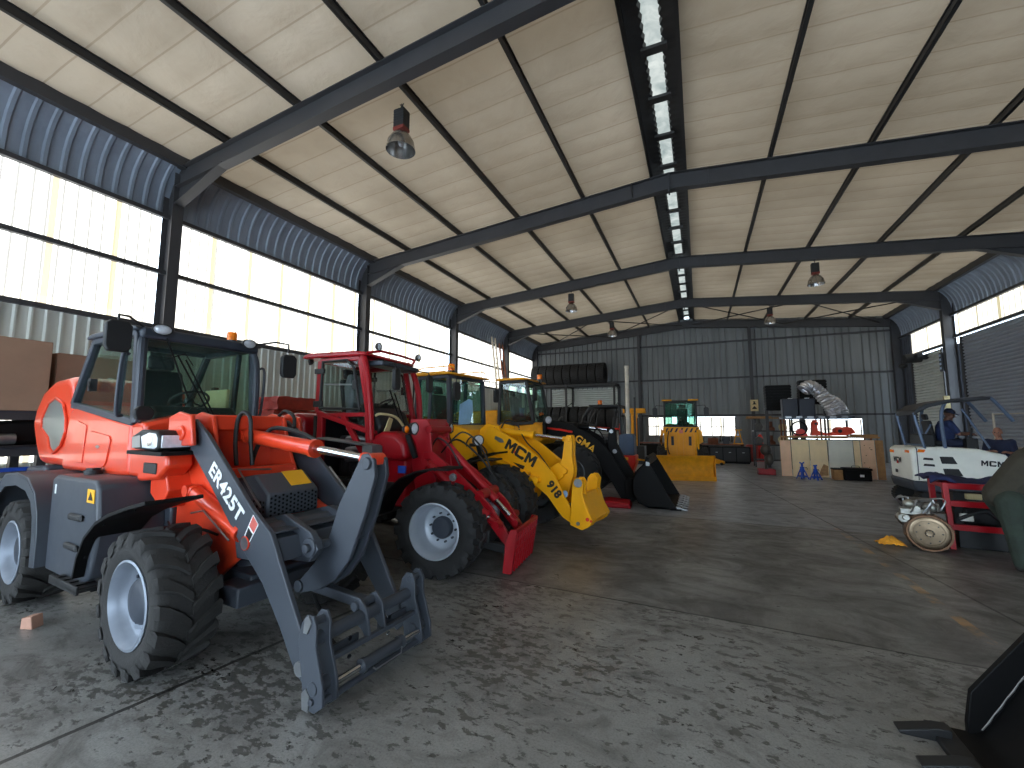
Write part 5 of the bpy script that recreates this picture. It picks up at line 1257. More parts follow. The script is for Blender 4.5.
# ------------------------------------------------------------------ yellow loader with a wide blade, facing the viewer
def blade_loader():
    t = thing('wheel_loader', 'worn yellow loader facing the viewer with a wide blade in front', 'wheel loader', (-0.66, 17.75, 0), R(-86))
    for x in (0.0, -2.5):
        for s in (-1, 1):
            wheel(t, (x, s * 0.72, 0.56), 0.56, 0.36, 0.32, M_RUB, M_YEL2, M_SATIN, 'block', 18, s, 0.5, 0.2, key='blade', hub_r=0.4)
        b = B(); b.cyl((x, -0.6, 0.56), (x, 0.6, 0.56), 0.1, seg=12); b.done('axle', M_SATIN, t)
    b = B(); b.prism([(-3.2, 0.6), (-3.3, 1.9), (-1.6, 2.0), (-1.5, 0.6)], -0.55, 0.55, 'y'); b.done('rear_hood', M_YEL2, t, bevel=0.06)
    b = B(); b.prism([(-1.6, 0.6), (-1.6, 1.85), (-0.45, 1.85), (-0.25, 1.75), (-0.25, 0.7)], -0.62, 0.62, 'y'); b.done('front_body', M_YEL, t, bevel=0.03)
    b = B(); b.bb(-0.3, -0.2, -0.66, 0.66, 1.62, 1.86)
    for y in (-0.5, -0.12, 0.12, 0.5): b.bb(-0.26, -0.12, y - 0.05, y + 0.05, 0.7, 1.64)
    b.bar((-0.1, -0.58, 1.75), (0.25, -0.58, 0.9), 0.06, 0.14); b.bar((-0.1, 0.58, 1.75), (0.25, 0.58, 0.9), 0.06, 0.14)
    for y in (-0.68, 0.68): b.prism([(y - 0.06, 1.2), (y + 0.1 * (1 if y > 0 else -1), 1.3), (y + 0.06, 1.7), (y - 0.06, 1.8)], -0.28, -0.1, 'x')
    b.done('boom', M_YEL, t, bevel=0.012)
    for y in (-0.32, 0.32):
        b = B(); b.bb(-0.255, -0.235, y - 0.05, y + 0.05, 1.15, 1.5); b.done('slot', M_SATIN, t, bevel=0.01)
    b = B()
    for k in range(7): b.prism([(-0.6 + k * 0.18, 1.66), (-0.53 + k * 0.18, 1.66), (-0.45 + k * 0.18, 1.82), (-0.52 + k * 0.18, 1.82)], -0.198, -0.194, 'x')
    b.done('hazard_stripes', M_DECALB, t, smooth=0)
    b = B(); b.prism([(-0.06, 1.62), (0.06, 1.62), (0.08, 1.72), (0.0, 1.78), (-0.08, 1.72)], -0.19, -0.17, 'x'); b.done('shield_badge', mat('badge_pink', (214, 120, 96), 0.6), t)
    cab(t, ((-1.5, 1.9), (-1.45, 2.86), (-0.55, 2.86), (-0.42, 1.88)), 0.62, M_SATIN, M_GLT, M_SATIN, 0.07, (), (0.1, 0.1, 0.03), 0.05)
    b = B(); b.bb(-0.48, -0.40, -0.68, -0.30, 2.90, 2.96); b.done('roof_marker', M_YEL2, t, bevel=0.01)
    b = B(); b.bb(-0.48, -0.40, 0.30, 0.68, 2.90, 2.96); b.done('roof_marker', M_YEL2, t, bevel=0.01)
    seat(t, -1.05, 0.1, 1.95, s=0.95); steering(t, -0.7, 0.1, 2.15, r=0.17)
    for s in (-1, 1): mirror(t, (-0.4, s * 0.95, 2.45), (0.18, 0.36), [(-0.5, s * 0.62, 2.7), (-0.42, s * 0.9, 2.72), (-0.4, s * 0.95, 2.6)])
    hose(t, [(-0.1, -0.45, 1.7), (0.05, -0.5, 1.4), (0.1, -0.5, 1.0), (0.35, -0.45, 0.85)], 0.02)
    b = B(); b.bb(0.0, 1.1, -0.3, -0.2, 0.35, 0.48); b.bb(0.0, 1.1, 0.2, 0.3, 0.35, 0.48); b.bb(0.9, 1.15, -0.4, 0.4, 0.3, 0.6); b.done('blade_frame', M_YEL2, t, bevel=0.01)
    # blade, curved, swung a little
    b = B(); prof = [(0.06, 0.02), (0.0, 0.08), (-0.07, 0.25), (-0.09, 0.45), (-0.06, 0.65), (0.02, 0.80), (0.06, 0.86)]
    b.band(prof, 0.03, -1.02, 1.02, 'y'); b.bb(0.03, 0.09, -1.03, 1.03, 0.0, 0.14); b.bb(0.02, 0.08, -1.02, 1.02, 0.83, 0.87)
    for s in (-1, 1): b.prism(prof + [(0.09, 0.86), (0.09, 0.02)], s * 1.02, s * 0.995, 'y')
    o = b.done('blade', M_YEL2, t, bevel=0.004); o.location = (1.40, 0.02, 0); o.rotation_euler = (0, 0, R(12))
blade_loader()
# ------------------------------------------------------------------ back left: tyre rack
ORD = ['first', 'second', 'third', 'fourth', 'fifth', 'sixth', 'seventh', 'eighth', 'ninth', 'tenth']
t = thing('tyre_rack', 'tall dark steel rack holding rows of big tyres against the back wall', 'rack', (-8.0, 27.6, 0))
for x in (-2.75, 0.1, 3.2):
    b = B()
    for y in (-0.80, 0.80): b.bb(x - 0.06, x + 0.06, y - 0.05, y + 0.05, 0, 4.6)
    for k in range(5): b.bar((x, -0.80, 0.4 + k * 0.9), (x, 0.80, 0.8 + k * 0.9), 0.02, 0.04) if k in (0, 3) else None
    b.done('upright', M_SATIN, t, smooth=0)
for z in (1.72, 4.56):
    b = B()
    for y in (-0.42, 0.42): b.bb(-2.8, 3.3, y - 0.04, y + 0.04, z - 0.08, z + 0.06)
    for x in (-2.75, 0.1, 3.2): b.bb(x - 0.03, x + 0.03, -0.8, 0.8, z - 0.14, z - 0.08)
    b.done('shelf_beam', M_SATIN, t, smooth=0)
tb = tyre_builder(0.71, 0.52, 0.38, 26, 'block', 0.03)
src = None
def tyre_on(x, y, z, label, group, tilt=0):
    global src
    if src is None:
        o = tb.done('tyre', M_RUB, None, smooth=40); src = o
    else:
        o = src.copy(); COL.objects.link(o)
    o.location = (x, y, z); o.rotation_euler = (random.uniform(0, 6), 0, 0) ; o.rotation_mode = 'XYZ'
    o.rotation_euler = Matrix.Rotation(PI / 2 + tilt, 3, 'Z').to_euler(); tag(o, label, 'tyre', group)
for k in range(9):
    tyre_on(-10.18 + k * 0.556, 27.6, 5.31, '%s big black tyre from the left on the top row of the rack' % ORD[k], 'tyres on the top row of the rack', 0)
for k in range(9):
    tyre_on(-9.9 + k * 0.60, 27.6, 2.47, '%s dark tyre from the left on the lower row, behind the black loader' % ORD[k], 'tyres on the lower row of the rack', random.uniform(-.03, .03))

# ladders and poles against the left wall
def ladder(x, y, z1, lean, w, m, label, rot=0.0):
    t = thing('ladder', label, 'ladder', (x, y, 0), rot, 'ladders against the left wall')
    n = int(z1 / 0.3)
    for s in (-1, 1):
        b = B(); b.bar((0, s * w / 2, 0), (-lean, s * w / 2, z1), 0.06, 0.09); b.done('rail', m, t, smooth=0)
    for k in range(1, n):
        b = B(); f = k * 0.3 / z1; b.tube([(-lean * f, -w / 2, z1 * f), (-lean * f, w / 2, z1 * f)], 0.022, 6); b.done('rung', m, t)
M_PALEP = mat('pale_paint_chipped', (196, 186, 170), 0.7, 0, 0.2, 5)
ladder(-9.75, 21.4, 6.9, 0.8, 0.42, M_PALEP, 'pale tall ladder leaning by the far left windows')
ladder(-9.75, 22.4, 6.7, 0.8, 0.45, M_RUST, 'rusty tall ladder leaning by the far left windows')

# blue post with pale column beside the far cab
t = thing('post_lift', 'blue cylinder on a dark post beside the far yellow-roofed cab', 'post', (-5.9, 14.2, 0))
b = B(); b.cyl((0, 0, 0), (0, 0, 3.3), 0.05, seg=12); b.bb(-0.25, 0.25, -0.25, 0.25, 0, 0.03); b.done('pole', M_FRAME, t)
b = B(); b.cyl((0, 0, 1.75), (0, 0, 2.5), 0.14, seg=20); b.cyl((0, 0, 1.72), (0, 0, 1.76), 0.16, seg=20); b.cyl((0, 0, 2.48), (0, 0, 2.54), 0.15, seg=20); b.done('cylinder', mat('dull_blue_paint', (58, 88, 136), 0.5), t)
t = thing('pipe_post', 'pale grey steel column standing at the end of the tyre rack', 'column', (-7.6, 20.5, 0))
b = B(); b.cyl((0, 0, 0), (0, 0, 3.7), 0.09, seg=16); b.done('pipe', M_ALU, t)
b = B(); b.bb(-0.2, 0.2, -0.2, 0.2, 0, 0.03); b.done('foot_plate', M_FRAME, t)

# ------------------------------------------------------------------ behind the black loader: dark machine with open cage
t = thing('compact_tractor', 'dark compact machine with an open roll cage, behind the black bucket loader', 'tractor', (-4.0, 14.8, 0), R(0))
b = B(); b.prism([(-1.2, 0.7), (-1.2, 1.35), (0.6, 1.45), (1.0, 1.3), (1.0, 0.7)], -0.55, 0.55, 'y'); b.done('body', M_BLK, t, bevel=0.05)
b = B()
for s in (-1, 1):
    y = s * 0.62
    b.tube([(0.22, y, 1.3), (0.42, y, 2.2), (0.62, y, 2.5), (0.8, y, 2.54), (1.55, y, 2.56), (1.62, y, 2.50), (1.62, y, 1.3)], 0.045, 10)
    b.tube([(0.42, y, 1.3), (0.62, y, 2.2), (0.74, y, 2.5)], 0.03, 8)
for x, z in ((0.7, 2.54), (1.55, 2.56), (1.62, 1.4)): b.tube([(x, -0.62, z), (x, 0.62, z)], 0.04, 8)
b.done('roll_cage', M_SATIN, t)
b = B(); b.bb(0.6, 1.62, -0.64, 0.64, 2.56, 2.60); b.done('canopy', M_BLK, t, bevel=0.015)
b = B(); b.tube([(0.75, -0.64, 1.86), (1.62, -0.64, 1.80)], 0.025, 8); b.tube([(1.62, -0.64, 1.98), (1.62, -0.64, 1.5)], 0.025, 8); b.done('red_rail', M_BRED, t)
b = B(); b.bb(0.7, 1.5, -0.5, 0.5, 1.45, 1.62); b.tube([(0.5, -0.64, 1.62), (1.3, -0.64, 1.56)], 0.05, 10); b.done('fender_pipe', M_STEEL, t, bevel=0.01)
seat(t, 1.1, 0, 1.5, face=-1); beacon(t, 0.85, 0, 2.6, 1.5)
for x, r_ in ((-0.7, 0.45), (1.0, 0.6)):
    for s in (-1, 1): wheel(t, (x, s * 0.72, r_), r_, 0.3, r_ * 0.55, M_RUB, M_RIMD, M_SATIN, 'block', 18, s, 0.5, 0.2)

# blue-grey unit with red base and tall stack
t = thing('pump_unit', 'blue-grey cabinet on a bright red hopper with a tall pale exhaust stack', 'machine', (-2.05, 13.6, 0))
b = B(); b.prism([(-0.23, 1.02), (-0.22, 1.60), (-0.16, 1.66), (0.15, 1.66), (0.22, 1.58), (0.23, 1.02)], -0.3, 0.3, 'y'); b.done('cabinet', mat('blue_grey_paint', (72, 88, 112), 0.5), t, bevel=0.03)
b = B(); b.prism([(-0.45, 1.02), (-0.45, 0.88), (-0.12, 0.36), (0.10, 0.36), (0.26, 0.78), (0.26, 1.02)], -0.34, 0.34, 'y'); o = b.done('hopper', M_BRED, t, bevel=0.03)
b = B(); b.bb(-0.1, 0.05, -0.345, -0.34, 0.88, 0.96); b.done('plate', M_DECALY, o); b = B(); b.bb(-0.26, -0.22, -0.345, -0.34, 0.84, 0.98); b.bb(-0.20, -0.18, -0.345, -0.34, 0.84, 0.98); b.done('mark', M_DECALW, o)
b = B(); b.cyl((0.0, 0.1, 1.64), (0.0, 0.1, 3.72), 0.062, seg=18); b.cyl((0.0, 0.1, 3.72), (0.0, 0.1, 3.8), 0.075, seg=18); b.cyl((0.0, 0.1, 2.2), (0.0, 0.1, 2.3), 0.08, seg=18); b.done('exhaust_stack', M_PALEP, t)
b = B(); b.tube([(0.2, 0.2, 1.5), (0.2, 0.2, 2.8)], 0.03, 8); b.done('side_pipe', M_FRAME, t)
b = B()
for x in (-0.2, 0.2):
    for y in (-0.25, 0.25): b.bar((x, y, 0.0), (x * 0.7, y, 0.5), 0.06, 0.06)
b.bb(-0.3, 0.3, -0.35, 0.35, 0, 0.06); b.done('stand', M_SATIN, t)
b = B(); b.bar((0.3, -0.2, 0.9), (0.95, -0.2, 0.84), 0.05, 0.05); b.done('pull_bar', M_YEL2, t)

t = thing('drip_tray', 'low red steel tray on the floor under the black bucket', 'tray', (-1.9, 10.55, 0), R(4))
b = B(); b.prism([(-0.45, 0.0), (-0.5, 0.1), (-0.2, 0.16), (0.32, 0.12), (0.36, 0.0)], -0.3, 0.3, 'y'); b.done('tray', M_RED, t, bevel=0.02)
b = B(); b.tube([(-0.3, -0.3, 0.11), (0.3, -0.3, 0.09)], 0.02, 6); b.done('lip', M_RED, t)

# yellow post with T top at the back
t = thing('lift_post', 'orange-yellow post with a T-shaped head, left of the facing blade loader', 'hoist', (-3.05, 22.6, 0))
b = B(); b.bb(-0.16, 0.16, -0.14, 0.14, 0.9, 2.55); b.cyl((-0.05, -0.16, 1.0), (-0.05, -0.16, 2.4), 0.06, seg=10); b.done('mast', M_YEL2, t, bevel=0.02)
b = B(); b.bb(-0.55, 0.55, -0.2, 0.2, 2.55, 2.8); b.done('cross_head', M_YEL2, t, bevel=0.03)
b = B(); b.bb(-0.5, 0.5, -0.4, 0.4, 0, 0.9); b.cyl((0.18, -0.18, 0.9), (0.18, -0.18, 2.3), 0.03, seg=8); b.done('base', M_SATIN, t, bevel=0.05)

# ------------------------------------------------------------------ back wall: benches and clutter
def bench(x0, x1, y, label, m=M_BLK, h=0.95):
    t = thing('workbench', label, 'workbench', ((x0 + x1) / 2, y, 0)); w = (x1 - x0) / 2
    b = B(); b.bb(-w, w, -0.45, 0.45, h - 0.06, h); b.done('top', M_RUST, t, bevel=0.01)
    b = B()
    for x in (-w + 0.06, w - 0.06):
        for yy in (-0.4, 0.4): b.bb(x - 0.04, x + 0.04, yy - 0.04, yy + 0.04, 0, h - 0.06)
    b.bb(-w, w, -0.42, 0.42, 0.2, 0.25); b.bb(-w + 0.02, w - 0.02, -0.43, -0.40, 0.25, h - 0.08); b.done('frame', m, t, smooth=0)
    return t
bench(-0.2, 2.1, 26.0, 'long dark workbench under the bright low windows on the back wall')
bench(-3.3, -1.5, 26.6, 'shorter dark workbench left of the facing blade loader')
t = thing('tool_cabinet', 'low black cabinet standing in front of the long workbench', 'cabinet', (1.35, 24.9, 0))
b = B(); b.bb(-0.95, 0.95, -0.35, 0.35, 0.08, 0.85); b.done('body', M_BLK, t, bevel=0.02)
for k in range(3):
    b = B(); b.bb(-0.9 + k * 0.61, -0.33 + k * 0.61, -0.37, -0.35, 0.12, 0.8); o = b.done('door', M_SATIN, t, bevel=0.01)
    b = B(); b.bb(-0.65 + k * 0.61, -0.55 + k * 0.61, -0.39, -0.37, 0.55, 0.58); b.done('handle', M_STEEL, o)
b = B(); b.bb(-0.9, 0.9, -0.3, 0.3, 0, 0.08); b.done('plinth', M_BLK, t)
def vice(x, y, z, label, m=M_CAST):
    t = thing('bench_vice', label, 'vice', (x, y, z), 0)
    b = B(); b.bb(-0.14, 0.14, -0.12, 0.12, 0, 0.1); b.bb(-0.18, 0.02, -0.08, 0.08, 0.1, 0.28); b.bb(0.08, 0.2, -0.08, 0.08, 0.14, 0.3); b.bb(-0.1, 0.14, -0.05, 0.05, 0.1, 0.17); b.done('body', m, t, bevel=0.015)
    b = B(); b.cyl((0.2, 0, 0.18), (0.36, 0, 0.18), 0.02, seg=8); b.cyl((0.33, -0.12, 0.18), (0.33, 0.12, 0.18), 0.012, seg=8); b.done('screw_handle', M_STEEL, t)
vice(-0.02, 25.8, 0.95, 'grey bench vice at the left end of the long workbench')
t = thing('bench_grinder', 'dark bench grinder with two wheels on the long workbench', 'grinder', (1.27, 25.8, 0.95))
b = B(); b.cyl((-0.2, 0, 0.28), (0.2, 0, 0.28), 0.14, seg=18); b.bb(-0.15, 0.15, -0.12, 0.12, 0, 0.2); b.done('motor', M_DKGREY, t, bevel=0.01)
for s in (-1, 1):
    b = B(); b.cyl((s * 0.24, 0, 0.28), (s * 0.31, 0, 0.28), 0.17, seg=22); b.done('grinding_wheel', M_CAST, t)
t = thing('yellow_engine_hoist', 'small yellow A-frame stand on the right of the long workbench', 'stand', (1.85, 25.8, 0.95))
b = B()
for a_, c_ in (((-0.2, 0, 0), (-0.05, 0, 0.75)), ((0.2, 0, 0), (0.05, 0, 0.75)), ((-0.12, 0, 0.4), (0.12, 0, 0.4)), ((-0.2, 0, 0.75), (0.2, 0, 0.75)), ((-0.25, 0, 0.02), (0.25, 0, 0.02))): b.bar(a_, c_, 0.05, 0.05)
b.done('frame', M_YEL2, t, bevel=0.005)
b = B(); b.cyl((0, -0.05, 0.5), (0, 0.05, 0.5), 0.06, seg=12); b.done('pulley', M_STEEL, t)
t = thing('crate_bin', 'rusty brown parts bin on the left of the bright window bench', 'bin', (0.64, 25.85, 0.95))
b = B(); b.bb(-0.25, 0.25, -0.2, 0.2, 0, 0.02)
for s in (-1, 1): b.bb(s * 0.25, s * 0.235, -0.2, 0.2, 0, 0.3); b.bb(-0.25, 0.25, s * 0.2, s * 0.185, 0, 0.3)
b.done('box', M_RUST, t); b = B(); [b.ball((random.uniform(-.17, .17), random.uniform(-.12, .12), 0.22 + random.uniform(0, .1)), 0.07, 8, 6) for i in range(8)]; b.done('castings', M_CAST, t)
t = thing('yellow_jack', 'yellow trolley jack lying on the floor before the black cabinet', 'jack', (0.55, 23.6, 0), R(-15))
b = B(); b.prism([(-0.5, 0.06), (-0.5, 0.2), (0.1, 0.3), (0.5, 0.18), (0.5, 0.06)], -0.18, 0.18, 'y'); b.done('body', M_YEL2, t, bevel=0.02)
b = B(); [b.cyl((x, -0.2, 0.07), (x, 0.2, 0.07), 0.07, seg=14) for x in (-0.42, 0.42)]; b.done('castor', M_SATIN, t)
b = B(); b.tube([(-0.45, 0, 0.2), (-1.1, 0, 0.75)], 0.025, 8); b.done('handle', M_SATIN, t)
# dark shelving right of the bench
t = thing('steel_shelving', 'tall dark shelving loaded with parts behind the plywood panels', 'shelf', (3.35, 23.4, 0))
for x in (-1.0, 1.0):
    b = B(); [b.bb(x - 0.03, x + 0.03, y - 0.03, y + 0.03, 0, 2.3) for y in (-0.35, 0.35)]; b.done('upright', M_FRAME, t, smooth=0)
for z in (0.3, 1.0, 1.65):
    b = B(); b.bb(-1.03, 1.03, -0.38, 0.38, z, z + 0.05); b.done('shelf_board', M_SATIN, t, smooth=0)
rng = random.Random(11)
for k in range(7):
    x = 2.55 + (k % 4) * 0.5; z = 1.05 if k < 4 else 1.70
    b = B(); r_ = 0.15 + rng.random() * 0.06
    if k % 2: b.lathe([(0, 0), (r_, 0.0), (r_, 0.12), (r_ * 0.5, 0.2), (r_ * 0.5, 0.42), (0, 0.42)], (0, 0, 0), (0, 0, 1), 18)
    else: b.cyl((0, -0.14, r_), (0, 0.14, r_), r_, seg=18); b.cyl((0, -0.16, r_), (0, 0.16, r_), r_ * 0.5, seg=12); b.bb(-r_ * .8, r_ * .8, -0.1, 0.1, 0, 0.05)
    o = b.done('machine_part', [M_CAST, M_RUST, M_BEIGE, M_SATIN][k % 4], None, bevel=0.008); o.location = (x, 23.4, z)
    tag(o, '%s part from the left on the %s shelf of the dark shelving' % (ORD[k % 4], 'middle' if k < 4 else 'top'), 'machine part', 'parts on the dark shelving')
# red lidded drum
t = thing('fire_extinguisher_stand', 'dull red drum standing in shadow left of the plywood panels', 'drum', (2.55, 26.6, 0))
b = B(); b.lathe([(0, 0), (0.29, 0), (0.3, 0.03), (0.29, 0.3), (0.3, 0.32), (0.29, 0.6), (0.3, 0.62), (0.29, 0.88), (0.27, 0.9), (0, 0.9)], (0, 0, 0), (0, 0, 1), 24); b.done('drum', M_TARP, t)
t['label'] = 'dull red drum in shadow left of the plywood panels'; t.name = 'steel_drum'
t = thing('gas_bottle', 'thin red gas bottle standing beside the red drum', 'gas bottle', (3.0, 26.9, 0))
b = B(); b.lathe([(0, 0), (0.13, 0), (0.14, 0.05), (0.14, 1.25), (0.09, 1.4), (0.05, 1.45), (0, 1.45)], (0, 0, 0), (0, 0, 1), 20); b.done('cylinder', M_BRED, t)
b = B(); b.cyl((0, 0, 1.44), (0, 0, 1.55), 0.04, seg=10); b.cyl((-0.08, 0, 1.52), (0.08, 0, 1.52), 0.02, seg=8); b.done('valve', M_STEEL, t)
# wall sign
t = thing('wall_sign', 'pale notice board with two dark symbols on the back wall column', 'sign', (2.95, 28.24, 3.1)); t.scale = (0.66, 1, 0.66)
b = B(); b.bb(-0.30, 0.30, -0.02, 0.02, -0.5, 0.5); b.done('board', mat('sign_cream', (222, 200, 150), 0.6), t)
b = B(); b.prism([(-0.16, 0.08), (0.16, 0.08), (0.05, 0.24), (0.1, 0.36), (-0.12, 0.34), (-0.04, 0.22)], -0.026, -0.02, 'y'); b.done('symbol', M_DECALB, t)
b = B(); b.prism([(-0.2, -0.32), (0.2, -0.32), (0.12, -0.18), (0, -0.05), (-0.12, -0.18)], -0.026, -0.02, 'y'); b.done('symbol', M_DECALB, t)

# ------------------------------------------------------------------ plywood panels, shelf stack, duct
px_ = [(2.83, 0.36, M_PLY2, 1.36), (3.20, 0.58, M_PLY, 1.38), (3.79, 0.56, M_PLY, 1.38), (4.37, 0.76, M_PLY3, 1.38), (5.14, 0.20, M_PLY, 1.38), (5.35, 0.42, M_PLY2, 1.40), (5.78, 0.24, M_WOOD, 1.40)]
names = ['narrow pinkish plywood board at the left end of the panel row', 'pale plywood board behind the taller blue jack stand', 'pale plywood board with a brown stain at its lower right', 'wide whitish plywood board behind the black toolbox', 'slim pale plywood strip right of the whitish board', 'pink knotty plywood board right of the toolbox', 'brown timber board at the right end of the panel row']
for (x, w, m, h), lab in zip(px_, names):
    b = B(); b.bb(0, w - 0.012, -0.012, 0.012, 0, h); o = b.done('plywood_board', m, None, bevel=0.003); o.location = (x, 19.42, 0); o.rotation_euler = (R(-3), 0, 0)
    tag(o, lab, 'board', 'plywood boards leaning in a row')
    if m == M_PLY2 and x > 5:
        k = B(); rg = random.Random(4)
        for i in range(12): 
            cx, cz = rg.uniform(0.05, w - 0.08), rg.uniform(0.1, h - 0.1); k.cyl((cx, -0.0125, cz), (cx, -0.0135, cz), 0.016, seg=8)
        k.done('knot', M_RUST, o)
    if 'stain' in lab:
        k = B(); k.prism([(0.22, 0.05), (0.52, 0.08), (0.53, 0.42), (0.4, 0.5), (0.3, 0.3)], -0.0135, -0.0125, 'y'); k.done('stain', mat('board_stain', (172, 132, 92), 0.8, 0, 0.3, 8), o)
t = thing('shelf_stack', 'slim steel shelf frame standing behind the plywood boards', 'shelf', (4.25, 20.1, 0))
for x in (-1.2, 0.0, 1.5):
    b = B(); [b.bb(x - 0.025, x + 0.025, y - 0.025, y + 0.025, 0, 2.18 if x < 1 else 1.5) for y in (-0.35, 0.35)]; b.done('upright', M_RUST, t, smooth=0)
b = B(); b.bb(-1.25, 1.75, -0.4, 0.4, 1.46, 1.52); b.done('shelf_board', M_WOOD, t, smooth=0)
b = B(); b.bb(-1.25, 1.05, -0.42, 0.42, 2.18, 2.28); b.done('top_deck', M_DKGREY, t, smooth=0)
b = B()
for k in range(6): b.bb(-1.15 + k * 0.36, -0.95 + k * 0.36, -0.44, -0.42, 2.22, 2.29)
b.done('deck_clip', M_STEEL, t, smooth=0)
for k, (x, lab) in enumerate(((3.35, 'left black square cabinet on top of the shelf frame'), (3.92, 'right black square cabinet on top of the shelf frame'))):
    t = thing('black_cabinet', lab, 'cabinet', (x, 20.3, 2.28), 0, 'black cabinets on the shelf frame')
    b = B(); b.bb(-0.27, 0.27, -0.2, 0.2, 0, 0.72); b.done('body', mat('blue_black_cabinet', (30, 34, 46), 0.5), t, bevel=0.02)
    b = B(); b.bb(-0.24, 0.24, -0.215, -0.2, 0.04, 0.68); o = b.done('door', mat('blue_black_cabinet', (30, 34, 46), 0.5), t, bevel=0.01); b = B(); b.bb(0.18, 0.2, -0.23, -0.215, 0.3, 0.42); b.done('handle', M_SATIN, o)
    b = B(); b.bb(-0.05, 0.1, -0.15, -0.1, 0.72, 0.745); b.done('white_cap', M_DECALW, t)
def duct(pts, r, label):
    P_ = catmull(pts, 8); b = B(); rad = []; Q = []
    for i, p in enumerate(P_): 
        Q.append(p); rad.append(r * (1.0 if i % 2 else 0.87) * (1 + 0.04 * math.sin(i * 1.7)))
    b.tube(Q, rad, 18, cap=False); o = b.done('flexible_duct', M_FOIL, None, smooth=12); tag(o, label, 'duct', 'silver flexible ducts'); 
    md = o.modifiers.new('solid', 'SOLIDIFY'); md.thickness = 0.01
duct([(3.75, 19.7, 3.28), (3.95, 19.75, 3.45), (4.2, 19.8, 3.30), (4.45, 19.8, 2.95), (4.65, 19.8, 2.55), (4.70, 19.8, 2.32)], 0.25, 'wide silver foil duct arching over the black cabinets')
duct([(4.62, 20.32, 3.0), (4.88, 20.3, 2.86), (5.06, 20.3, 2.60), (5.12, 20.25, 2.32)], 0.20, 'shorter silver foil duct lying behind the wide one')
for k, (x0, x1, z0, z1, lab) in enumerate(((2.75, 3.75, 2.6, 3.72, 'left dark slatted stack of crates high on the back shelf'), (4.05, 5.05, 2.85, 3.9, 'right dark slatted stack of crates behind the silver duct'))):
    t = thing('crate_stack', lab, 'crate', ((x0 + x1) / 2, 22.3, 0), 0, 'dark crates on the back shelving')
    b = B(); w = (x1 - x0) / 2
    n = 9
    for i in range(n):
        z = z0 + (z1 - z0) * i / n; b.bb(-w, w, -0.3, 0.3, z, z + (z1 - z0) / n * 0.62); b.bb(-w * 0.96, w * 0.96, -0.28, 0.28, z, z + (z1 - z0) / n)
    b.done('crate', M_BLK, t, bevel=0.004)
    b = B(); [b.bb(s * w * 0.9 - 0.03, s * w * 0.9 + 0.03, y - 0.03, y + 0.03, 0, z0) for s in (-1, 1) for y in (-.25, .25)]; b.done('leg', M_FRAME, t, smooth=0)
    if k == 0:
        b = B(); b.bb(0.2, 0.4, -0.32, -0.3, 2.68, 2.80); b.done('white_label', M_DECALW, t)
# timber pile left of cabinets
for k in range(3):
    b = B(); b.bb(-0.5, 0.5, -0.06, 0.06, 0, 0.06); o = b.done('timber_plank', M_WOOD, None, bevel=0.005); o.location = (2.55, 22.9 + k * 0.16, 2.302); o.rotation_euler = (0, 0, 0.1 * (k - 1)); tag(o, '%s brown plank from the front on top of the dark shelving' % ORD[k], 'plank', 'planks on the shelving')
b = B(); b.bb(2.05, 3.4, 22.8, 23.5, 2.25, 2.30); o = b.done('shelf_top_board', M_WOOD, None); tag(o, 'thin board lying across the top of the dark shelving', 'board')
# orange parts on the middle shelf
t = thing('orange_casting', 'bright orange-red machine casting with a tall lug on the middle shelf', 'machine part', (4.55, 20.0, 1.52))
b = B(); b.prism([(-0.60, 0.02), (-0.56, 0.22), (-0.55, 0.5), (-0.48, 0.62), (-0.40, 0.60), (-0.38, 0.22), (-0.1, 0.10), (0.2, 0.18), (0.5, 0.36), (0.68, 0.34), (0.80, 0.14), (0.5, 0.04)], -0.16, 0.16, 'y'); b.cyl((0.3, -0.2, 0.2), (0.3, 0.2, 0.2), 0.16, seg=18); b.cyl((-0.44, -0.2, 0.48), (-0.44, 0.2, 0.48), 0.09, seg=14); b.done('casting', mat('casting_orange_red', (232, 70, 40), 0.45), t, bevel=0.02)
b = B(); b.cyl((-0.44, -0.21, 0.48), (-0.44, 0.21, 0.48), 0.045, seg=12); b.cyl((0.3, -0.21, 0.2), (0.3, 0.21, 0.2), 0.07, seg=12); b.done('bushing', M_SATIN, t)
t = thing('steering_hub', 'red hub with a black ring standing on the middle shelf, left', 'machine part', (3.62, 20.0, 1.52))
b = B(); b.cyl((0, -0.12, 0.14), (0, 0.12, 0.14), 0.14, seg=18); b.prism([(-0.22, 0), (-0.2, 0.1), (0.2, 0.1), (0.22, 0)], -0.12, 0.12, 'y'); b.done('hub', M_BRED, t, bevel=0.01)
b = B(); b.tube([(0.26 * math.cos(2 * PI * i / 24) - 0.05, -0.1, 0.30 + 0.26 * math.sin(2 * PI * i / 24)) for i in range(25)], 0.03, 8, cap=False); b.done('ring', M_BLK, t)
t = thing('small_pallet', 'low wooden pallet lying on the middle shelf under the orange casting', 'pallet', (5.6, 20.0, 1.52))
b = B(); [b.bb(-0.35 + i * 0.15, -0.25 + i * 0.15, -0.3, 0.3, 0.06, 0.08) for i in range(5)]; [b.bb(-0.35, 0.35, y - 0.04, y + 0.04, 0, 0.06) for y in (-0.25, 0, 0.25)]; b.done('slats', M_WOOD, t, smooth=0)
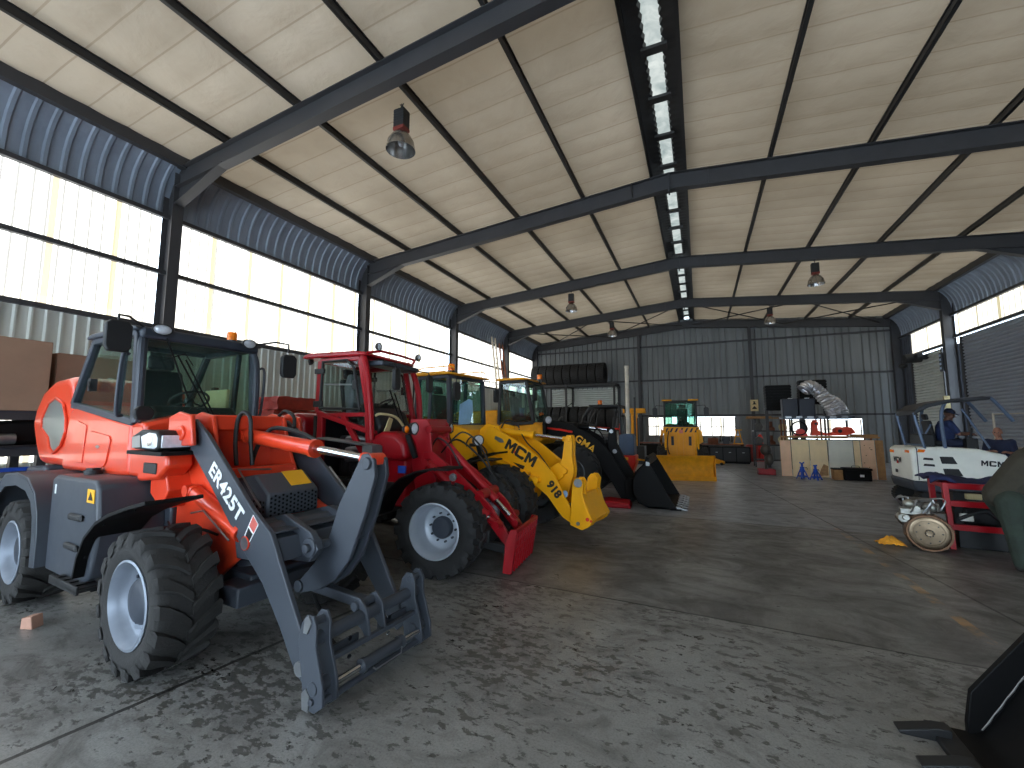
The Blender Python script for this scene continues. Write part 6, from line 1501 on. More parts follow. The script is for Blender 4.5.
# jack stands
def jack_stand(x, y, rz, s, label):
    t = thing('jack_stand', label, 'jack stand', (x, y, 0), rz, 'blue jack stands')
    b = B()
    for a_ in range(4):
        an = PI / 4 + a_ * PI / 2; b.bar((0.04 * math.cos(an), 0.04 * math.sin(an), 0.34 * s), (0.19 * math.cos(an), 0.19 * math.sin(an), 0.0), 0.055, 0.03)
        a2 = an + PI / 2; b.bar((0.15 * math.cos(an), 0.15 * math.sin(an), 0.1), (0.15 * math.cos(a2), 0.15 * math.sin(a2), 0.1), 0.02, 0.05)
    b.prism([(-0.05, 0.2 * s), (-0.05, 0.38 * s), (0.05, 0.38 * s), (0.05, 0.2 * s)], -0.05, 0.05, 'y'); b.done('frame', M_BLUE, t, bevel=0.005)
    b = B(); b.bb(-0.022, 0.022, -0.03, 0.03, 0.36 * s, 0.48 * s); b.prism([(-0.07, 0.48 * s), (-0.07, 0.53 * s), (-0.03, 0.50 * s), (0.03, 0.50 * s), (0.07, 0.53 * s), (0.07, 0.48 * s)], -0.03, 0.03, 'y'); b.done('saddle_post', M_BLUE, t)
    b = B(); b.tube([(0.05, 0, 0.33 * s), (0.14, -0.03, 0.36 * s), (0.17, -0.03, 0.3 * s)], 0.01, 6); b.done('lever', M_SATIN, t)
jack_stand(3.35, 18.6, 0.4, 1.15, 'left blue jack stand, the taller, before the plywood boards')
jack_stand(3.72, 18.45, 0.9, 1.0, 'right blue jack stand, the shorter, before the plywood boards')
t = thing('toolbox', 'black toolbox with a pale badge on the floor before the plywood boards', 'toolbox', (4.98, 18.9, 0), 0)
b = B(); b.bb(-0.36, 0.42, -0.2, 0.2, 0, 0.36); b.done('body', M_BLK, t, bevel=0.02)
b = B(); b.bb(-0.38, 0.44, -0.21, 0.21, 0.36, 0.44); o = b.done('lid', M_BLK, t, bevel=0.025)
b = B(); b.tube([(-0.1, 0, 0.44), (-0.08, 0, 0.5), (0.12, 0, 0.5), (0.14, 0, 0.44)], 0.012, 6); b.done('handle', M_SATIN, o)
b = B(); b.bb(0.08, 0.2, -0.208, -0.2, 0.14, 0.22); b.done('badge', M_DECALW, t)
t = thing('wooden_box', 'small brown wooden box against the left end of the toolbox', 'box', (4.46, 18.95, 0))
b = B(); b.bb(-0.13, 0.13, -0.2, 0.2, 0, 0.36); b.done('box', M_WOOD, t, bevel=0.006); [B().bb(-0.135, 0.135, -0.205, -0.2, z, z + 0.03).done('batten', M_WOOD, t) for z in (0.28, 0.05)]; b = B(); b.bb(-0.14, 0.14, -0.21, 0.21, 0.36, 0.40); b.done('lid', M_BLK, t)
t = thing('floor_tray', 'dark red crate on the floor left of the plywood boards', 'crate', (2.35, 19.7, 0))
b = B(); b.bb(-0.3, 0.3, -0.2, 0.2, 0, 0.03); [b.bb(s * 0.3, s * 0.28, -0.2, 0.2, 0, 0.22) for s in (-1, 1)]; [b.bb(-0.3, 0.3, s * 0.2, s * 0.18, 0, 0.22) for s in (-1, 1)]; b.done('crate', M_RED, t)
b = B(); b.cyl((0, 0, 0.03), (0, 0, 0.9), 0.05, seg=10); b.ball((0.02, 0, 0.95), (0.2, 0.16, 0.22)); b.ball((0.12, 0, 0.6), (0.16, 0.14, 0.25)); b.done('wrapped_part', M_CAST, t)

# ------------------------------------------------------------------ left wall: racking, cartons, benches
t = thing('pallet_rack', 'dark pallet rack along the left wall carrying brown cartons', 'rack', (-9.6, 3.4, 0))
for y in (-3.6, -0.3, 3.0):
    b = B(); [b.bb(x - 0.05, x + 0.05, y - 0.05, y + 0.05, 0, 2.15) for x in (-0.45, 0.45)]; [b.bar((-0.45, y, 0.3 + k * 0.6), (0.45, y, 0.7 + k * 0.6), 0.03, 0.03) for k in range(3)]; b.done('upright', M_FRAME, t, smooth=0)
for z in (1.52, 2.05):
    b = B(); [b.bb(x - 0.03, x + 0.03, -3.7, 3.1, z - 0.07, z + 0.03) for x in (-0.45, 0.45)]; b.done('beam', M_FRAME, t, smooth=0)
    b = B(); b.bb(-0.46, 0.46, -3.65, 3.05, z + 0.03, z + 0.06); b.done('deck', M_DKGREY, t, smooth=0)
def carton(x, y, z, s, label, m, rz=0.0):
    t = thing('cardboard_box', label, 'box', (x, y, z), rz, 'brown cartons on the left rack')
    b = B(); b.box((0, 0, s[2] / 2), s); b.done('carton', m, t, bevel=0.008)
    b = B(); b.box((0, 0, s[2] + 0.002), (s[0] * 0.98, 0.06, 0.003)); b.done('tape', M_BEIGE, t)
    return t
carton(-9.55, 1.55, 2.11, (0.8, 1.0, 0.95), 'brown carton at the left edge of the photo on the rack', M_CARD, 0.02)
carton(-9.5, 2.60, 2.11, (0.8, 1.0, 1.06), 'tallest brown carton on the rack, middle of the cartons in view', M_CARD, -0.02)
c_ = carton(-9.55, 3.70, 2.11, (0.8, 1.05, 0.92), 'darker brown carton with a pale round sticker behind the loader hood', M_CARD2, 0.0)
b = B(); b.cyl((0.40, 0.15, 0.52), (0.405, 0.15, 0.52), 0.07, seg=18); b.done('round_sticker', M_DECALW, c_)
t = thing('covered_engine', 'black-covered engine with a white can on the lower deck of the left rack', 'engine', (-9.45, 2.75, 1.58), 0)
b = B(); b.prism([(-0.7, 0.03), (-0.68, 0.22), (-0.4, 0.36), (0.3, 0.40), (0.62, 0.26), (0.72, 0.03)], -0.3, 0.3, 'x'); b.done('cover', M_BLK, t, bevel=0.06)
b = B(); b.bb(-0.38, 0.38, -0.8, 0.75, 0.0, 0.03); b.done('tray', M_SATIN, t)
b = B(); b.cyl((0.33, -0.35, 0.12), (0.33, 0.05, 0.12), 0.08, seg=14); b.done('pipe', M_STEEL, t)
t = thing('work_trolley', 'low flatbed trolley with a blue edge standing behind the grey rear fender', 'trolley', (-8.72, 2.9, 0), 0)
b = B(); b.bb(-0.25, 0.25, -1.5, 1.5, 1.2, 1.28); b.done('deck', mat('galvanised_deck', (120, 122, 120), 0.5, 0.4, 0.15), t, bevel=0.01)
b = B(); b.bb(0.19, 0.25, -1.4, 1.2, 1.28, 1.33); b.done('blue_strip', M_BLUE, t)
b = B(); [b.bb(x - 0.04, x + 0.04, y - 0.04, y + 0.04, 0.1, 1.2) for x in (-0.2, 0.2) for y in (-1.4, 1.4)]; [b.bb(0.25, 0.27, -1.3 + k * 0.5, -1.18 + k * 0.5, 1.22, 1.27) for k in range(6)]; b.done('frame', M_FRAME, t, smooth=0)
b = B(); [b.cyl((x, y - 0.04, 0.1), (x, y + 0.04, 0.1), 0.1, seg=14) for x in (-0.2, 0.2) for y in (-1.4, 1.4)]; b.done('castor', M_SATIN, t)
t = thing('wheel_chock', 'small pinkish wooden block on the floor by the rear grey-rimmed wheel', 'wheel chock', (-5.85, 2.05, 0), R(20))
b = B(); b.prism([(-0.06, 0), (-0.055, 0.10), (0.04, 0.115), (0.06, 0.0)], -0.05, 0.05, 'y'); b.done('block', mat('pink_timber', (186, 142, 122), 0.85), t, bevel=0.006)
# red wrapped bundle between first and second loaders, on a white crate stand
t = thing('stand_table', 'white slatted stand under the red wrapped bundle', 'stand', (-7.75, 6.15, 0))
b = B(); b.bb(-0.5, 0.5, -0.7, 0.7, 1.85, 1.95); b.bb(-0.5, 0.5, -0.7, 0.7, 1.5, 1.55); b.done('top', M_WHITE, t, bevel=0.01)
b = B(); [b.bb(x - 0.04, x + 0.04, y - 0.04, y + 0.04, 0, 1.9) for x in (-0.45, 0.45) for y in (-0.62, 0.62)]; b.done('leg', M_WHITE, t, smooth=0)
for k in range(2):
    b = B(); b.box((0, 0, 0.13), (0.6, 1.0 - 0.06 * k, 0.25)); 
    bmesh.ops.subdivide_edges(b.bm, edges=b.bm.edges, cuts=6, use_grid_fill=True)
    rg = random.Random(k)
    for v in b.bm.verts:
        if v.co.z > 0.02: v.co += Vector((rg.uniform(-.02, .02), rg.uniform(-.03, .03), rg.uniform(-.015, .015)))
    o = b.done('wrapped_bundle', M_TARP, None, smooth=60); o.location = (-7.75, 6.15 + 0.02 * k, 1.95 + 0.262 * k); tag(o, ['lower', 'upper'][k] + ' red tarpaulin bundle stacked between the first two loaders', 'bundle', 'red tarpaulin bundles')
# ------------------------------------------------------------------ white mini excavator with canopy
def excavator():
    t = thing('mini_excavator', 'white mini excavator with a dark canopy and black lettering, right of the plywood boards', 'excavator', (5.35, 13.65, 0), 0)
    def bodypoly(z0, z1): pass
    # body outline in plan, rounded tail at -x
    plan = [(-0.74, -0.64), (0.85, -0.64), (0.85, 0.64), (-0.70, 0.64), (-0.80, 0.5), (-0.82, 0.0), (-0.81, -0.5), (-0.78, -0.60)]
    b = B(); b.prism([(-0.82, 0.62), (-0.84, 1.36), (-0.72, 1.42), (-0.2, 1.43), (0.35, 1.40), (0.80, 1.28), (0.92, 1.12), (0.92, 0.62)], -0.64, 0.64, 'y'); b.done('engine_hood', M_WHITE, t, bevel=0.07, seg=4)
    b = B(); b.prism([(-0.80, 0.40), (-0.86, 0.64), (0.95, 0.64), (0.95, 0.50), (0.6, 0.40)], -0.65, 0.65, 'y'); b.done('tail_skirt', M_DKGREY, t, bevel=0.05, seg=3)
    b = B(); b.bb(-0.735, -0.728, -0.648, 0.0, 0.66, 1.42); b.bb(-0.728, -0.722, -0.655, -0.6, 0.66, 1.40); b.done('panel_seam', M_DKGREY, t, smooth=0)
    y = -0.645
    for q in ([(-0.63, 1.13), (-0.61, 1.18), (-0.45, 1.17), (-0.44, 1.12)], [(-0.63, 0.99), (-0.61, 1.04), (-0.43, 1.03), (-0.42, 0.98)], [(-0.30, 1.05), (-0.33, 1.21), (-0.10, 1.21), (-0.03, 1.05)], [(-0.26, 0.78), (-0.29, 0.94), (-0.02, 0.94), (0.05, 0.78)]): b = B(); b.prism(q, y - 0.004, y + 0.02, 'y'); b.done('vent', M_SATIN, t, bevel=0.008)
    for s, xx in ((0, -0.70),):
        b = B(); b.prism([(-0.72, 1.30), (-0.60, 1.30), (-0.57, 1.36), (-0.70, 1.37)], y - 0.01, y + 0.02, 'y'); b.done('amber_marker', M_AMBER, t, bevel=0.006)
    b = B(); b.bb(-0.855, -0.84, 0.30, 0.52, 1.24, 1.31); b.done('amber_marker', M_AMBER, t, bevel=0.006)
    b = B(); b.bb(-0.855, -0.84, -0.58, -0.36, 1.28, 1.34); b.done('amber_marker', M_AMBER, t, bevel=0.006)
    block_text('MCM', M_DECALB, t, 'lettering', (0.36, y - 0.002, 1.03), (1, 0, -0.06), (0.06, 0, 1), 0.38, 0.12)
    block_text('MCM', M_DECALB, t, 'lettering', (-0.853, 0.30, 1.02), (0, -1, 0), (0, 0, 1), 0.42, 0.13)
    b = B(); b.prism([(0.02, 0.99), (0.14, 0.99), (0.08, 1.08)], -0.860, -0.853, 'x'); b.done('red_mark', M_DECALR, t, smooth=0)
    b = B(); b.bb(-0.86, -0.852, 0.12, 0.24, 0.76, 0.84); b.done('tail_latch', M_SATIN, t, smooth=0)
    # undercarriage
    b = B(); b.cyl((0, 0, 0.32), (0, 0, 0.44), 0.4, seg=24); b.bb(-0.5, 0.5, -0.35, 0.35, 0.18, 0.34); b.done('undercarriage', M_SATIN, t, bevel=0.02)
    for s in (-1, 1):
        b = B(); L = 0.62; r_ = 0.19; loop = [(L * -1 + r_ * math.cos(a), r_ + 0.0 + r_ * math.sin(a)) for a in [PI / 2 + PI * i / 10 for i in range(11)]] + [(L + r_ * math.cos(a), r_ + r_ * math.sin(a)) for a in [-PI / 2 + PI * i / 10 for i in range(11)]]
        b.prism(loop, s * 0.48, s * 0.72, 'y')
        for i in range(len(loop)):
            p, q = Vector(loop[i]), Vector(loop[(i + 1) % len(loop)]); n = max(1, int((q - p).length / 0.1))
            for k in range(n):
                c = p.lerp(q, (k + 0.5) / n); d = (c - Vector((max(-L, min(L, c.x)), r_))).normalized(); b.box((c.x + d.x * 0.012, s * 0.6, c.y + d.y * 0.012), (0.05, 0.24, 0.03), Matrix.Rotation(-math.atan2(d.x, d.y) * -1, 3, 'Y'))
        b.done('track', M_RUB, t, bevel=0)
    # canopy
    b = B(); k = 0.16
    for yy in (-0.60, 0.38):
        b.tube([(-0.72 + k, yy, 1.38), (-0.84 + k, yy, 2.05), (-0.86 + k, yy, 2.2), (-0.74 + k, yy, 2.34), (-0.5 + k, yy, 2.42)], 0.032, 8)
        b.tube([(-0.20, yy, 1.40), (-0.22, yy, 2.1), (-0.14, yy, 2.42), (0.0, yy, 2.50), (0.55, yy, 2.54), (0.68, yy, 2.50), (0.98, yy, 2.02)], 0.035, 10, smooth=4)
        b.tube([(0.15, yy, 2.3), (0.55, yy, 1.42)], 0.022, 8)
    b.tube([(-0.72 + k, -0.6, 1.46), (-0.72 + k, 0.38, 1.46)], 0.025, 8); b.tube([(-0.55, -0.3, 1.45), (-0.3, -0.3, 1.95)], 0.02, 8)
    b.done('canopy_frame', mat('blue_grey_tube', (92, 108, 132), 0.4, 0.3), t)
    b = B(); b.prism([(-0.88 + k, 2.16), (-0.86 + k, 2.28), (-0.66 + k, 2.42), (-0.1, 2.52), (0.5, 2.58), (0.64, 2.56), (0.62, 2.50), (0.0, 2.46), (-0.6 + k, 2.34), (-0.80 + k, 2.22)], -0.66, 0.44, 'y'); b.done('canopy', mat('canopy_charcoal', (48, 50, 54), 0.55), t, bevel=0.02)
    seat(t, 0.0, 0.1, 1.45, s=0.85)
    for s in (-1, 1):
        b = B(); b.bb(0.3, 0.5, 0.1 + s * 0.34 - 0.08, 0.1 + s * 0.34 + 0.08, 1.3, 1.62); b.tube([(0.4, 0.1 + s * 0.34, 1.62), (0.44, 0.1 + s * 0.34, 1.85)], 0.02, 8); b.done('control_console', M_SATIN, t, bevel=0.02)
    b = B(); b.bb(-0.55, -0.3, -0.45, 0.2, 1.42, 1.72); b.done('control_box', M_SATIN, t, bevel=0.03)
    b = B(); b.bb(0.85, 1.35, -0.2, 0.2, 0.55, 0.8); b.prism([(1.2, 0.6), (1.2, 0.85), (1.9, 1.7), (2.5, 1.75), (2.5, 1.6), (2.0, 1.5), (1.4, 0.6)], -0.1, 0.1, 'y'); b.done('boom', M_WHITE, t, bevel=0.02)
    return t
excavator()

# picture-frame rack behind (pale tube frame) and clutter
t = thing('tube_frame', 'pale tube gate frame standing behind the two men by the shutter', 'frame', (8.0, 16.6, 0))
b = B(); b.tube([(-0.35, 0, 0), (-0.35, 0, 2.25), (1.2, 0, 2.30), (1.2, 0, 0)], 0.035, 8); b.tube([(-0.35, 0, 1.3), (1.2, 0, 1.3)], 0.03, 8); b.done('frame', M_PALEP, t)
t = thing('parts_table', 'cluttered dark parts table between the plywood boards and the white excavator', 'table', (6.5, 18.2, 0))
b = B(); b.bb(-0.6, 0.6, -0.4, 0.4, 0.85, 0.9); [b.bb(x - 0.03, x + 0.03, y - 0.03, y + 0.03, 0, 0.86) for x in (-0.55, 0.55) for y in (-0.35, 0.35)]; b.done('table', M_FRAME, t, smooth=0)
for k, (dx, m, sz, lb) in enumerate(((-0.35, M_BRED, 0.15, 'red round part on the left of the cluttered parts table'), (0.0, M_STEEL, 0.13, 'bare metal round part in the middle of the cluttered parts table'), (0.38, M_PALEP, 0.17, 'pale round part on the right of the cluttered parts table'))):
    b = B(); b.lathe([(0, 0), (sz, 0), (sz, 0.1), (sz * 0.6, 0.16), (sz * 0.6, 0.34), (sz * 0.3, 0.4), (0, 0.4)], (0, 0, 0), (0, 0, 1), 20); o = b.done('machine_part', m, None); o.location = (6.5 + dx, 18.1, 0.9); tag(o, lb, 'machine part', 'parts on the cluttered table')
t = thing('plastic_sack', 'crumpled blue-grey plastic sack leaning beside the last plywood board', 'sack', (6.35, 17.5, 0))
b = B(); b.ball((0, 0, 0.4), (0.22, 0.2, 0.42), 18, 14); rg = random.Random(9)
for v in b.bm.verts: v.co += Vector((rg.uniform(-.03, .03), rg.uniform(-.03, .03), rg.uniform(-.03, .03) if v.co.z > 0.06 else 0))
b.done('sack', mat('plastic_sack_blue', (96, 108, 140), 0.3), t, smooth=60)
# fan motor on the right wall
t = thing('wall_fan', 'dark fan unit hanging high on the right wall by the far shutter', 'fan', (9.45, 25.6, 5.1))
b = B(); b.cyl((0.1, 0, 0), (-0.5, 0, -0.05), 0.22, seg=18); b.cyl((-0.1, -0.5, 0.05), (-0.1, 0.5, 0.05), 0.12, seg=14); b.ball((-0.5, 0.2, -0.35), (0.16, 0.25, 0.12)); b.bb(0.1, 0.42, -0.1, 0.1, -0.1, 0.1); b.done('housing', M_SATIN, t, bevel=0.01)
t = thing('switch_box', 'small cream switch box on the right steel column', 'switch box', (9.3, 23.1, 2.9))
b = B(); b.bb(-0.1, 0.1, -0.04, 0.02, -0.25, 0.25); b.done('box', M_BEIGE, t, bevel=0.01); b = B(); b.bb(-0.05, 0.05, -0.06, -0.04, -0.06, 0.06); b.done('button', M_SATIN, t)
t = thing('roller_motor', 'blue-lit shutter gear box beside the right column', 'gear box', (9.55, 23.60, 4.6))
b = B(); b.bb(-0.12, 0.15, -0.12, 0.12, -0.4, 0.4); b.done('box', M_DKGREY, t, bevel=0.02); b = B(); [b.bb(-0.14, -0.12, -0.05, 0.05, -0.3 + k * 0.18, -0.2 + k * 0.18) for k in range(4)]; b.done('label', mat('pale_label', (176, 196, 226), 0.5), t)
t['label'] = 'dark shutter gear box with pale labels beside the right column'

# ------------------------------------------------------------------ engine with big flywheel in a red frame
t = thing('engine', 'stripped engine with a big bare metal flywheel, lying on the floor at right', 'engine', (3.16, 8.72, 0), R(-12))
b = B(); b.lathe([(0, -0.045), (0.05, -0.05), (0.06, -0.035), (0.19, -0.03), (0.195, -0.04), (0.23, -0.04), (0.255, -0.03), (0.258, 0.06), (0, 0.06)], (0, 0, 0.30), (0, 1, 0), 48); b.done('flywheel', M_FLY, t)
b = B(); b.lathe([(0.262, -0.045), (0.29, -0.045), (0.30, 0.0), (0.30, 0.14), (0.25, 0.2), (0.262, 0.02)], (0, 0, 0.30), (0, 1, 0), 48, close=True)
for k in range(6):
    a = 2 * PI * k / 6 + 0.2; b.cyl((0.295 * math.cos(a), 0.02, 0.30 + 0.295 * math.sin(a)), (0.295 * math.cos(a), 0.14, 0.30 + 0.295 * math.sin(a)), 0.022, seg=10)
b.done('bell_housing', mat('rusty_housing', (110, 82, 60), 0.5, 0.6, 0.3, 12), t)
b = B()
for k in range(8):
    a = 2 * PI * k / 8; b.cyl((0.05 * math.cos(a), -0.075, 0.30 + 0.05 * math.sin(a)), (0.05 * math.cos(a), -0.03, 0.30 + 0.05 * math.sin(a)), 0.010, seg=6)
    b.cyl((0.16 * math.cos(a), -0.034, 0.30 + 0.16 * math.sin(a)), (0.16 * math.cos(a), -0.03, 0.30 + 0.16 * math.sin(a)), 0.012, seg=10)
b.done('bolt', M_SATIN, t)
b = B(); b.bb(-0.24, 0.26, 0.18, 0.85, 0.08, 0.62); b.bb(-0.18, 0.2, 0.2, 0.8, 0.62, 0.78); b.cyl((-0.26, 0.3, 0.42), (-0.26, 0.75, 0.42), 0.09, seg=16); b.bb(-0.2, 0.2, 0.2, 0.85, 0.0, 0.1); b.done('block', M_CAST, t, bevel=0.02)
b = B(); b.cyl((-0.30, 0.02, 0.50), (-0.30, 0.28, 0.50), 0.075, seg=16); b.cyl((-0.27, -0.03, 0.52), (-0.27, 0.02, 0.52), 0.05, seg=14); b.cyl((-0.12, 0.08, 0.66), (-0.12, 0.3, 0.66), 0.06, seg=14); b.bb(-0.33, 0.05, 0.1, 0.24, 0.56, 0.66); b.ball((-0.2, 0.15, 0.74), (0.09, 0.08, 0.07)); b.ball((0.06, 0.16, 0.70), (0.10, 0.08, 0.08)); b.done('starter_and_pump', M_ALU, t, bevel=0.01)
rg = random.Random(21)
b = B()
for k in range(7):
    x = rg.uniform(-.3, .2); y = rg.uniform(0.0, 0.5); b.tube([(x, y, 0.6), (x + rg.uniform(-.12, .12), y + rg.uniform(-.1, .1), 0.82), (x + rg.uniform(-.2, .2), y + 0.2, 0.75), (x + rg.uniform(-.2, .2), y + 0.3, 0.62)], 0.014, 6, smooth=4)
b.done('wiring', M_STEEL, t)
t.scale = (0.92, 0.92, 0.92)
t = thing('red_stand_frame', 'crimson ladder-shaped steel frame standing beside the flywheel engine', 'frame', (3.96, 9.0, 0), R(-6))
b = B()
for x in (-0.42, 0.55): b.bar((x, 0, 0.30), (x - 0.03, 0, 1.02), 0.09, 0.07)
for z in (0.34, 0.70, 0.97): b.bb(-0.42, 0.55, -0.035, 0.035, z - 0.045, z + 0.045)
for x in (-0.42, 0.55): b.bar((x, 0.6, 0.0), (x - 0.03, 0.6, 1.02), 0.09, 0.07)
for z in (0.34, 0.97): b.bb(-0.42, 0.55, 0.565, 0.635, z - 0.04, z + 0.04)
for x in (-0.44, 0.54):
    for z in (0.34, 0.97): b.bar((x, 0, z), (x, 0.6, z), 0.08, 0.07)
b.bar((-0.42, 0.0, 0.0), (-0.42, 0.0, 0.34), 0.08, 0.07); b.bar((0.55, 0.0, 0.0), (0.55, 0.0, 0.34), 0.08, 0.07)
b.done('frame', M_RED, t, bevel=0.006)
t = thing('machine_core', 'dark greasy machine parts packed inside the red frame', 'machine', (4.0, 9.3, 0), R(-6))
b = B(); b.bb(-0.30, 0.42, -0.15, 0.18, 0.0, 0.3); b.cyl((-0.2, 0, 0.5), (0.4, 0, 0.5), 0.18, seg=18); b.bb(-0.3, 0.4, -0.05, 0.15, 0.3, 0.85); b.tube([(-0.3, -0.2, 0.45), (0.0, -0.24, 0.6), (0.2, -0.2, 0.42), (0.42, -0.22, 0.4)], 0.03, 8, smooth=4); b.done('core', M_SATIN, t, bevel=0.02)
b = B(); b.bb(-0.28, -0.12, -0.2, -0.15, 0.42, 0.54); b.done('white_reservoir', M_WHITE, t, bevel=0.015); b = B(); b.bb(-0.18, 0.0, -0.18, -0.1, 0.76, 0.85); b.done('sticker_box', M_BEIGE, t, bevel=0.01); b = B(); b.bar((0.1, -0.2, 0.55), (0.32, -0.2, 0.42), 0.03, 0.04); b.done('steel_bar', M_STEEL, t)
for nm, (x0, x1, y0, y1, lb) in {'a': (-0.75, -0.1, 0.1, 0.5, 'left part')}.items(): pass
# blue overalls draped over the frame
b = B(); nx, ny = 26, 14; V = []
rg = random.Random(5)
for i in range(nx + 1):
    row = []
    for j in range(ny + 1):
        u = i / nx; v = j / ny
        x = -0.62 + 1.3 * u; y = -0.12 + 0.85 * v
        z = 1.045 + 0.05 * math.sin(u * 11 + v * 4) * math.sin(v * 6 + 1) + 0.10 * math.exp(-((u - 0.85) ** 2) * 40) + 0.06 * math.exp(-((u - 0.1) ** 2) * 60)
        if v < 0.16: z -= (0.16 - v) * 0.5; y += (0.16 - v) * 0.6
        row.append(b.bm.verts.new((x, y, z + rg.uniform(-.008, .008))))
    V.append(row)
for A, Q in zip(V, V[1:]):
    for j in range(ny): b._f([A[j], Q[j], Q[j + 1], A[j + 1]])
o = b.done('blue_overalls', M_CLOTHB, None, smooth=60); o.location = (3.96, 9.0, 0); o.rotation_euler = (0, 0, R(-6)); md = o.modifiers.new('solid', 'SOLIDIFY'); md.thickness = 0.02
tag(o, 'dark blue overalls draped over the red frame', 'clothing')
# orange rag
b = B(); n = 12; V = []
rg = random.Random(8)
for i in range(n + 1):
    row = []
    for j in range(n + 1):
        u, v = i / n - 0.5, j / n - 0.5; e = math.sqrt(u * u + v * v)
        z = max(0.004, 0.10 * max(0, 1 - e * 1.9) + 0.06 * abs(math.sin(u * 15 + v * 9)) * (1 - e)) 
        row.append(b.bm.verts.new((u * 0.34 + rg.uniform(-.014, .014), v * 0.22 + rg.uniform(-.014, .014), z)))
    V.append(row)
for A, Q in zip(V, V[1:]):
    for j in range(n): b._f([A[j], Q[j], Q[j + 1], A[j + 1]])
o = b.done('cleaning_rag', M_RAG, None, smooth=60); o.location = (2.76, 8.98, 0); md = o.modifiers.new('solid', 'SOLIDIFY'); md.thickness = 0.006; md.offset = 1
tag(o, 'crumpled orange rag on the floor left of the flywheel', 'rag')

# ------------------------------------------------------------------ black bucket at the lower right corner
t = thing('loader_bucket', 'black steel bucket with a bright weld seam at the lower right corner of the photo', 'bucket', (0, 0, 0))
y0, y1 = 2.30, 3.72
sh = [(1.30, 0.03), (1.47, 0.03), (1.53, 0.07), (1.74, 0.42), (1.98, 0.82), (2.20, 1.05)]
b = B(); b.band(sh, -0.03, y0, y1, 'y'); b.done('shell', M_BLK, t, bevel=0.004)
for y in (y1, y0):
    b = B(); b.prism([(1.44, 0.0), (1.44, 0.08), (1.47, 0.27), (1.74, 0.64), (2.1, 1.12), (2.22, 1.08), (2.02, 0.80), (1.78, 0.42), (1.56, 0.04)], y - 0.02, y + 0.02, 'y'); b.done('side_plate', M_BLK, t, bevel=0.004)
b = B(); w_ = [(1.50, y1 - 0.03, 0.065)] + [(1.50 + 0.031 * k + 0.004 * (k % 2), y1 - 0.03, 0.065 + 0.052 * k) for k in range(1, 16)]; b.tube(w_, [0.004 + 0.002 * (k % 2) for k in range(16)], 6); b.done('weld_seam', M_STEEL, t)
b = B(); b.bb(1.24, 1.36, y0 - 0.02, y1 + 0.02, 0.0, 0.035); b.done('cutting_edge', M_SATIN, t, bevel=0.006)
for k in range(5):
    y = y1 - 0.1 - k * 0.31; b = B(); b.prism([(1.32, 0.0), (1.32, 0.08), (1.25, 0.075), (1.06, 0.02), (1.07, 0.0)], y - 0.045, y + 0.045, 'y'); b.done('tooth', M_SATIN, t, bevel=0.006)
# ------------------------------------------------------------------ people
def remesh(o, v, sm=3):
    md = o.modifiers.new('remesh', 'REMESH'); md.mode = 'VOXEL'; md.voxel_size = v; md.use_smooth_shade = True
    md = o.modifiers.new('smooth', 'SMOOTH'); md.factor = 0.5; md.iterations = sm
    return o

def head(b, c, yaw, pitch=0.0, s=1.0):
    """skull, jaw, nose, brow, ears; faces local +x turned by yaw"""
    M = Matrix.Rotation(yaw, 3, 'Z') @ Matrix.Rotation(pitch, 3, 'Y'); c = Vector(c)
    P = lambda x, y, z: c + M @ (Vector((x, y, z)) * s)
    b.ball(P(-0.01, 0, 0.03), (0.098 * s, 0.077 * s, 0.10 * s), 18, 14, M); b.ball(P(0.03, 0, -0.05), (0.062 * s, 0.058 * s, 0.072 * s), 16, 12, M)
    b.limb(P(0.085, 0, 0.015), P(0.108, 0, -0.025), 0.010 * s, 0.016 * s)
    b.limb(P(0.083, -0.035, 0.035), P(0.083, 0.035, 0.035), 0.013 * s, 0.013 * s)
    b.limb(P(0.083, -0.02, -0.068), P(0.083, 0.02, -0.068), 0.011 * s, 0.011 * s); b.ball(P(0.075, 0, -0.105), 0.024 * s)
    for q in (-1, 1): b.ball(P(-0.005, q * 0.078, 0.0), (0.018 * s, 0.010 * s, 0.032 * s), 10, 8, M); b.ball(P(0.05, q * 0.045, -0.025), 0.028 * s)
    return P, M

def eyes(parent, P, s=1.0):
    b = B()
    for q in (-1, 1): b.ball(P(0.083, q * 0.032, 0.012), 0.012 * s, 10, 8)
    b.done('eyes', mat('eye_dark', (24, 18, 16), 0.3), parent)

def hand(b, w, d, side, curl=0.5, s=1.0, palm_n=(0, 0, -1)):
    """palm and five curled fingers from wrist w pointing along d"""
    w = Vector(w); d = Vector(d).normalized(); n = Vector(palm_n); n = (n - d * n.dot(d)).normalized(); a = d.cross(n) * side
    b.limb(w, w + d * 0.085 * s + a * 0.012, 0.024 * s, 0.026 * s); b.limb(w + a * 0.008, w + d * 0.085 * s - a * 0.022 * s, 0.022 * s, 0.022 * s)
    for k, L in enumerate((0.072, 0.080, 0.075, 0.058)):
        p = w + d * 0.085 * s + a * ((0.030 - 0.021 * k) * s); dd = d
        for j, f in enumerate((0.45, 0.32, 0.25)):
            ang = curl * (0.5 + 0.5 * j); dd = (dd * math.cos(ang) + n * math.sin(ang)).normalized(); n2 = n
            q = p + dd * L * f * s; b.limb(p, q, (0.0095 - 0.001 * j) * s, (0.0088 - 0.001 * j) * s); p = q
    p = w + d * 0.025 * s + a * 0.022 * s; q = p + (d * 0.6 + a * 0.7 + n * 0.35).normalized() * 0.045 * s; b.limb(p, q, 0.012 * s, 0.011 * s); b.limb(q, q + (d * 0.9 + n * 0.4).normalized() * 0.032 * s, 0.011 * s, 0.009 * s)

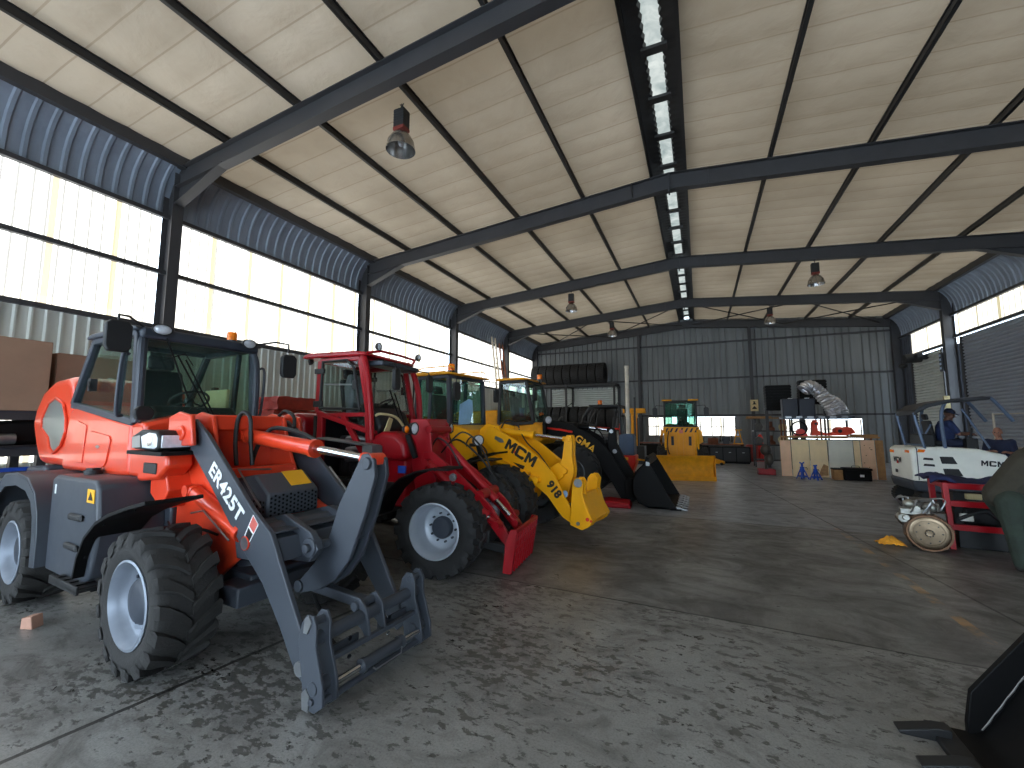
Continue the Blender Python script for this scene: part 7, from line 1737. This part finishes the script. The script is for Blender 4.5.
def person(label, J, skin, shirt, trousers, hair, yaw, hp, bare_arm=True, cap=None, pitch=0.0, curl=0.5, legs=True, boots=True, badge=None, bulk=1.0, facing=None):
    """J: world joints pelvis, chest, neck, head, shoulders sL/sR, elbows eL/eR, wrists wL/wR, hips hL/hR, knees kL/kR, ankles aL/aR"""
    t = thing('person', label, 'person', (J['pelvis'][0], J['pelvis'][1], 0)); off = Vector((J['pelvis'][0], J['pelvis'][1], 0))
    V = {k: Vector(v) - off for k, v in J.items()}
    b = B()
    b.limb(V['pelvis'], V['chest'], 0.135, 0.15); b.limb(V['chest'], V['neck'], 0.13, 0.06); b.limb(V['neck'], V['head'], 0.055, 0.055)
    P, M = head(b, V['head'], yaw, pitch)
    for s in 'LR':
        b.limb(V['chest'] + (V['s' + s] - V['chest']) * 0.3 + Vector((0, 0, 0.06)), V['s' + s], 0.09, 0.065); b.limb(V['s' + s], V['e' + s], 0.052, 0.042); b.limb(V['e' + s], V['w' + s], 0.042, 0.028)
        hand(b, V['w' + s], V['w' + s] - V['e' + s], 1 if s == 'L' else -1, curl)
        if legs:
            b.limb(V['pelvis'], V['h' + s], 0.11, 0.10); b.limb(V['h' + s], V['k' + s], 0.085, 0.06); b.limb(V['k' + s], V['a' + s], 0.058, 0.042)
    body = remesh(b.done('body', skin, t), 0.007, 2)
    eyes(t, P)
    b = B(); g = 0.022 * bulk
    k = max(1.0, bulk * 0.72); b.limb(V['pelvis'] + Vector((0, 0, 0.02)), V['chest'], (0.145 + g) * k, (0.165 + g) * k); b.limb(V['chest'], V['neck'] + Vector((0, 0, -0.05)), 0.15, 0.075)
    for s in 'LR':
        e = V['e' + s] if bare_arm is False else V['s' + s].lerp(V['e' + s], 0.75)
        b.limb(V['chest'] + (V['s' + s] - V['chest']) * 0.3 + Vector((0, 0, 0.05)), V['s' + s], 0.105, 0.085); b.limb(V['s' + s], e, 0.078 * bulk, 0.064 * bulk)
        if not bare_arm: b.limb(V['e' + s], V['w' + s], 0.06, 0.045)
    remesh(b.done('shirt', shirt, t), 0.014, 4)
    if legs:
        b = B()
        for s in 'LR':
            b.limb(V['pelvis'] - Vector((0, 0, 0.02)), V['h' + s], 0.15, 0.125); b.limb(V['h' + s], V['k' + s], 0.112 * bulk, 0.085 * bulk); b.limb(V['k' + s], V['a' + s], 0.082 * bulk, 0.066 * bulk)
        remesh(b.done('trousers', trousers, t), 0.014, 4)
        if boots:
            fd = Vector((math.cos(facing if facing is not None else yaw), math.sin(facing if facing is not None else yaw), 0))
            for s in 'LR':
                b = B(); a_ = V['a' + s]; z = max(0.05, a_.z - 0.05); b.limb(a_ + Vector((0, 0, 0.06)), a_, 0.062, 0.06); b.limb(Vector((a_.x, a_.y, z)) - fd * 0.04, Vector((a_.x, a_.y, z - 0.005)) + fd * 0.15, 0.052, 0.045)
                remesh(b.done('boot', M_BOOT, t), 0.012, 2)
    if hair:
        b = B(); b.ball(P(-0.022, 0, 0.055), (0.098, 0.083, 0.088), 16, 12, M); b.done('hair', hair, t)
    if cap:
        b = B(); b.ball(P(-0.012, 0, 0.062), (0.108, 0.088, 0.078), 18, 12, M); b.box(P(0.115, 0, 0.05), (0.10, 0.14, 0.014), M); b.done('cap', cap, t, bevel=0.004)
    if badge:
        pass
    return t, V, P, M
M_HAIR = mat('black_hair', (20, 18, 18), 0.7)
# man seated at the excavator controls, reading a sheet
jx, jy = 5.42, 13.72
person('man in dark cap and blue jersey under the white excavator canopy, holding a paper', dict(
    pelvis=(jx, jy, 1.52), chest=(jx + 0.03, jy, 1.86), neck=(jx + 0.07, jy, 2.05), head=(jx + 0.12, jy - 0.02, 2.19),
    sL=(jx + 0.04, jy + 0.19, 1.97), sR=(jx + 0.04, jy - 0.19, 1.97), eL=(jx + 0.20, jy + 0.24, 1.72), eR=(jx + 0.18, jy - 0.24, 1.72), wL=(jx + 0.42, jy + 0.12, 1.74), wR=(jx + 0.40, jy - 0.14, 1.72),
    hL=(jx + 0.04, jy + 0.1, 1.50), hR=(jx + 0.04, jy - 0.1, 1.50), kL=(jx + 0.44, jy + 0.13, 1.50), kR=(jx + 0.44, jy - 0.13, 1.50), aL=(jx + 0.48, jy + 0.12, 1.12), aR=(jx + 0.48, jy - 0.12, 1.12)),
    M_SKIN, M_JERSEY, M_NAVY, M_HAIR, R(-8), 0, True, M_NAVY, R(22))
b = B(); b.box((0, 0, 0), (0.30, 0.24, 0.004), Matrix.Rotation(R(28), 3, 'Y') @ Matrix.Rotation(R(12), 3, 'X')); o = b.done('paper_sheet', M_PAPER, None, smooth=0); o.location = (jx + 0.46, jy - 0.05, 1.66); tag(o, 'pale blue paper sheet in the hands of the man in the cap', 'paper')
# man standing behind the excavator
jx, jy = 6.80, 14.60
person('bald man in a navy shirt standing behind the front of the white excavator', dict(
    pelvis=(jx, jy, 0.98), chest=(jx - 0.01, jy - 0.01, 1.36), neck=(jx - 0.02, jy - 0.02, 1.60), head=(jx - 0.05, jy - 0.05, 1.75),
    sL=(jx + 0.14, jy - 0.14, 1.52), sR=(jx - 0.20, jy + 0.06, 1.52), eL=(jx + 0.16, jy - 0.22, 1.24), eR=(jx - 0.32, jy - 0.04, 1.26), wL=(jx - 0.05, jy - 0.36, 1.28), wR=(jx - 0.30, jy - 0.30, 1.30),
    hL=(jx + 0.08, jy - 0.05, 0.95), hR=(jx - 0.10, jy + 0.04, 0.95), kL=(jx + 0.09, jy - 0.06, 0.50), kR=(jx - 0.11, jy + 0.03, 0.50), aL=(jx + 0.10, jy - 0.03, 0.09), aR=(jx - 0.12, jy + 0.06, 0.09)),
    M_SKIN2, M_NAVY, M_SATIN, None, R(-125), 0, True, None, R(6))
# worker crouching at the stripped engine, right edge of the photo
jx, jy = 3.80, 8.25
person('worker in dark green work clothes standing with bent knees beside the red frame', dict(
    pelvis=(jx, jy, 0.94), chest=(jx + 0.34, jy + 0.02, 1.40), neck=(jx + 0.60, jy + 0.02, 1.60), head=(jx + 0.74, jy + 0.02, 1.70),
    sL=(jx + 0.50, jy - 0.20, 1.52), sR=(jx + 0.46, jy + 0.22, 1.52), eL=(jx + 0.46, jy - 0.28, 1.20), eR=(jx + 0.44, jy + 0.30, 1.20), wL=(jx + 0.70, jy - 0.18, 1.04), wR=(jx + 0.70, jy + 0.28, 1.04),
    hL=(jx + 0.02, jy - 0.15, 0.88), hR=(jx + 0.04, jy + 0.15, 0.88), kL=(jx + 0.00, jy - 0.24, 0.50), kR=(jx + 0.22, jy + 0.18, 0.50), aL=(jx + 0.04, jy - 0.22, 0.10), aR=(jx + 0.30, jy + 0.18, 0.10)),
    M_SKIN, M_GREEN2, M_GREEN, M_HAIR, R(20), R(25), False, None, R(25), bulk=1.5, facing=R(15))
# ------------------------------------------------------------------ world, lights, camera
sc = bpy.context.scene
w = bpy.data.worlds.new('daylight'); sc.world = w; w.use_nodes = True
nt = w.node_tree; nt.nodes.clear()
bg = nt.nodes.new('ShaderNodeBackground'); bg.inputs[0].default_value = (0.70, 0.85, 1.0, 1); bg.inputs[1].default_value = SKY_S
wo = nt.nodes.new('ShaderNodeOutputWorld'); nt.links.new(bg.outputs[0], wo.inputs[0])
cam = bpy.data.cameras.new('camera'); co = bpy.data.objects.new('camera', cam); COL.objects.link(co)
cam.sensor_width = 36; cam.sensor_fit = 'HORIZONTAL'; cam.lens = 425.7 * 36 / 1024; cam.clip_start = 0.05; cam.clip_end = 300
yaw, pit, rol = R(23.694), R(5.614), R(0.084)
fwd = Vector((-math.sin(yaw) * math.cos(pit), math.cos(yaw) * math.cos(pit), math.sin(pit)))
rt = Vector((math.cos(yaw), math.sin(yaw), 0)); up = rt.cross(fwd)
r2 = rt * math.cos(rol) + up * math.sin(rol); u2 = -rt * math.sin(rol) + up * math.cos(rol)
M = Matrix((r2, u2, -fwd)).transposed().to_4x4(); M.translation = Vector((0, 0, 1.9)); co.matrix_world = M
sc.camera = co
sc.view_settings.view_transform = 'Standard'; sc.view_settings.look = 'None'; sc.view_settings.exposure = EXPO; sc.view_settings.gamma = 1.0
sc.view_settings.use_curve_mapping = False
sc.cycles.use_denoising = True
sc.cycles.max_bounces = 8; sc.cycles.diffuse_bounces = 5; sc.cycles.transparent_max_bounces = 16
